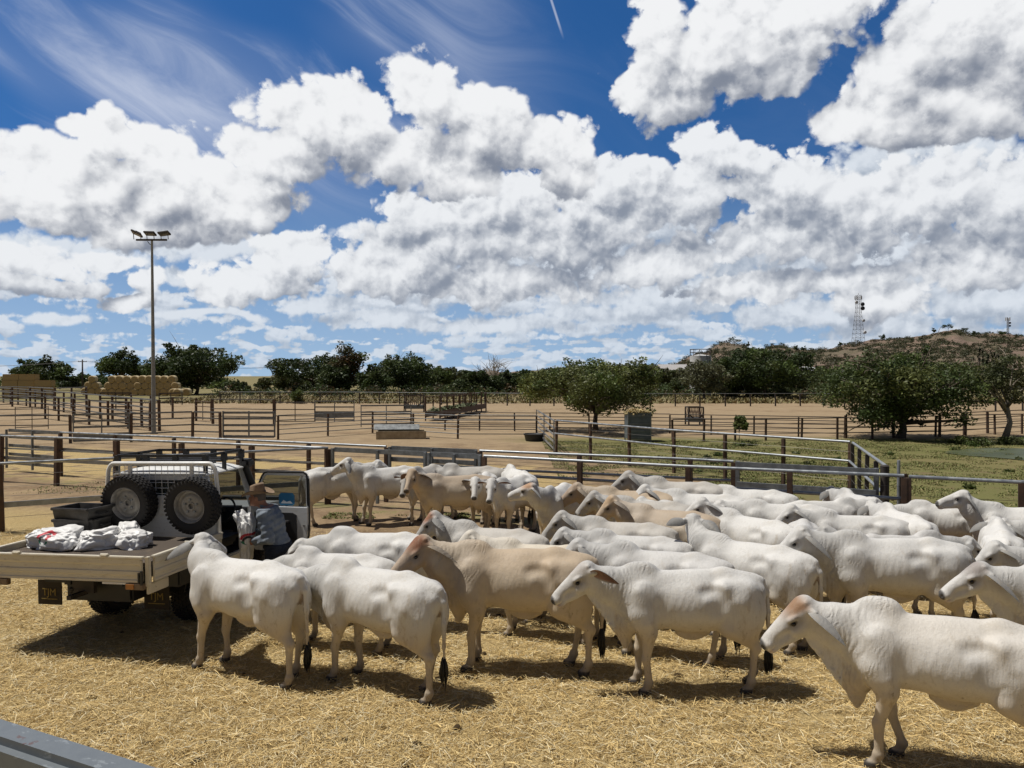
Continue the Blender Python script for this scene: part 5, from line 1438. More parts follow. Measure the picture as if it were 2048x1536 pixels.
    mb = MB(); mb.box((x1 - 0.10, (y0 + y1) / 2, 1.26), (0.26, y1 - y0 - 0.16, 0.26), None, 0.05); mb.build('dashboard', DARKIN, truck)
    mb = MB(); mb.tube([(x1 - 0.28 + 0.08 * math.sin(a), 0.52 + 0.19 * math.cos(a), 1.36 + 0.17 * math.sin(a)) for a in [6.283 * i / 24 for i in range(24)]], 0.015, 8, close=True); mb.bar((x1 - 0.28, 0.52, 1.36), (x1 - 0.12, 0.52, 1.28), 0.05); mb.build('steering_wheel', BLACK, truck, autosmooth=40)
    # bonnet and guards
    mb = MB(); prism(mb, [(x1 + 0.05, 0.75), (3.65, 0.75), (3.72, 0.9), (3.72, 1.22), (3.62, 1.29), (x1 + 0.05, 1.36)], y0 + 0.08, y1 - 0.08, 'Y'); mb.build('bonnet', PAINT, truck, autosmooth=30)
    for y in (y0 + 0.03, y1 - 0.03):
        mb = MB(); prism(mb, [(x1 + 0.02, 0.80), (2.66, 0.80), (2.70, 0.95), (2.85, 1.10), (3.25, 1.10), (3.42, 0.95), (3.48, 0.78), (3.70, 0.78), (3.70, 1.10), (3.62, 1.20), (x1 + 0.02, 1.24)], y - 0.09, y + 0.09, 'Y'); mb.build('guard', PAINT, truck, autosmooth=30)
    mb = MB(); mb.box((3.85, 0.92, 0.80), (0.16, 1.75, 0.24), None, 0.04); mb.tube([(3.86, 0.35, 0.9), (3.86, 0.35, 1.3), (3.86, 1.5, 1.3), (3.86, 1.5, 0.9)], 0.035, 10); mb.build('bull_bar', BLACK, truck, autosmooth=40)
    # roof rack
    mb = MB(); zr_ = 2.22; ya, yb, xa, xb = 0.30, 1.66, 1.58, 2.46
    for y in (ya, yb): mb.bar((xa, y, zr_), (xb, y, zr_), 0.03, 0.035, 0.004)
    for x in (xa, xb): mb.bar((x, ya, zr_), (x, yb, zr_), 0.03, 0.035, 0.004)
    for i in range(5): x = xa + (xb - xa) * i / 4; mb.bar((x, ya, 2.11), (x, yb, 2.11), 0.05, 0.025)
    rk = mb.build('roof_rack', BLACK, truck)
    for x in (xa, (xa + xb) / 2, xb):
        for y in [ya, yb] + ([ya + (yb - ya) / 3, ya + 2 * (yb - ya) / 3] if x != (xa + xb) / 2 else []):
            mb = MB(); mb.box((x, y, 2.165), (0.05, 0.075, 0.12)); 
            if y in (ya, yb): mb.box((x, y, 2.04), (0.05, 0.04, 0.16))
            mb.build('bracket', BLACK, rk)
    # snorkel on the near pillar
    mb = MB(); mb.tube([(2.95, 0.20, 1.18), (2.78, 0.17, 1.28), (2.70, 0.17, 1.42), (2.58, 0.21, 1.70), (2.50, 0.25, 1.93), (2.49, 0.25, 2.0)], [0.055, 0.055, 0.052, 0.05, 0.05, 0.055], 12); mb.box((2.53, 0.25, 2.02), (0.19, 0.13, 0.12), None, 0.03); mb.build('snorkel', BLACK, truck, autosmooth=40)
    mb = MB(); mb.box((2.70, 1.92, 1.48), (0.08, 0.20, 0.26), None, 0.03); mb.bar((2.66, 1.74, 1.40), (2.70, 1.86, 1.44), 0.025); mb.build('side_mirror', BLACK, truck)
make_cab()

def make_door():
    hinge = empty('door', (2.60, 0.23, 0), 0); hinge.parent = truck
    hinge.rotation_euler = (0, 0, R(180 + 84))          # local +x runs from the hinge to the handle edge, inside faces the cab
    hinge['label'] = 'open white cab door with dark inner trim'
    def plate(mb, pts, y0, y1):
        n = len(pts); V = [(u, y0, z) for u, z in pts] + [(u, y1, z) for u, z in pts]
        mb.add(V, [tuple(range(n)), tuple(range(2 * n - 1, n - 1, -1))] + [(i, i + n, (i + 1) % n + n, (i + 1) % n) for i in range(n)])
    low = [(0.0, 0.80), (0.06, 0.74), (0.78, 0.72), (0.88, 0.80), (0.94, 0.95), (0.955, 1.12), (0.955, 1.38), (0.0, 1.38)]
    mb = MB(); plate(mb, low, -0.03, 0.03); mb.build('door_panel', PAINT, hinge)
    mb = MB(); plate(mb, [(0.07, 0.90), (0.74, 0.84), (0.78, 0.92), (0.78, 1.27), (0.72, 1.30), (0.07, 1.30)], -0.045, -0.0301); plate(mb, [(0.07, 0.90), (0.07, 0.91), (0.74, 0.85), (0.74, 0.84)], -0.052, -0.046); mb.build('inner_trim', DARKIN, hinge)
    mb = MB(); mb.box((0.52, -0.06, 1.17), (0.30, 0.05, 0.04), None, 0.012); mb.build('armrest', DARKIN, hinge)
    fr = [(0.0, 1.385), (0.19, 1.80), (0.23, 1.845), (0.29, 1.86), (0.90, 1.86), (0.945, 1.835), (0.955, 1.79), (0.955, 1.385)]
    mb = MB()
    for a, b in zip(fr, fr[1:]): mb.bar((a[0], 0, a[1]), (b[0], 0, b[1]), 0.045, 0.045, 0.006, up=(0, 1, 0))
    mb.build('window_frame', PAINT, hinge)
    mb = MB()
    for a, b in zip([(x * 1.0, z) for x, z in fr], [(x, z) for x, z in fr][1:]): mb.bar((a[0] + 0.012, -0.026, a[1] + 0.026), (b[0] + 0.012, -0.026, b[1] + 0.026), 0.02, 0.02, up=(0, 1, 0))
    mb.tube([(0.985, -0.02, 1.8), (0.985, -0.02, 1.2), (0.97, -0.02, 0.98), (0.91, -0.02, 0.80), (0.80, -0.02, 0.71)], 0.014, 6)
    mb.build('door_seal', BLACK, hinge)
    mb = MB(); mb.add([(x, 0.004, z) for x, z in fr], [tuple(range(len(fr)))]); mb.build('window_glass', GLASS, hinge)
    st = MB(); plate(st, [(0.50, 1.40), (0.70, 1.40), (0.73, 1.43), (0.73, 1.55), (0.70, 1.58), (0.50, 1.58), (0.47, 1.55), (0.47, 1.43)], -0.006, 0.001); s_ = st.build('sticker', make_simple('blue_sticker', (0.05, 0.24, 0.45), 0.5), hinge)
    st = MB(); plate(st, [(0.50, 1.43), (0.70, 1.43), (0.66, 1.47), (0.60, 1.45), (0.55, 1.48)], -0.009, -0.0065); st.build('sticker_shape', make_simple('white_print', (0.7, 0.75, 0.78), 0.5), s_)
    mb = MB(); mb.box((0.965, -0.0, 1.08), (0.02, 0.03, 0.09)); mb.build('lock', BLACK, hinge)
    mb = MB(); mb.box((0.90, -0.034, 1.12), (0.03, 0.012, 0.012)); mb.box((0.90, -0.034, 0.93), (0.02, 0.012, 0.02)); mb.build('latch_plate', BLACK, hinge)
make_door()

def t2w(x, y, z):
    return truck_mat @ Vector((x, y, z))
truck_mat = Matrix.Translation(truck.location) @ truck.rotation_euler.to_matrix().to_4x4()

def bin_tub(x, y, z, h, label, rz, sx=0.42, sy=0.60):
    root = empty('storage_tub', t2w(x, y, z), HEAD + R(rz), label, 'tub', 'black tubs stacked on the tray'); root.rotation_euler = (R(-1.3), 0, HEAD + R(rz))
    m = MB(); t = 0.012
    def sq(k, zz): return [(-sx / 2 * k, -sy / 2 * k, zz), (sx / 2 * k, -sy / 2 * k, zz), (sx / 2 * k, sy / 2 * k, zz), (-sx / 2 * k, sy / 2 * k, zz)]
    V = sq(0.86, 0) + sq(1.0, h) + sq(0.95, h) + sq(0.82, 0.02)
    F = [(3, 2, 1, 0)] + [(i, (i + 1) % 4, 4 + (i + 1) % 4, 4 + i) for i in range(4)] + [(4 + i, 4 + (i + 1) % 4, 8 + (i + 1) % 4, 8 + i) for i in range(4)] + [(8 + i, 8 + (i + 1) % 4, 12 + (i + 1) % 4, 12 + i) for i in range(4)] + [(12, 13, 14, 15)]
    m.add(V, F); m.build('tub_wall', BLACK2, root)
    m = MB()
    for a, b in zip(sq(1.03, h - 0.015), sq(1.03, h - 0.015)[1:] + sq(1.03, h - 0.015)[:1]): m.bar(a, b, 0.035, 0.035, 0.008)
    m.build('rim', BLACK2, root)
    for sg in (-1, 1):
        m = MB(); m.tube([(-0.08, sg * sy / 2 * 1.04, h * 0.75), (-0.07, sg * (sy / 2 * 1.04 + 0.03), h * 0.70), (0.07, sg * (sy / 2 * 1.04 + 0.03), h * 0.70), (0.08, sg * sy / 2 * 1.04, h * 0.75)], 0.012, 8); m.build('handle', BLACK2, root)
BLACK2 = metal_mat('dusty_black_plastic', (0.022, 0.022, 0.023), (0.070, 0.064, 0.056), 0.55, 0.0, 5.0)
bin_tub(1.02, 1.74, 1.152, 0.32, 'lower black plastic tub on the truck tray', 4, 0.40, 0.58)
bin_tub(1.03, 1.75, 1.315, 0.30, 'upper black plastic tub sitting in the other one on the truck tray', -6, 0.42, 0.60)

# ---- white woven sacks
def sack_mat(name, logo=None):
    m, nt, bs = mat_new(name)
    tc = nt.nodes.new('ShaderNodeTexCoord'); o = NX(nt, tc.outputs['Object']); x, y, z = separate(nt, o)
    n1 = nnoise(nt, o, 7.0, 4.0, 0.6)
    c = mixc(nt, n1, (0.68, 0.675, 0.66), (0.79, 0.785, 0.77))
    if logo:
        u0, v0, ua, va, sc = logo
        ax = {'x': x, 'y': y, 'z': z}
        u = (ax[ua] - u0) / sc; v = (ax[va] - v0) / sc
        r = nmath(nt, 'SQRT', u * u * 0.8 + v * v * 1.6); rr = nmath(nt, 'SQRT', u * u + (v + 0.35) * (v + 0.35))
        inside = smooth(nt, r, 1.0, 0.96)
        red = inside * smooth(nt, rr, 0.78, 0.82) * smooth(nt, v, -0.1, -0.05)
        blk = inside * smooth(nt, rr, 0.80, 0.76) * smooth(nt, rr, 0.42, 0.46) * smooth(nt, u, -0.25, -0.2)
        grn = inside * smooth(nt, v, -0.25, -0.3) * smooth(nt, rr, 0.45, 0.5)
        c = mixc(nt, red, c, (0.50, 0.035, 0.05)); c = mixc(nt, blk, c, (0.02, 0.02, 0.025)); c = mixc(nt, grn, c, (0.02, 0.20, 0.12))
    plug(nt, c, bs.inputs['Base Color']); bs.inputs['Roughness'].default_value = 0.45
    b = nt.nodes.new('ShaderNodeBump'); b.inputs['Distance'].default_value = 0.01; b.inputs['Strength'].default_value = 0.5; plug(nt, nnoise(nt, o, 26.0, 3.0, 0.6), b.inputs['Height']); nt.links.new(b.outputs[0], bs.inputs['Normal'])
    return m
SACK = sack_mat('white_sack')
def sack(loc, size, rz, label, mat, seed, upright=False, parent=None):
    bm = bmesh.new(); bmesh.ops.create_icosphere(bm, subdivisions=6, radius=1.0)
    off = Vector((seed * 7.3, seed * 3.1, seed * 1.7))
    for v in bm.verts:
        d = v.co.normalized()
        sq = [math.copysign(abs(c) ** 0.72, c) for c in d]
        f = mnoise.ridged_multi_fractal(d * 0.9 + off, 1.25, 2.1, 4, 1.0, 2.0) - 1.0
        g = mnoise.fractal(d * 1.2 + off * 2, 0.8, 2.0, 3)
        k = 1.0 + 0.30 * g + 0.17 * f
        p = Vector((sq[0] * size[0], sq[1] * size[1], sq[2] * size[2])) * k
        if upright:
            t = p.z / size[2]
            p.x *= 1.0 + 0.25 * max(0, t) - 0.28 * max(0, -t + 0.1); p.y *= 1.0 + 0.1 * max(0, t)
            if t > 0.55: p.x += (t - 0.55) * 0.22
        else: p.z = max(p.z, -size[2] * 0.55)
        v.co = p
    zmin = min(v.co.z for v in bm.verts)
    for v in bm.verts: v.co.z -= zmin
    me = bpy.data.meshes.new('feed_sack'); bm.to_mesh(me); bm.free()
    me.polygons.foreach_set('use_smooth', np.ones(len(me.polygons), dtype=bool)); me.materials.append(mat)
    o = bpy.data.objects.new('feed_sack', me); COL.objects.link(o); o.location = loc; o.rotation_euler = (0, 0, rz)
    return tag(o, label, 'sack', 'white feed sacks')
sack(t2w(0.66, 1.74, 1.155), (0.39, 0.25, 0.155), R(165), 'large white feed sack with a printed emblem at the left of the tray', sack_mat('printed_sack', (0.06, 0.15, 'x', 'z', 0.10)), 1)
sack(t2w(0.66, 1.20, 1.155), (0.24, 0.17, 0.15), R(200), 'crumpled white sack in the middle of the tray heap', SACK, 2)
sack(t2w(0.80, 0.86, 1.155), (0.26, 0.17, 0.13), R(150), 'crumpled white sack at the right of the tray heap', SACK, 3)
sack(t2w(1.00, 1.05, 1.155), (0.25, 0.15, 0.15), R(120), 'crumpled white sack behind the others against the spare wheel', SACK, 4)
sack(t2w(0.72, 2.14, 1.155), (0.17, 0.12, 0.12), R(90), 'small dusty sack tucked beside the black tubs', SACK, 5)
# ================================================================ cattle
def sstep(a, b, x):
    t = np.clip((x - a) / (b - a), 0, 1); return t * t * (3 - 2 * t)

def make_coat():
    m, nt, bs = mat_new('coat')
    at_ = nt.nodes.new('ShaderNodeAttribute'); at_.attribute_name = 'coat'
    c = NX(nt, at_.outputs['Color'])
    sk = nt.nodes.new('ShaderNodeAttribute'); sk.attribute_name = 'skin'
    fold, along, dirt = separate(nt, NX(nt, sk.outputs['Vector']))
    tc = nt.nodes.new('ShaderNodeTexCoord'); o = NX(nt, tc.outputs['Object'])
    n1 = nnoise(nt, o, 3.4, 6.0, 0.62)
    n2 = nnoise(nt, o, 70.0, 3.0, 0.6)
    n3 = nnoise(nt, vmath(nt, 'MULTIPLY', o, (1.0, 1.0, 0.40)), 9.0, 6.0, 0.66)
    n4 = nnoise(nt, vmath(nt, 'MULTIPLY', o, (1.0, 1.0, 0.16)), 34.0, 4.0, 0.6)
    c = mixc(nt, smooth(nt, n1, 0.46, 0.70) * 0.42, c, vmath(nt, 'MULTIPLY', c, (0.78, 0.755, 0.71)))
    c = mixc(nt, smooth(nt, n3, 0.55, 0.70) * (dirt * 0.60 + 0.24), c, (0.33, 0.255, 0.165))
    c = mixc(nt, smooth(nt, n4, 0.50, 0.72) * 0.16, c, (0.34, 0.32, 0.29))
    c = mixc(nt, smooth(nt, n2, 0.45, 0.75) * 0.12, c, (0.30, 0.28, 0.25))
    n5 = nnoise(nt, o, 17.0, 4.0, 0.6)
    c = mixc(nt, smooth(nt, n5, 0.64, 0.70) * smooth(nt, dirt, 0.15, 0.6) * 0.55, c, (0.16, 0.115, 0.07))
    plug(nt, c, bs.inputs['Base Color'])
    plug(nt, smooth(nt, n1, 0.3, 0.7, 0.52, 0.75), bs.inputs['Roughness'])
    bs.inputs['Specular IOR Level'].default_value = 0.28
    bs.inputs['Sheen Weight'].default_value = 0.06
    wv = nmath(nt, 'SINE', along * 140.0 + (n1 - 0.5) * 34.0 + (n3 - 0.5) * 14.0) * smooth(nt, nnoise(nt, o, 6.0, 2.0, 0.5), 0.42, 0.66)
    hh = wv * fold * 0.40 + n4 * 0.9 + n2 * 0.25 + n3 * 1.1
    b = nt.nodes.new('ShaderNodeBump'); b.inputs['Strength'].default_value = 0.55; b.inputs['Distance'].default_value = 0.011
    plug(nt, hh, b.inputs['Height']); nt.links.new(b.outputs[0], bs.inputs['Normal'])
    return m

COAT = make_coat()
EYE = make_simple('eye_black', (0.008, 0.006, 0.005), 0.12)
HAIR = make_simple('tail_hair', (0.012, 0.011, 0.010), 0.6)

TONES = {  # main, neck and hump, face, back
    'white': ((0.60, 0.587, 0.557), (0.485, 0.477, 0.457), (0.575, 0.563, 0.538), (0.64, 0.628, 0.600)),
    'ash': ((0.55, 0.542, 0.522), (0.40, 0.395, 0.382), (0.48, 0.472, 0.455), (0.58, 0.570, 0.550)),
    'grey': ((0.52, 0.50, 0.465), (0.36, 0.35, 0.33), (0.40, 0.385, 0.36), (0.47, 0.445, 0.405)),
    'cream': ((0.60, 0.56, 0.49), (0.55, 0.505, 0.43), (0.58, 0.54, 0.47), (0.60, 0.54, 0.44)),
    'tan': ((0.52, 0.44, 0.335), (0.41, 0.34, 0.26), (0.37, 0.285, 0.21), (0.46, 0.365, 0.26)),
    'fawn': ((0.53, 0.465, 0.375), (0.40, 0.335, 0.265), (0.49, 0.39, 0.285), (0.43, 0.345, 0.255)),
    'redpoll': ((0.61, 0.592, 0.560), (0.56, 0.545, 0.515), (0.60, 0.58, 0.545), (0.61, 0.575, 0.52)),
}

def cow(h=0.016, neck=(0, 24), head=(0, 36), legs=(0.05, -0.06, 0.06, -0.08), hump=1.0, fat=1.0, dew=1.0, tone='white',
        poll=None, ear=(0.0, 0.0), tail=0.0, seed=0, lean=1.0, ribs=0.5, roll=0.3):
    """One animal facing +X, standing on z = 0. neck and head: (yaw, pitch) in degrees; legs: fore left, fore right, hind left, hind right."""
    rnd = random.Random(seed)
    ny, npt = R(neck[0]), R(neck[1])
    N0 = np.array([0.56, 0.0, 1.04])
    def dirv(yaw, pitch): return np.array([math.cos(yaw) * math.cos(pitch), math.sin(yaw) * math.cos(pitch), math.sin(pitch)])
    n1 = dirv(ny * 0.45, npt * 0.9); n2 = dirv(ny, npt * 1.1)
    M1 = N0 + n1 * 0.26; P = M1 + n2 * 0.27
    hy, hp = ny + R(head[0]), -R(head[1])
    hx = dirv(hy, hp); hl = np.array([-math.sin(hy), math.cos(hy), 0.0]); hu = np.cross(hx, hl)
    H = np.stack([hx, hl, hu], 1)
    def hpt(x, y, z): return P + H @ np.array([x, y, z])
    H = H * 1.06; tip = hpt(0.45, 0, 0)
    lo = [-1.06, min(-0.40, tip[1] - 0.26, P[1] - 0.36), -0.03]
    hi = [max(1.0, tip[0] + 0.12, P[0] + 0.25), max(0.40, tip[1] + 0.26, P[1] + 0.36), max(1.5, P[2] + 0.2)]
    s = Sculpt(lo, hi, h)
    w = fat
    # trunk
    s.ell((-0.10, 0, 0.965), (0.66, 0.262 * w, 0.292), 0.0)
    s.ell((-0.14, 0, 0.90), (0.50, 0.255 * w, 0.250), 0.10)
    s.ell((0.40, 0, 0.955), (0.34, 0.215 * w, 0.305), 0.10)
    s.ell((-0.58, 0, 1.035), (0.30, 0.240 * w, 0.225), 0.10)
    s.cone((0.45, 0, 1.20), (-0.42, 0, 1.225), 0.065, 0.075, 0.12)
    s.cone((-0.42, 0, 1.225), (-0.78, 0, 1.185), 0.075, 0.05, 0.10)
    for y in (-1, 1):
        s.cone((-0.385, 0.182 * y * w, 1.150), (-0.64, 0.150 * y * w, 1.130), 0.045, 0.060, 0.12)      # hip bone
        s.cone((-0.385, 0.196 * y * w, 1.14), (-0.44, 0.190 * y * w, 0.95), 0.034, 0.040, 0.10)  # ridge from hip to stifle
        s.ell((-0.80, 0.085 * y, 1.07), (0.055, 0.05, 0.06), 0.07)                          # pin bone
        s.ell((-0.225, 0.272 * y * w, 1.130), (0.105, 0.088, 0.058), 0.075, sub=True)           # hollow before the hip
        s.ell((-0.30, 0.31 * y * w, 0.98), (0.07, 0.06, 0.15), 0.08, sub=True)               # flank
        s.cone((-0.50, 0.275 * y * w, 0.95), (-0.62, 0.27 * y * w, 0.66), 0.030, 0.030, 0.07, sub=True)   # edge of the thigh
        s.ell((-0.61, 0.145 * y * w, 0.87), (0.225, 0.11, 0.30), 0.08)                      # thigh
        s.ell((0.46, 0.165 * y * w, 0.93), (0.14, 0.085, 0.28), 0.07)                       # shoulder
        s.cone((0.52, 0.175 * y * w, 1.10), (0.42, 0.20 * y * w, 0.80), 0.06, 0.075, 0.06)     # shoulder blade
        s.ell((0.27, 0.285 * y * w, 0.98), (0.06, 0.06, 0.24), 0.06, sub=True)
        s.cone((0.335, 0.262 * y * w, 0.84), (0.355, 0.215 * y * w, 0.66), 0.016, 0.020, 0.030, sub=True)   # crease behind the elbow
        s.cone((-0.40, 0.262 * y * w, 0.86), (-0.30, 0.22 * y * w, 0.70), 0.012, 0.016, 0.030, sub=True)    # fold of the flank
    # hump, leaning back
    s.ell((0.47, 0, 1.255), (0.20, 0.085, 0.125 * hump), 0.06, rot=Matrix.Rotation(R(-14), 3, 'Y'))
    s.ell((0.40, 0, 1.285 + 0.03 * (hump - 1)), (0.11, 0.07, 0.085 * hump), 0.05)
    # neck
    side1 = np.array([-math.sin(ny * 0.5), math.cos(ny * 0.5), 0.0]); side2 = np.array([-math.sin(ny), math.cos(ny), 0.0])
    s.cone(N0 - np.array([0.12, 0, 0.02]), M1, 0.255, 0.185, 0.10, squash=(side1, 1.42))
    s.cone(M1, P - n2 * 0.02, 0.185, 0.125, 0.07, squash=(side2, 1.35))
    s.cone(N0 + np.array([0, 0, 0.16]), M1 + np.array([0, 0, 0.10]), 0.07, 0.055, 0.08)
    # dewlap: loose skin from the throat to the brisket
    thr = hpt(0.06, 0, -0.15)
    tops = [thr, M1 * 0.55 + P * 0.45 - np.array([0, 0, 0.13]), M1 - np.array([0, 0, 0.16]), N0 + n1 * 0.12 - np.array([0, 0, 0.24]), N0 - np.array([-0.06, 0, 0.30]), np.array([0.56, 0, 0.70])]
    drops = [0.06, 0.14, 0.20, 0.24, 0.24, 0.13]
    ptop, pbot = [], []
    for i in range(len(tops) - 1):
        for j in range(4):
            t = j / 4
            a = tops[i] * (1 - t) + tops[i + 1] * t; dz = (drops[i] * (1 - t) + drops[i + 1] * t) * dew
            sw = 0.014 * math.sin(i * 4.1 + j * 1.7 + seed)
            ptop.append(a); pbot.append(a + np.array([0.015, sw, -dz]))
    for a, b in zip(ptop, pbot): s.cone(a, b, 0.045, 0.016, 0.035)
    for i in range(len(pbot) - 1): s.cone(pbot[i], pbot[i + 1], 0.017, 0.017, 0.02)
    s.ell((0.60, 0, 0.72), (0.12, 0.10, 0.12), 0.08)
    # navel flap, udder
    fl = [(0.06 - i * 0.045, 0.006 * math.sin(i * 2.1 + seed), 0.625 - 0.055 * dew * math.sin(math.pi * (i + 0.5) / 8) ** 1.3) for i in range(8)]
    for a in fl: s.cone((a[0], 0, 0.67), a, 0.034, 0.020, 0.04)
    for a, b in zip(fl, fl[1:]): s.cone(a, b, 0.021, 0.021, 0.03)
    s.ell((-0.46, 0, 0.66), (0.10, 0.075, 0.07), 0.05)
    # legs
    for i, y in ((0, 1), (1, -1)):
        dx = legs[i]; q = 0.15 * y
        K = (0.445 + dx * 0.55, q * 1.02, 0.385); Fk = (0.425 + dx, q, 0.125); Hf = (0.455 + dx, q, 0.04)
        E = (0.405, 0.165 * y * w, 0.67)
        s.cone((0.50, 0.15 * y * w, 0.86), E, 0.110, 0.084, 0.06)
        s.cone(E, (K[0] - 0.008, K[1], K[2] + 0.03), 0.078, 0.045, 0.04)
        s.ell(K, (0.050, 0.045, 0.060), 0.025)
        s.cone(K, Fk, 0.038, 0.029, 0.025)
        s.cone((K[0] - 0.018, K[1], K[2] - 0.05), (Fk[0] - 0.012, Fk[1], Fk[2]), 0.026, 0.030, 0.02)
        s.ell(Fk, (0.045, 0.042, 0.042), 0.02)
        s.cone(Fk, Hf, 0.038, 0.046, 0.02)
        s.ell((Hf[0] + 0.018, Hf[1], 0.028), (0.070, 0.055, 0.052), 0.015)
        s.ell((Hf[0] + 0.075, Hf[1], 0.020), (0.05, 0.007, 0.05), 0.008, sub=True)
    for i, y in ((2, 1), (3, -1)):
        dx = legs[i]; q = 0.145 * y
        St = (-0.465 + dx * 0.15, 0.152 * y * w, 0.72); Hk = (-0.745 + dx * 0.62, q, 0.475); Fk = (-0.715 + dx, q, 0.135); Hf = (-0.675 + dx, q, 0.04)
        s.cone((-0.56, 0.13 * y * w, 0.98), St, 0.15, 0.100, 0.09)
        s.cone((-0.70, 0.12 * y * w, 0.90), (-0.66 + dx * 0.3, 0.14 * y, 0.66), 0.12, 0.085, 0.08)
        s.cone(St, (Hk[0] + 0.015, Hk[1], Hk[2] + 0.04), 0.098, 0.046, 0.05)
        s.cone((-0.71 + dx * 0.3, 0.13 * y, 0.70), (Hk[0] - 0.022, Hk[1], Hk[2] + 0.03), 0.055, 0.026, 0.04)
        s.ell((Hk[0] - 0.018, Hk[1], Hk[2] + 0.012), (0.052, 0.042, 0.058), 0.03)
        s.cone(Hk, Fk, 0.041, 0.032, 0.025)
        s.ell(Fk, (0.048, 0.044, 0.044), 0.02)
        s.cone(Fk, Hf, 0.040, 0.048, 0.02)
        s.ell((Hf[0] + 0.018, Hf[1], 0.028), (0.070, 0.055, 0.052), 0.015)
        s.ell((Hf[0] + 0.075, Hf[1], 0.020), (0.05, 0.007, 0.05), 0.008, sub=True)
    # tail
    tl = [(-0.74, 0, 1.20), (-0.835, tail * 0.1, 1.17), (-0.895, tail * 0.3, 1.05), (-0.912, tail * 0.7, 0.84), (-0.918, tail, 0.60), (-0.918, tail * 1.15, 0.44)]
    s.chain(tl, [0.052, 0.042, 0.034, 0.026, 0.019, 0.013], 0.03)
    # head
    s.ell(hpt(0.03, 0, 0.020), (0.150, 0.100, 0.110), 0.05, rot=H / 1.06)
    s.ell(hpt(-0.03, 0, 0.075), (0.075, 0.07, 0.05), 0.05, rot=H / 1.06)                               # poll
    s.cone(hpt(0.08, 0, 0.015), hpt(0.385, 0, -0.020), 0.094, 0.062, 0.04, squash=(hl, 1.10))
    s.cone(hpt(0.02, 0, -0.095), hpt(0.35, 0, -0.078), 0.078, 0.040, 0.05)                       # jaw
    s.ell(hpt(0.405, 0, -0.026), (0.058, 0.072, 0.060), 0.03, rot=H / 1.06)                            # muzzle
    s.ell(hpt(0.385, 0, -0.088), (0.055, 0.052, 0.032), 0.02, rot=H / 1.06)
    for y in (-1, 1): s.cone(hpt(0.445, 0.02 * y, -0.070), hpt(0.33, 0.068 * y, -0.066), 0.006, 0.005, 0.012, sub=True)          # mouth line                           # chin
    s.cone(hpt(0.13, 0, 0.062), hpt(0.36, 0, 0.022), 0.044, 0.034, 0.03)                         # bridge of the nose
    for y in (-1, 1):
        s.ell(hpt(0.115, 0.078 * y, 0.048), (0.050, 0.030, 0.026), 0.025, rot=H / 1.06)                 # brow
        s.ell(hpt(0.135, 0.098 * y, 0.012), (0.026, 0.018, 0.018), 0.012, rot=H / 1.06, sub=True)       # eye socket
        s.ell(hpt(0.12, 0.070 * y, -0.055), (0.075, 0.032, 0.045), 0.04, rot=H / 1.06)                  # cheek
        s.ell(hpt(0.27, 0.066 * y, -0.035), (0.07, 0.022, 0.03), 0.03, rot=H / 1.06, sub=True)
        s.ell(hpt(0.448, 0.030 * y, -0.012), (0.020, 0.012, 0.013), 0.010, rot=H / 1.06, sub=True)      # nostril
        s.ell(hpt(-0.045, 0.075 * y, 0.085), (0.024, 0.024, 0.024), 0.02, rot=H / 1.06)                 # horn bud
        # root of the hanging ear
        e0 = hpt(-0.035, 0.085 * y, 0.030)
        k = ear[0] if y > 0 else ear[1]
        ed = H @ np.array([-0.34 - 0.3 * k, y * (0.72 - 0.20 * abs(k)), -0.56 + 0.46 * k]); ed /= np.linalg.norm(ed)
        wn = np.cross(ed, H @ np.array([0.62, 0.2 * y, 0.62])) * y; wn /= np.linalg.norm(wn)
        wn = wn + roll * (H @ np.array([0.0, y, 0.0])); wn = wn - ed * (wn @ ed); wn /= np.linalg.norm(wn)
        wd = np.cross(wn, ed)
        s.cone(e0, e0 + ed * 0.055, 0.034, 0.030, 0.03)
        if y > 0: earL = (e0, ed, wd, wn)
        else: earR = (e0, ed, wd, wn)
    # folds of loose skin on the neck
    sl, (X, Y, Z) = s.region((0.40, lo[1], 0.55), (P[0] + 0.02, hi[1], P[2] + 0.2))
    ax = (X - N0[0]) * n1[0] + (Y - N0[1]) * n1[1] + (Z - N0[2]) * n1[2] * 0.3
    wob = 0.022 * np.sin(Z * 9 + seed) + 0.014 * np.sin(Z * 21 + 2 * seed) + 0.012 * np.sin(X * 31 + seed * 3)
    mk = sstep(-0.04, 0.08, ax) * (1 - sstep(0.26, 0.44, ax)) * sstep(0.60, 0.85, Z) * sstep(0.02, 0.07, np.abs(Y - (ax * math.sin(ny))))
    s.f[sl] += (0.0045 * mk * (0.55 + 0.45 * np.sin(Z * 7 + ax * 9 + seed)) * np.sin((ax + wob) * 2 * math.pi / 0.047)).astype(np.float32)
    mk2 = (1 - sstep(0.75, 0.95, Z)) * sstep(-0.05, 0.05, ax)
    s.f[sl] += (0.006 * mk2 * np.sin((X * 0.8 - Y + wob) * 2 * math.pi / 0.05)).astype(np.float32)
    # slow unevenness of muscle and skin
    s.f += (0.004 * np.sin(s.ax[0] * 17 + seed)[:, None, None] * np.sin(s.ax[2] * 15 + 1.3 * seed)[None, None, :] * np.sin(s.ax[1] * 12 + 0.7)[None, :, None]).astype(np.float32)
    xs_, ys_, zs_ = s.ax[0][:, None, None], s.ax[1][None, :, None], s.ax[2][None, None, :]
    rib = sstep(-0.26, -0.12, xs_) * (1 - sstep(0.16, 0.28, xs_)) * sstep(0.68, 0.82, zs_) * (1 - sstep(1.02, 1.16, zs_)) * sstep(0.10, 0.18, np.abs(ys_))
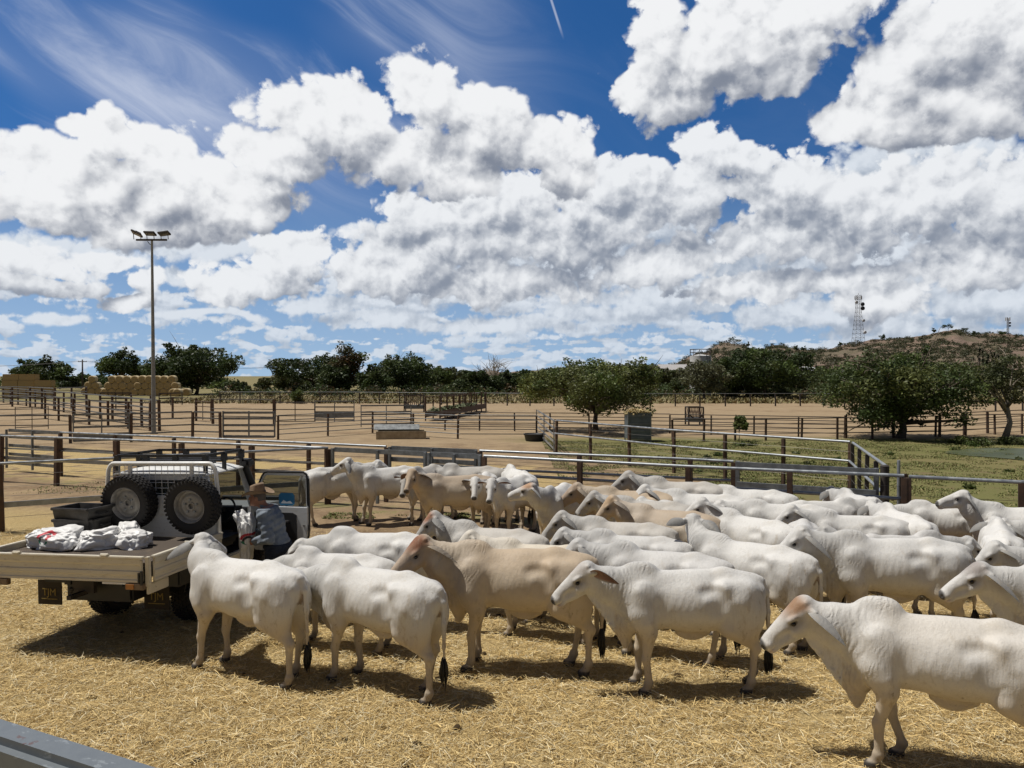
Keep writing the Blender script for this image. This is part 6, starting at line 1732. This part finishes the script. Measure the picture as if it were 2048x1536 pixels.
    s.f += (ribs * 0.0026 * rib * np.sin((xs_ + 0.35 * (zs_ - 0.9) + 0.02 * np.sin(zs_ * 9 + seed)) * 2 * math.pi / 0.078)).astype(np.float32)
    s.floor(0.0)
    V, Q = s.mesh(1)
    # ---- colouring of the coat
    main, nk, fc, bk = [np.array(c) for c in TONES[tone]]
    x, y, z = V.T
    C = np.tile(main, (len(V), 1))
    def lay(mask, col):
        C[:] = C * (1 - mask[:, None]) + np.array(col) * mask[:, None]
    lay(sstep(0.98, 1.22, z) * (1 - sstep(0.35, 0.6, x)), bk)
    axv = (V - N0) @ n1
    mrb = 0.5 + 0.5 * np.sin(x * 21 + 3 * np.sin(z * 13 + seed) + seed) * np.sin(z * 17 + y * 11 + 2.0 * np.sin(x * 9))
    lay(sstep(-0.25, 0.12, axv) * (0.55 + 0.45 * mrb), nk)
    hl_ = (V - P) @ H / 1.1236
    ish = sstep(-0.12, 0.0, hl_[:, 0]) * (np.linalg.norm(hl_, axis=1) < 0.6)
    lay(ish * sstep(0.16, 0.10, np.abs(hl_[:, 1])), fc)
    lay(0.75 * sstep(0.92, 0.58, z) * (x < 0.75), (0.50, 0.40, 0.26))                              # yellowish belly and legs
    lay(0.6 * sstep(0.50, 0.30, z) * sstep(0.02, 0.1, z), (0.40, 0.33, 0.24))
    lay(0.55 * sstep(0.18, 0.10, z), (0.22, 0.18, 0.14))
    lay(sstep(0.075, 0.055, z), (0.035, 0.030, 0.026))                                               # hooves
    lay(0.9 * ish * sstep(0.415, 0.438, hl_[:, 0] + 0.35 * np.clip(hl_[:, 2] + 0.01, -0.03, 0.03)) * sstep(-0.068, -0.050, hl_[:, 2]), (0.02, 0.018, 0.018))   # nose
    lay(0.5 * ish * sstep(0.36, 0.42, hl_[:, 0]) * sstep(-0.05, -0.075, hl_[:, 2]), (0.55, 0.40, 0.34))
    for yy in (-1, 1):
        de = np.sqrt(((hl_[:, 0] - 0.135) / 1.5) ** 2 + (hl_[:, 1] - 0.088 * yy) ** 2 + ((hl_[:, 2] - 0.015) / 0.8) ** 2)
        lay(0.95 * ish * sstep(0.032, 0.019, de), (0.03, 0.026, 0.024))
        lay(0.5 * ish * sstep(0.085, 0.035, de), (0.20, 0.18, 0.16))
    if poll is not None:
        lay(ish * sstep(0.03, 0.09, hl_[:, 2] + 0.12 * np.clip(0.10 - hl_[:, 0], -1, 0.3)) * sstep(0.26, 0.05, hl_[:, 0]), poll)
    lay(0.8 * sstep(0.06, 0.02, np.abs(y)) * (x < -0.82) * (x > -0.9) * sstep(1.08, 1.0, z) * sstep(0.62, 0.8, z), (0.20, 0.13, 0.10))
    C *= 1 + 0.035 * np.random.RandomState(seed).randn()
    # ears: long pointed leaves that curl along their length
    EV, EF, EC = [], [], []
    for (e0, ed, wd, wn), yy in ((earL, 1), (earR, -1)):
        nu, nv = 15, 9; b0 = len(V) + len(EV)
        for face in (1, -1):
            for iu in range(nu):
                u = iu / (nu - 1)
                wv = 0.088 * (math.sin(math.pi * min(1, u * 0.94 + 0.06)) ** 0.75) * (1.12 - 0.42 * u) + 0.004
                for iv in range(nv):
                    v = iv / (nv - 1) * 2 - 1
                    cup = 0.55 * wv * (1 - v * v) * (0.85 - 0.3 * u)
                    th = 0.006 * (1 - abs(v) ** 3) * (1 - u ** 4) * face
                    pt = e0 + ed * (0.015 + 0.355 * u) + wd * (wv * v + 0.02 * u * u) - wn * (cup + th - 0.02) - np.array([0, 0, 0.075 * u * u])
                    EV.append(pt)
                    if face > 0: c = np.array(nk) * 0.62 * (1 - 0.6 * max(0, abs(v) - 0.7)) * (1 - 0.45 * u)
                    else: c = np.array([0.40, 0.22, 0.17]) * (1 - 0.55 * u) * (1 - 0.5 * (1 - v * v)) if abs(v) < 0.8 else np.array(nk) * 0.8
                    EC.append(c)
        for f_ in (0, 1):
            for iu in range(nu - 1):
                for iv in range(nv - 1):
                    a = b0 + f_ * nu * nv + iu * nv + iv
                    q = (a, a + 1, a + nv + 1, a + nv)
                    EF.append(q if (f_ == 0) == (yy > 0) else q[::-1])
    V = np.concatenate([V, np.array(EV)]); Q = np.concatenate([Q, np.array(EF)]); C = np.concatenate([C, np.array(EC)])
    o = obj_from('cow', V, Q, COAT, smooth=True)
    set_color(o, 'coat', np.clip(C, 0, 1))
    ax_ = (V - N0) @ n1
    SKN = np.stack([sstep(-0.16, 0.0, ax_) * (1 - sstep(0.34, 0.50, ax_)) * (np.linalg.norm(V - P, axis=1) > 0.2) * 0.9 , ax_, np.clip(sstep(0.95, 0.55, V[:, 2]) + 0.6 * sstep(-0.5, -0.8, V[:, 0]), 0, 1)], 1).astype(np.float32)
    at2 = o.data.attributes.new('skin', 'FLOAT_VECTOR', 'POINT'); at2.data.foreach_set('vector', SKN.ravel())
    # eyes
    for yy in (-1, 1):
        e = MB()
        pr = [(0.021 * math.sin(math.pi * i / 8), -0.021 * math.cos(math.pi * i / 8)) for i in range(9)]
        e.lathe(pr, tuple(hpt(0.135, 0.082 * yy, 0.012)), n=12)
        e.build('eye', EYE, o, smooth=True)
    # switch of the tail: many locks of hair
    t = MB(); base = Vector(tl[-1])
    for i in range(46):
        a = rnd.uniform(0, 6.28); r0 = rnd.uniform(0.0, 0.012); L = rnd.uniform(0.15, 0.30); sp = rnd.uniform(0.004, 0.042)
        st = base + Vector((r0 * math.cos(a), r0 * math.sin(a), rnd.uniform(-0.02, 0.06)))
        pts = [st + Vector((math.cos(a) * sp * math.sin(u * 2.6), math.sin(a) * sp * math.sin(u * 2.6), -L * u)) for u in (0, 0.3, 0.6, 1.0)]
        t.tube(pts, [0.008, 0.010, 0.008, 0.002], 5)
    t.build('tail_switch', HAIR, o, smooth=True)
    return o
# ================================================================ the stockman
def make_person():
    SKIN = make_simple('skin', (0.36, 0.17, 0.105), 0.55)
    def cloth(name, c0, c1, sc):
        m, nt, bs = mat_new(name)
        tc = nt.nodes.new('ShaderNodeTexCoord'); o = NX(nt, tc.outputs['Object'])
        n1 = nnoise(nt, o, sc, 5.0, 0.65); n2 = nnoise(nt, vmath(nt, 'MULTIPLY', o, (1.0, 1.0, 0.5)), 14.0, 4.0, 0.6)
        plug(nt, mixc(nt, smooth(nt, n1, 0.3, 0.7), c0, c1), bs.inputs['Base Color']); bs.inputs['Roughness'].default_value = 0.9; bs.inputs['Specular IOR Level'].default_value = 0.15
        b = nt.nodes.new('ShaderNodeBump'); b.inputs['Distance'].default_value = 0.03; b.inputs['Strength'].default_value = 0.7; plug(nt, n2, b.inputs['Height']); nt.links.new(b.outputs[0], bs.inputs['Normal'])
        return m
    SHIRT = cloth('denim_shirt', (0.155, 0.185, 0.22), (0.235, 0.265, 0.305), 9.0)
    JEANS = cloth('dark_jeans', (0.020, 0.026, 0.042), (0.035, 0.042, 0.06), 12.0)
    FELT = cloth('felt_hat', (0.20, 0.14, 0.095), (0.30, 0.22, 0.15), 10.0)
    arms = {1: [(0.13, 0.195, 1.40), (0.045, 0.255, 1.10), (0.285, 0.115, 1.03)], -1: [(0.15, -0.195, 1.40), (0.13, -0.27, 1.13), (0.34, -0.10, 1.10)]}
    head = np.array([0.265, 0, 1.595])
    def fill(s, grow, part):
        g = grow
        if part in ('body', 'shirt'):
            s.ell((0.01, 0, 0.98), (0.135 + g, 0.175 + g, 0.14), 0.0 if part == 'body' else 0.0)
            s.cone((0.0, 0, 1.0), (0.09, 0, 1.26), 0.135 + g, 0.15 + g, 0.06, squash=((1, 0, 0), 1.15))
            s.ell((0.09, 0, 1.27), (0.145 + g, 0.195 + g, 0.17), 0.06)
            s.cone((0.13, -0.13, 1.40), (0.13, 0.13, 1.40), 0.085 + g, 0.085 + g, 0.08)
            for y, (a, b, c) in arms.items():
                s.cone(a, b, 0.068 + g, 0.052 + g, 0.05); e = np.array(c) * 0.86 + np.array(b) * 0.14 if part == 'shirt' else np.array(c)
                s.cone(b, e, 0.052 + g, (0.036 if part == 'shirt' else 0.026) + g, 0.03)
        if part in ('body', 'trousers'):
            for y in (-1, 1):
                s.cone((0.0, 0.10 * y, 0.93), (0.04, 0.115 * y, 0.52), 0.105 + g, 0.066 + g, 0.05); s.cone((0.04, 0.115 * y, 0.52), (0.0, 0.12 * y, 0.10), 0.064 + g, 0.042 + g * 1.6, 0.04)
            s.cone((0, -0.06, 0.95), (0, 0.06, 0.95), 0.125 + g, 0.125 + g, 0.06)
        if part == 'trousers': s.ell((0.01, 0, 0.98), (0.137 + g, 0.177 + g, 0.14), 0.05)
        if part in ('body', 'boots'):
            for y in (-1, 1):
                s.cone((-0.02, 0.12 * y, 0.06), (0.15, 0.135 * y, 0.045), 0.045 + g, 0.04 + g, 0.04)
        if part == 'body':
            s.cone((0.15, 0, 1.42), (0.24, 0, 1.55), 0.062, 0.056, 0.03)
            s.ell(head, (0.095, 0.075, 0.115), 0.03); s.ell(head + (0.045, 0, -0.06), (0.055, 0.052, 0.06), 0.03)
            s.cone(head + (0.09, 0, 0.015), head + (0.112, 0, -0.022), 0.010, 0.016, 0.012)
            s.ell(head + (0.094, 0, -0.062), (0.014, 0.026, 0.010), 0.010); s.ell(head + (0.098, 0, -0.056), (0.012, 0.022, 0.003), 0.004, sub=True)
            s.ell(head + (0.085, 0, -0.098), (0.02, 0.022, 0.016), 0.015)
            for y in (-1, 1):
                s.ell(head + (-0.005, 0.076 * y, -0.008), (0.020, 0.010, 0.030), 0.006)
                s.ell(head + (0.083, 0.032 * y, 0.016), (0.016, 0.016, 0.010), 0.008, sub=True)
                s.ell(head + (0.086, 0.032 * y, 0.034), (0.012, 0.022, 0.008), 0.010)
                # hand: palm, four fingers bent round the sack, thumb from the side of the palm
                a, b, c = [np.array(q) for q in arms[y]]
                d = (c - b) / np.linalg.norm(c - b); inn = np.array([0.0, -float(y), 0.0]); inn = inn - d * (inn @ d); inn /= np.linalg.norm(inn); up = np.cross(d, inn); up = up if up[2] > 0 else -up
                pc = c + d * 0.045
                s.ell(pc, (0.048, 0.018, 0.040), 0.02, rot=np.stack([d, inn, up], 1))
                for k in range(4):
                    o = (k - 1.5) * 0.019; L = (0.034, 0.040, 0.037, 0.028)[3 - k]
                    p0 = pc + d * 0.036 + up * o; p1 = p0 + d * L * 0.9 + inn * L * 0.35; p2 = p1 + d * L * 0.35 + inn * L * 0.75; p3 = p2 + inn * L * 0.6 - d * L * 0.15
                    s.chain([p0, p1, p2, p3], [0.0095, 0.009, 0.0085, 0.007], 0.006)
                t0 = pc - d * 0.012 + up * 0.034; s.chain([t0, t0 + up * 0.024 + d * 0.022 + inn * 0.012, t0 + up * 0.026 + d * 0.052 + inn * 0.026], [0.013, 0.011, 0.008], 0.008)
    base = at(555, 1000, 10.5); base.z = 0
    s = Sculpt((-0.28, -0.42, -0.01), (0.50, 0.42, 1.78), 0.0068); fill(s, 0.0, 'body'); s.floor(0.0)
    V, Q = s.mesh(1)
    fc = V[Q].mean(axis=1); mi = np.where(fc[:, 2] < 0.965, 1, np.where((fc[:, 2] < 1.42) & (fc[:, 0] < 0.22), 2, 0))
    o = obj_from('person', V, Q, None, smooth=True, mats=[SKIN, JEANS, SHIRT], midx=mi)
    o.scale = (1.03, 1.03, 1.03); tag(o, 'stockman in a wide felt hat and faded denim shirt holding a white sack', 'person')
    o.location = base; o.rotation_euler = (0, 0, R(181))
    def garment(name, part, grow, cut, mat, h=0.0085):
        s = Sculpt((-0.30, -0.44, -0.01), (0.52, 0.44, 1.62), h); fill(s, grow, part)
        X, Y, Z = s.ax[0][:, None, None], s.ax[1][None, :, None], s.ax[2][None, None, :]
        wr = 0.007 * np.sin(Z * 38 + 9 * X + 4 * np.sin(Y * 14)) * np.sin(Y * 19 + Z * 13) + 0.004 * np.sin(Z * 71 + X * 40)
        s.f = (s.f + wr).astype(np.float32)
        s.f = np.maximum(s.f, cut(X, Y, Z).astype(np.float32))
        V, Q = s.mesh(1); g = obj_from(name, V, Q, mat, o, smooth=True); return g
    garment('shirt', 'shirt', 0.020, lambda X, Y, Z: np.maximum(0.865 - Z + 0 * X + 0 * Y, Z - 1.475 + 0.9 * (np.abs(Y) - 0.06) * 0 + 0 * X), SHIRT)
    garment('trousers', 'trousers', 0.026, lambda X, Y, Z: np.maximum(0.07 - Z + 0 * X + 0 * Y, Z - 1.0 + 0 * X), JEANS)
    garment('boots', 'boots', 0.012, lambda X, Y, Z: 0.002 - Z + 0 * X + 0 * Y, make_simple('boot_leather', (0.05, 0.03, 0.02), 0.6))
    m = MB(); m.tube([(0.165 + 0.085 * math.cos(a) * 0.95 - 0.02, 0.088 * math.sin(a), 1.475 + 0.02 * math.cos(a)) for a in [6.283 * i / 20 for i in range(20)]], 0.017, 8, close=True); m.build('collar', SHIRT, o, smooth=True)
    for y in (-1, 1):
        e = MB(); e.lathe([(0.010 * math.sin(math.pi * i / 6), -0.010 * math.cos(math.pi * i / 6)) for i in range(7)], tuple(head + (0.080, 0.031 * y, 0.016)), n=10); e.build('eye', make_simple('eye_white', (0.35, 0.32, 0.30), 0.3), o, smooth=True)
    hs = Sculpt((0.10, -0.12, 1.45), (0.42, 0.12, 1.75), 0.006); hs.ell(head + (-0.012, 0, 0.012), (0.094, 0.080, 0.112), 0.0); hs.ell(head + (0.065, 0, -0.05), (0.08, 0.12, 0.085), 0.01, sub=True); hs.ell(head + (-0.05, 0, -0.14), (0.1, 0.1, 0.075), 0.01, sub=True)
    V, Q = hs.mesh(1); obj_from('hair', V, Q, make_simple('grey_hair', (0.12, 0.10, 0.085), 0.8), o, smooth=True)
    # hat: curled brim and pinched crown
    hat = MB(); nr, na = 8, 48; V = []; c = Vector(head) + Vector((0.0, 0, 0.052))
    prof = []
    for i in range(nr + 1): t = i / nr; prof.append(('brim', 1 - t))
    for i in range(1, 8): prof.append(('crown', i / 7))
    for kind, t in prof:
        for k in range(na):
            a = 2 * math.pi * k / na; ca, sa = math.cos(a), math.sin(a)
            if kind == 'brim':
                r = 0.092 + 0.098 * t; z = 0.058 * t ** 1.5 * abs(sa) ** 2.2 - 0.020 * t * ca * ca
                V.append((r * 1.14 * ca, r * 0.96 * sa, z))
            else:
                r = 0.092 * (1 - 0.18 * t) if t < 0.86 else 0.092 * 0.82 * (1.0 - (t - 0.86) / 0.14 * 0.75)
                z = 0.125 * min(1, t / 0.86) + 0.012 * ca * -1 * t
                if t > 0.6: z -= 0.020 * (1 - abs(sa)) * (t - 0.6) / 0.4
                if t > 0.86: z -= 0.022
                pin = 1 - 0.20 * t * max(0, ca) * abs(sa)
                V.append((r * 1.14 * ca, r * 0.96 * sa * pin, z))
    F = []
    for i in range(len(prof) - 1):
        for k in range(na): k2 = (k + 1) % na; F.append((i * na + k, i * na + k2, (i + 1) * na + k2, (i + 1) * na + k))
    F.append(tuple((len(prof) - 1) * na + k for k in range(na)))
    hat.add([(x, y, z + 0.004) for x, y, z in V], F); hat.add([(x * 0.985, y * 0.985, z - 0.003) for x, y, z in V[:(nr + 1) * na]], [tuple(reversed(f)) for f in F[:nr * na]])
    ho = hat.build('hat', FELT, o, smooth=True); ho.location = c; ho.rotation_euler = (0, R(6), 0)
    bd = MB(); bd.lathe([(0.0935, 0.006), (0.0955, 0.008), (0.093, 0.030), (0.0915, 0.031)], n=48)
    bd.v = [(x * 1.14, y * 0.96, z) for x, y, z in bd.v]; bd.build('hat_band', make_simple('band_leather', (0.06, 0.035, 0.022), 0.6), ho, smooth=True)
    w = Matrix.Translation(base) @ Matrix.Rotation(R(181), 4, 'Z') @ Vector((0.43, 0.0, 0.70))
    sack(w, (0.105, 0.14, 0.38), R(181), 'upright white sack held by the stockman at the open door', sack_mat('held_sack', (-0.07, 0.40, 'x', 'z', 0.10)), 8, upright=True)
make_person()
# ================================================================ the herd
CATTLE = [
 # x, y, heading, neck(yaw,pitch), head(yaw,pitch), tone, options, label
 (-2.98, 8.50, 154, (-50, 34), (-25, 20), 'white', dict(h=.012, legs=(.10, -.02, -.10, .06), ear=(.15, .1), ribs=.3, fat=1.05, scale=.97), 'white cow by the rear corner of the truck tray, head turned away, black tail switch'),
 (-1.43, 8.14, 150, (12, 2), (0, 30), 'white', dict(h=.012, legs=(.07, -.05, -.10, .12), fat=1.03, ribs=.4, tail=.03, scale=.96), 'white cow second from the left in the front row, rump to the viewer, neck hidden'),
 (.05, 8.62, 174, (14, 30), (24, 34), 'tan', dict(h=.012, legs=(.05, .02, -.06, .10), poll=(.22, .095, .05), ribs=.15, hump=1.05, scale=1.04, ear=(.1, .1), tail=.05), 'tan cow with a red brown poll in the middle of the front row'),
 (1.80, 8.05, 181, (2, 24), (4, 34), 'white', dict(h=.011, legs=(-.02, .04, .02, -.10), ear=(.55, .3), roll=1.6, ribs=.2, scale=.97, dew=1.1, poll=(.46, .43, .40)), 'white cow standing side on in the front row with a dark red inner ear'),
 (3.56, 6.36, 157, (10, 20), (8, 38), 'redpoll', dict(h=.011, legs=(.05, -.15, .06, -.06), poll=(.30, .18, .105), hump=1.25, dew=1.2, ribs=.25, fat=1.05, ear=(-.15, -.15)), 'large white cow cut by the right edge, nearest of all, orange brown poll'),
 (4.60, 9.30, 172, (4, 28), (4, 36), 'white', dict(h=.013, legs=(.08, -.05, .1, -.04), hump=1.05, dew=1.2, ribs=.35, ear=(-.3, -.2), scale=1.02), 'big white cow with a long dewlap and high head, behind the nearest cow'),
 (5.95, 7.85, 166, (4, 20), (4, 28), 'white', dict(h=.013, ear=(-.1, -.4), poll=(.30, .27, .25), dew=1.2, scale=.98), 'white cow entering at the right edge with a dark grey poll and ear'),
 (2.95, 9.50, 138, (-30, 34), (-30, 30), 'white', dict(h=.014, ear=(.75, .55), poll=(.36, .32, .28), scale=.97), 'white cow facing away with both ears spread, just behind the side on front cow'),
 (1.75, 9.02, 170, (4, 16), (8, 40), 'ash', dict(scale=.97, hump=1.1), 'ash grey cow whose back shows directly above the side on front cow'),
 (.35, 9.68, 168, (6, 22), (12, 42), 'cream', dict(scale=.97, ear=(-.2, -.2)), 'cream cow directly behind the tan cow'),
 (-.25, 10.55, 168, (6, 26), (10, 46), 'grey', dict(poll=(.30, .14, .08), hump=1.1, scale=.97), 'dark grey cow with a reddish poll, above the tan cow in the picture'),
 (-1.80, 10.15, 178, (4, -6), (0, 40), 'white', dict(hump=1.0, scale=.97), 'white cow with a tall hump and lowered head, left of the dark grey cow'),
 (-2.10, 9.30, 176, (8, -14), (0, 45), 'white', dict(hump=1.0, scale=.96, fat=1.05), 'white cow behind the second front cow, broad back and low head'),
 (1.62, 11.15, 158, (6, 22), (14, 42), 'grey', dict(scale=.96, hump=.95), 'pale grey cow with a dark grey neck, third row behind the tan cow'),
 (1.62, 10.22, 160, (4, 18), (10, 44), 'ash', dict(scale=.95), 'ash backed cow standing in front of the grey necked cow'),
 (2.45, 11.95, 150, (14, 22), (18, 44), 'fawn', dict(scale=.97, poll=(.45, .32, .20)), 'fawn cow in the centre of the herd with a tan back'),
 (2.95, 12.75, 140, (0, 20), (0, 40), 'white', dict(scale=.95), 'white cow whose rump shows right behind the fawn cow'),
 (3.55, 11.25, 122, (34, 28), (36, 30), 'white', dict(scale=.98, ear=(.2, .4), fat=1.06), 'white cow with its rump turned to the viewer and head turned left, centre right'),
 (4.10, 10.75, 252, (46, 30), (40, 20), 'ash', dict(scale=.95), 'ash white cow facing the viewer with its head turned to the right'),
 (5.35, 13.25, 6, (-10, 10), (0, 30), 'white', dict(scale=.96), 'white cow facing right near the back fence, rump left'),
 (5.25, 11.75, 170, (8, 20), (10, 36), 'white', dict(scale=.95), 'white cow in the crowded back right, tail towards the rump seen square on'),
 (5.25, 10.42, 2, (-6, 0), (0, 40), 'ash', dict(scale=.95), 'pale ash cow whose back shows just above the long dewlap cow'),
 (6.12, 12.05, 92, (0, 10), (0, 40), 'white', dict(scale=.97, fat=1.08), 'white cow seen square from behind, tail hanging down the middle'),
 (6.85, 10.75, 62, (0, 5), (0, 40), 'white', dict(scale=.96, fat=1.05), 'white cow with rounded rump to the right of the cow seen square from behind'),
 (6.25, 13.85, 96, (0, 10), (0, 40), 'ash', dict(scale=.95), 'ash rumped cow against the back fence beside the strainer post'),
 (7.35, 12.95, 160, (0, 0), (0, 40), 'white', dict(scale=.95), 'white cow by the back fence on the right, head down'),
 (8.15, 12.25, 176, (6, 34), (10, 12), 'white', dict(scale=1.0, ear=(-.4, -.5)), 'white cow on the far right raising its head above the others, dark ear'),
 (7.70, 9.92, 178, (10, -8), (10, 45), 'ash', dict(scale=.97), 'ash white cow near the right edge with its head lowered to the left'),
 (8.25, 11.15, 178, (0, 0), (0, 40), 'white', dict(scale=.97), 'white cow at the right edge behind the one with lowered head'),
 (6.75, 9.05, 176, (4, 14), (4, 40), 'white', dict(scale=.97, hump=1.1), 'white cow at the right edge directly behind the dark polled cow'),
 (-3.95, 17.3, 38, (-20, 18), (0, 30), 'white', dict(scale=.97, legs=(.1, -.05, -.08, .06)), 'white cow next to the open truck door, facing right, leftmost of the back group'),
 (-2.80, 17.2, 208, (-30, 36), (-10, 24), 'white', dict(scale=.98, legs=(.02, .1, -.1, .05)), 'white cow of the back group holding its head up to the left'),
 (-1.95, 17.3, 252, (4, 8), (6, 42), 'grey', dict(scale=.95, ear=(.5, .5)), 'grey faced cow staring at the viewer, lower head of the back group'),
 (-1.15, 15.8, 192, (30, 24), (34, 38), 'fawn', dict(scale=.95, fat=.96, poll=(.38, .29, .20)), 'thin fawn faced cow with ribs in front of the back group'),
 (-.95, 17.55, 178, (0, -10), (0, 30), 'grey', dict(scale=.96), 'pale grey back showing behind the thin fawn faced cow'),
 (-.62, 16.45, 262, (2, 20), (4, 38), 'white', dict(scale=.92, ear=(.5, .5)), 'small white cow staring at the viewer between two others in the back group'),
 (.02, 15.75, 240, (14, 16), (8, 40), 'white', dict(scale=.95, ear=(.5, .5), fat=1.05), 'white cow looking at the viewer at the right end of the back group'),
 (.12, 17.0, 110, (0, 0), (0, 40), 'white', dict(scale=.95), 'white back showing behind the right end of the back group'),
 (.85, 14.3, 248, (-40, 30), (-40, 14), 'white', dict(scale=.97, ear=(.6, .6), poll=(.40, .24, .14)), 'white cow with chest towards the viewer and head turned far left, brown poll'),
 (2.15, 13.65, 176, (6, 20), (8, 36), 'tan', dict(scale=.95), 'tan humped cow behind the centre of the herd'),
 (2.30, 12.85, 164, (8, 18), (20, 40), 'grey', dict(scale=.94), 'grey headed cow between the tan humped cow and the fawn cow'),
 (3.20, 14.5, 172, (6, 26), (8, 34), 'grey', dict(scale=.98), 'grey headed cow lifting its head close to the back fence'),
 (3.30, 13.3, 166, (8, 22), (14, 38), 'white', dict(scale=.95), 'white headed cow just below the grey headed one at the back fence'),
 (4.35, 14.0, 152, (0, 0), (0, 40), 'white', dict(scale=.95), 'white cow with shadowed flank hollow near the right part of the back fence'),
  (4.42, 12.48, 160, (6, 12), (6, 36), 'white', dict(scale=.94), 'white cow with only its back showing behind the cow that faces the viewer'),
]
def make_herd():
    for i, (x, y, hd, nk, hdp, tone, opt, label) in enumerate(CATTLE):
        if i > 6 and 164 <= hd <= 180 and y < 16: hd -= 6 + (i * 5) % 11
        opt = dict(opt); sc = opt.pop('scale', 1.0); opt.setdefault('h', 0.015 if y < 11 else 0.018)
        rs = random.Random(100 + i)
        opt.setdefault('legs', tuple(rs.uniform(-.09, .09) for _ in range(4)))
        opt.setdefault('ribs', rs.choice((.2, .5, 1.0))); nk = (nk[0], nk[1] + (rs.uniform(2, 14) if i > 6 else 0)); sc *= (rs.uniform(.90, .98) if 6 < i < 30 else rs.uniform(.97, 1.02)) if i > 6 else 1
        opt.setdefault('tail', rs.uniform(-.06, .06)); opt.setdefault('fat', rs.uniform(.97, 1.05)); opt.setdefault('hump', rs.uniform(.85, 1.1))
        o = cow(neck=nk, head=hdp, tone=tone, seed=i + 1, **opt)
        o.location = (x, y, 0.008); o.rotation_euler = (0, 0, R(hd)); o.scale = (sc, sc, sc)
        tag(o, label, 'cow', 'pale humped cattle in the yard')
make_herd()
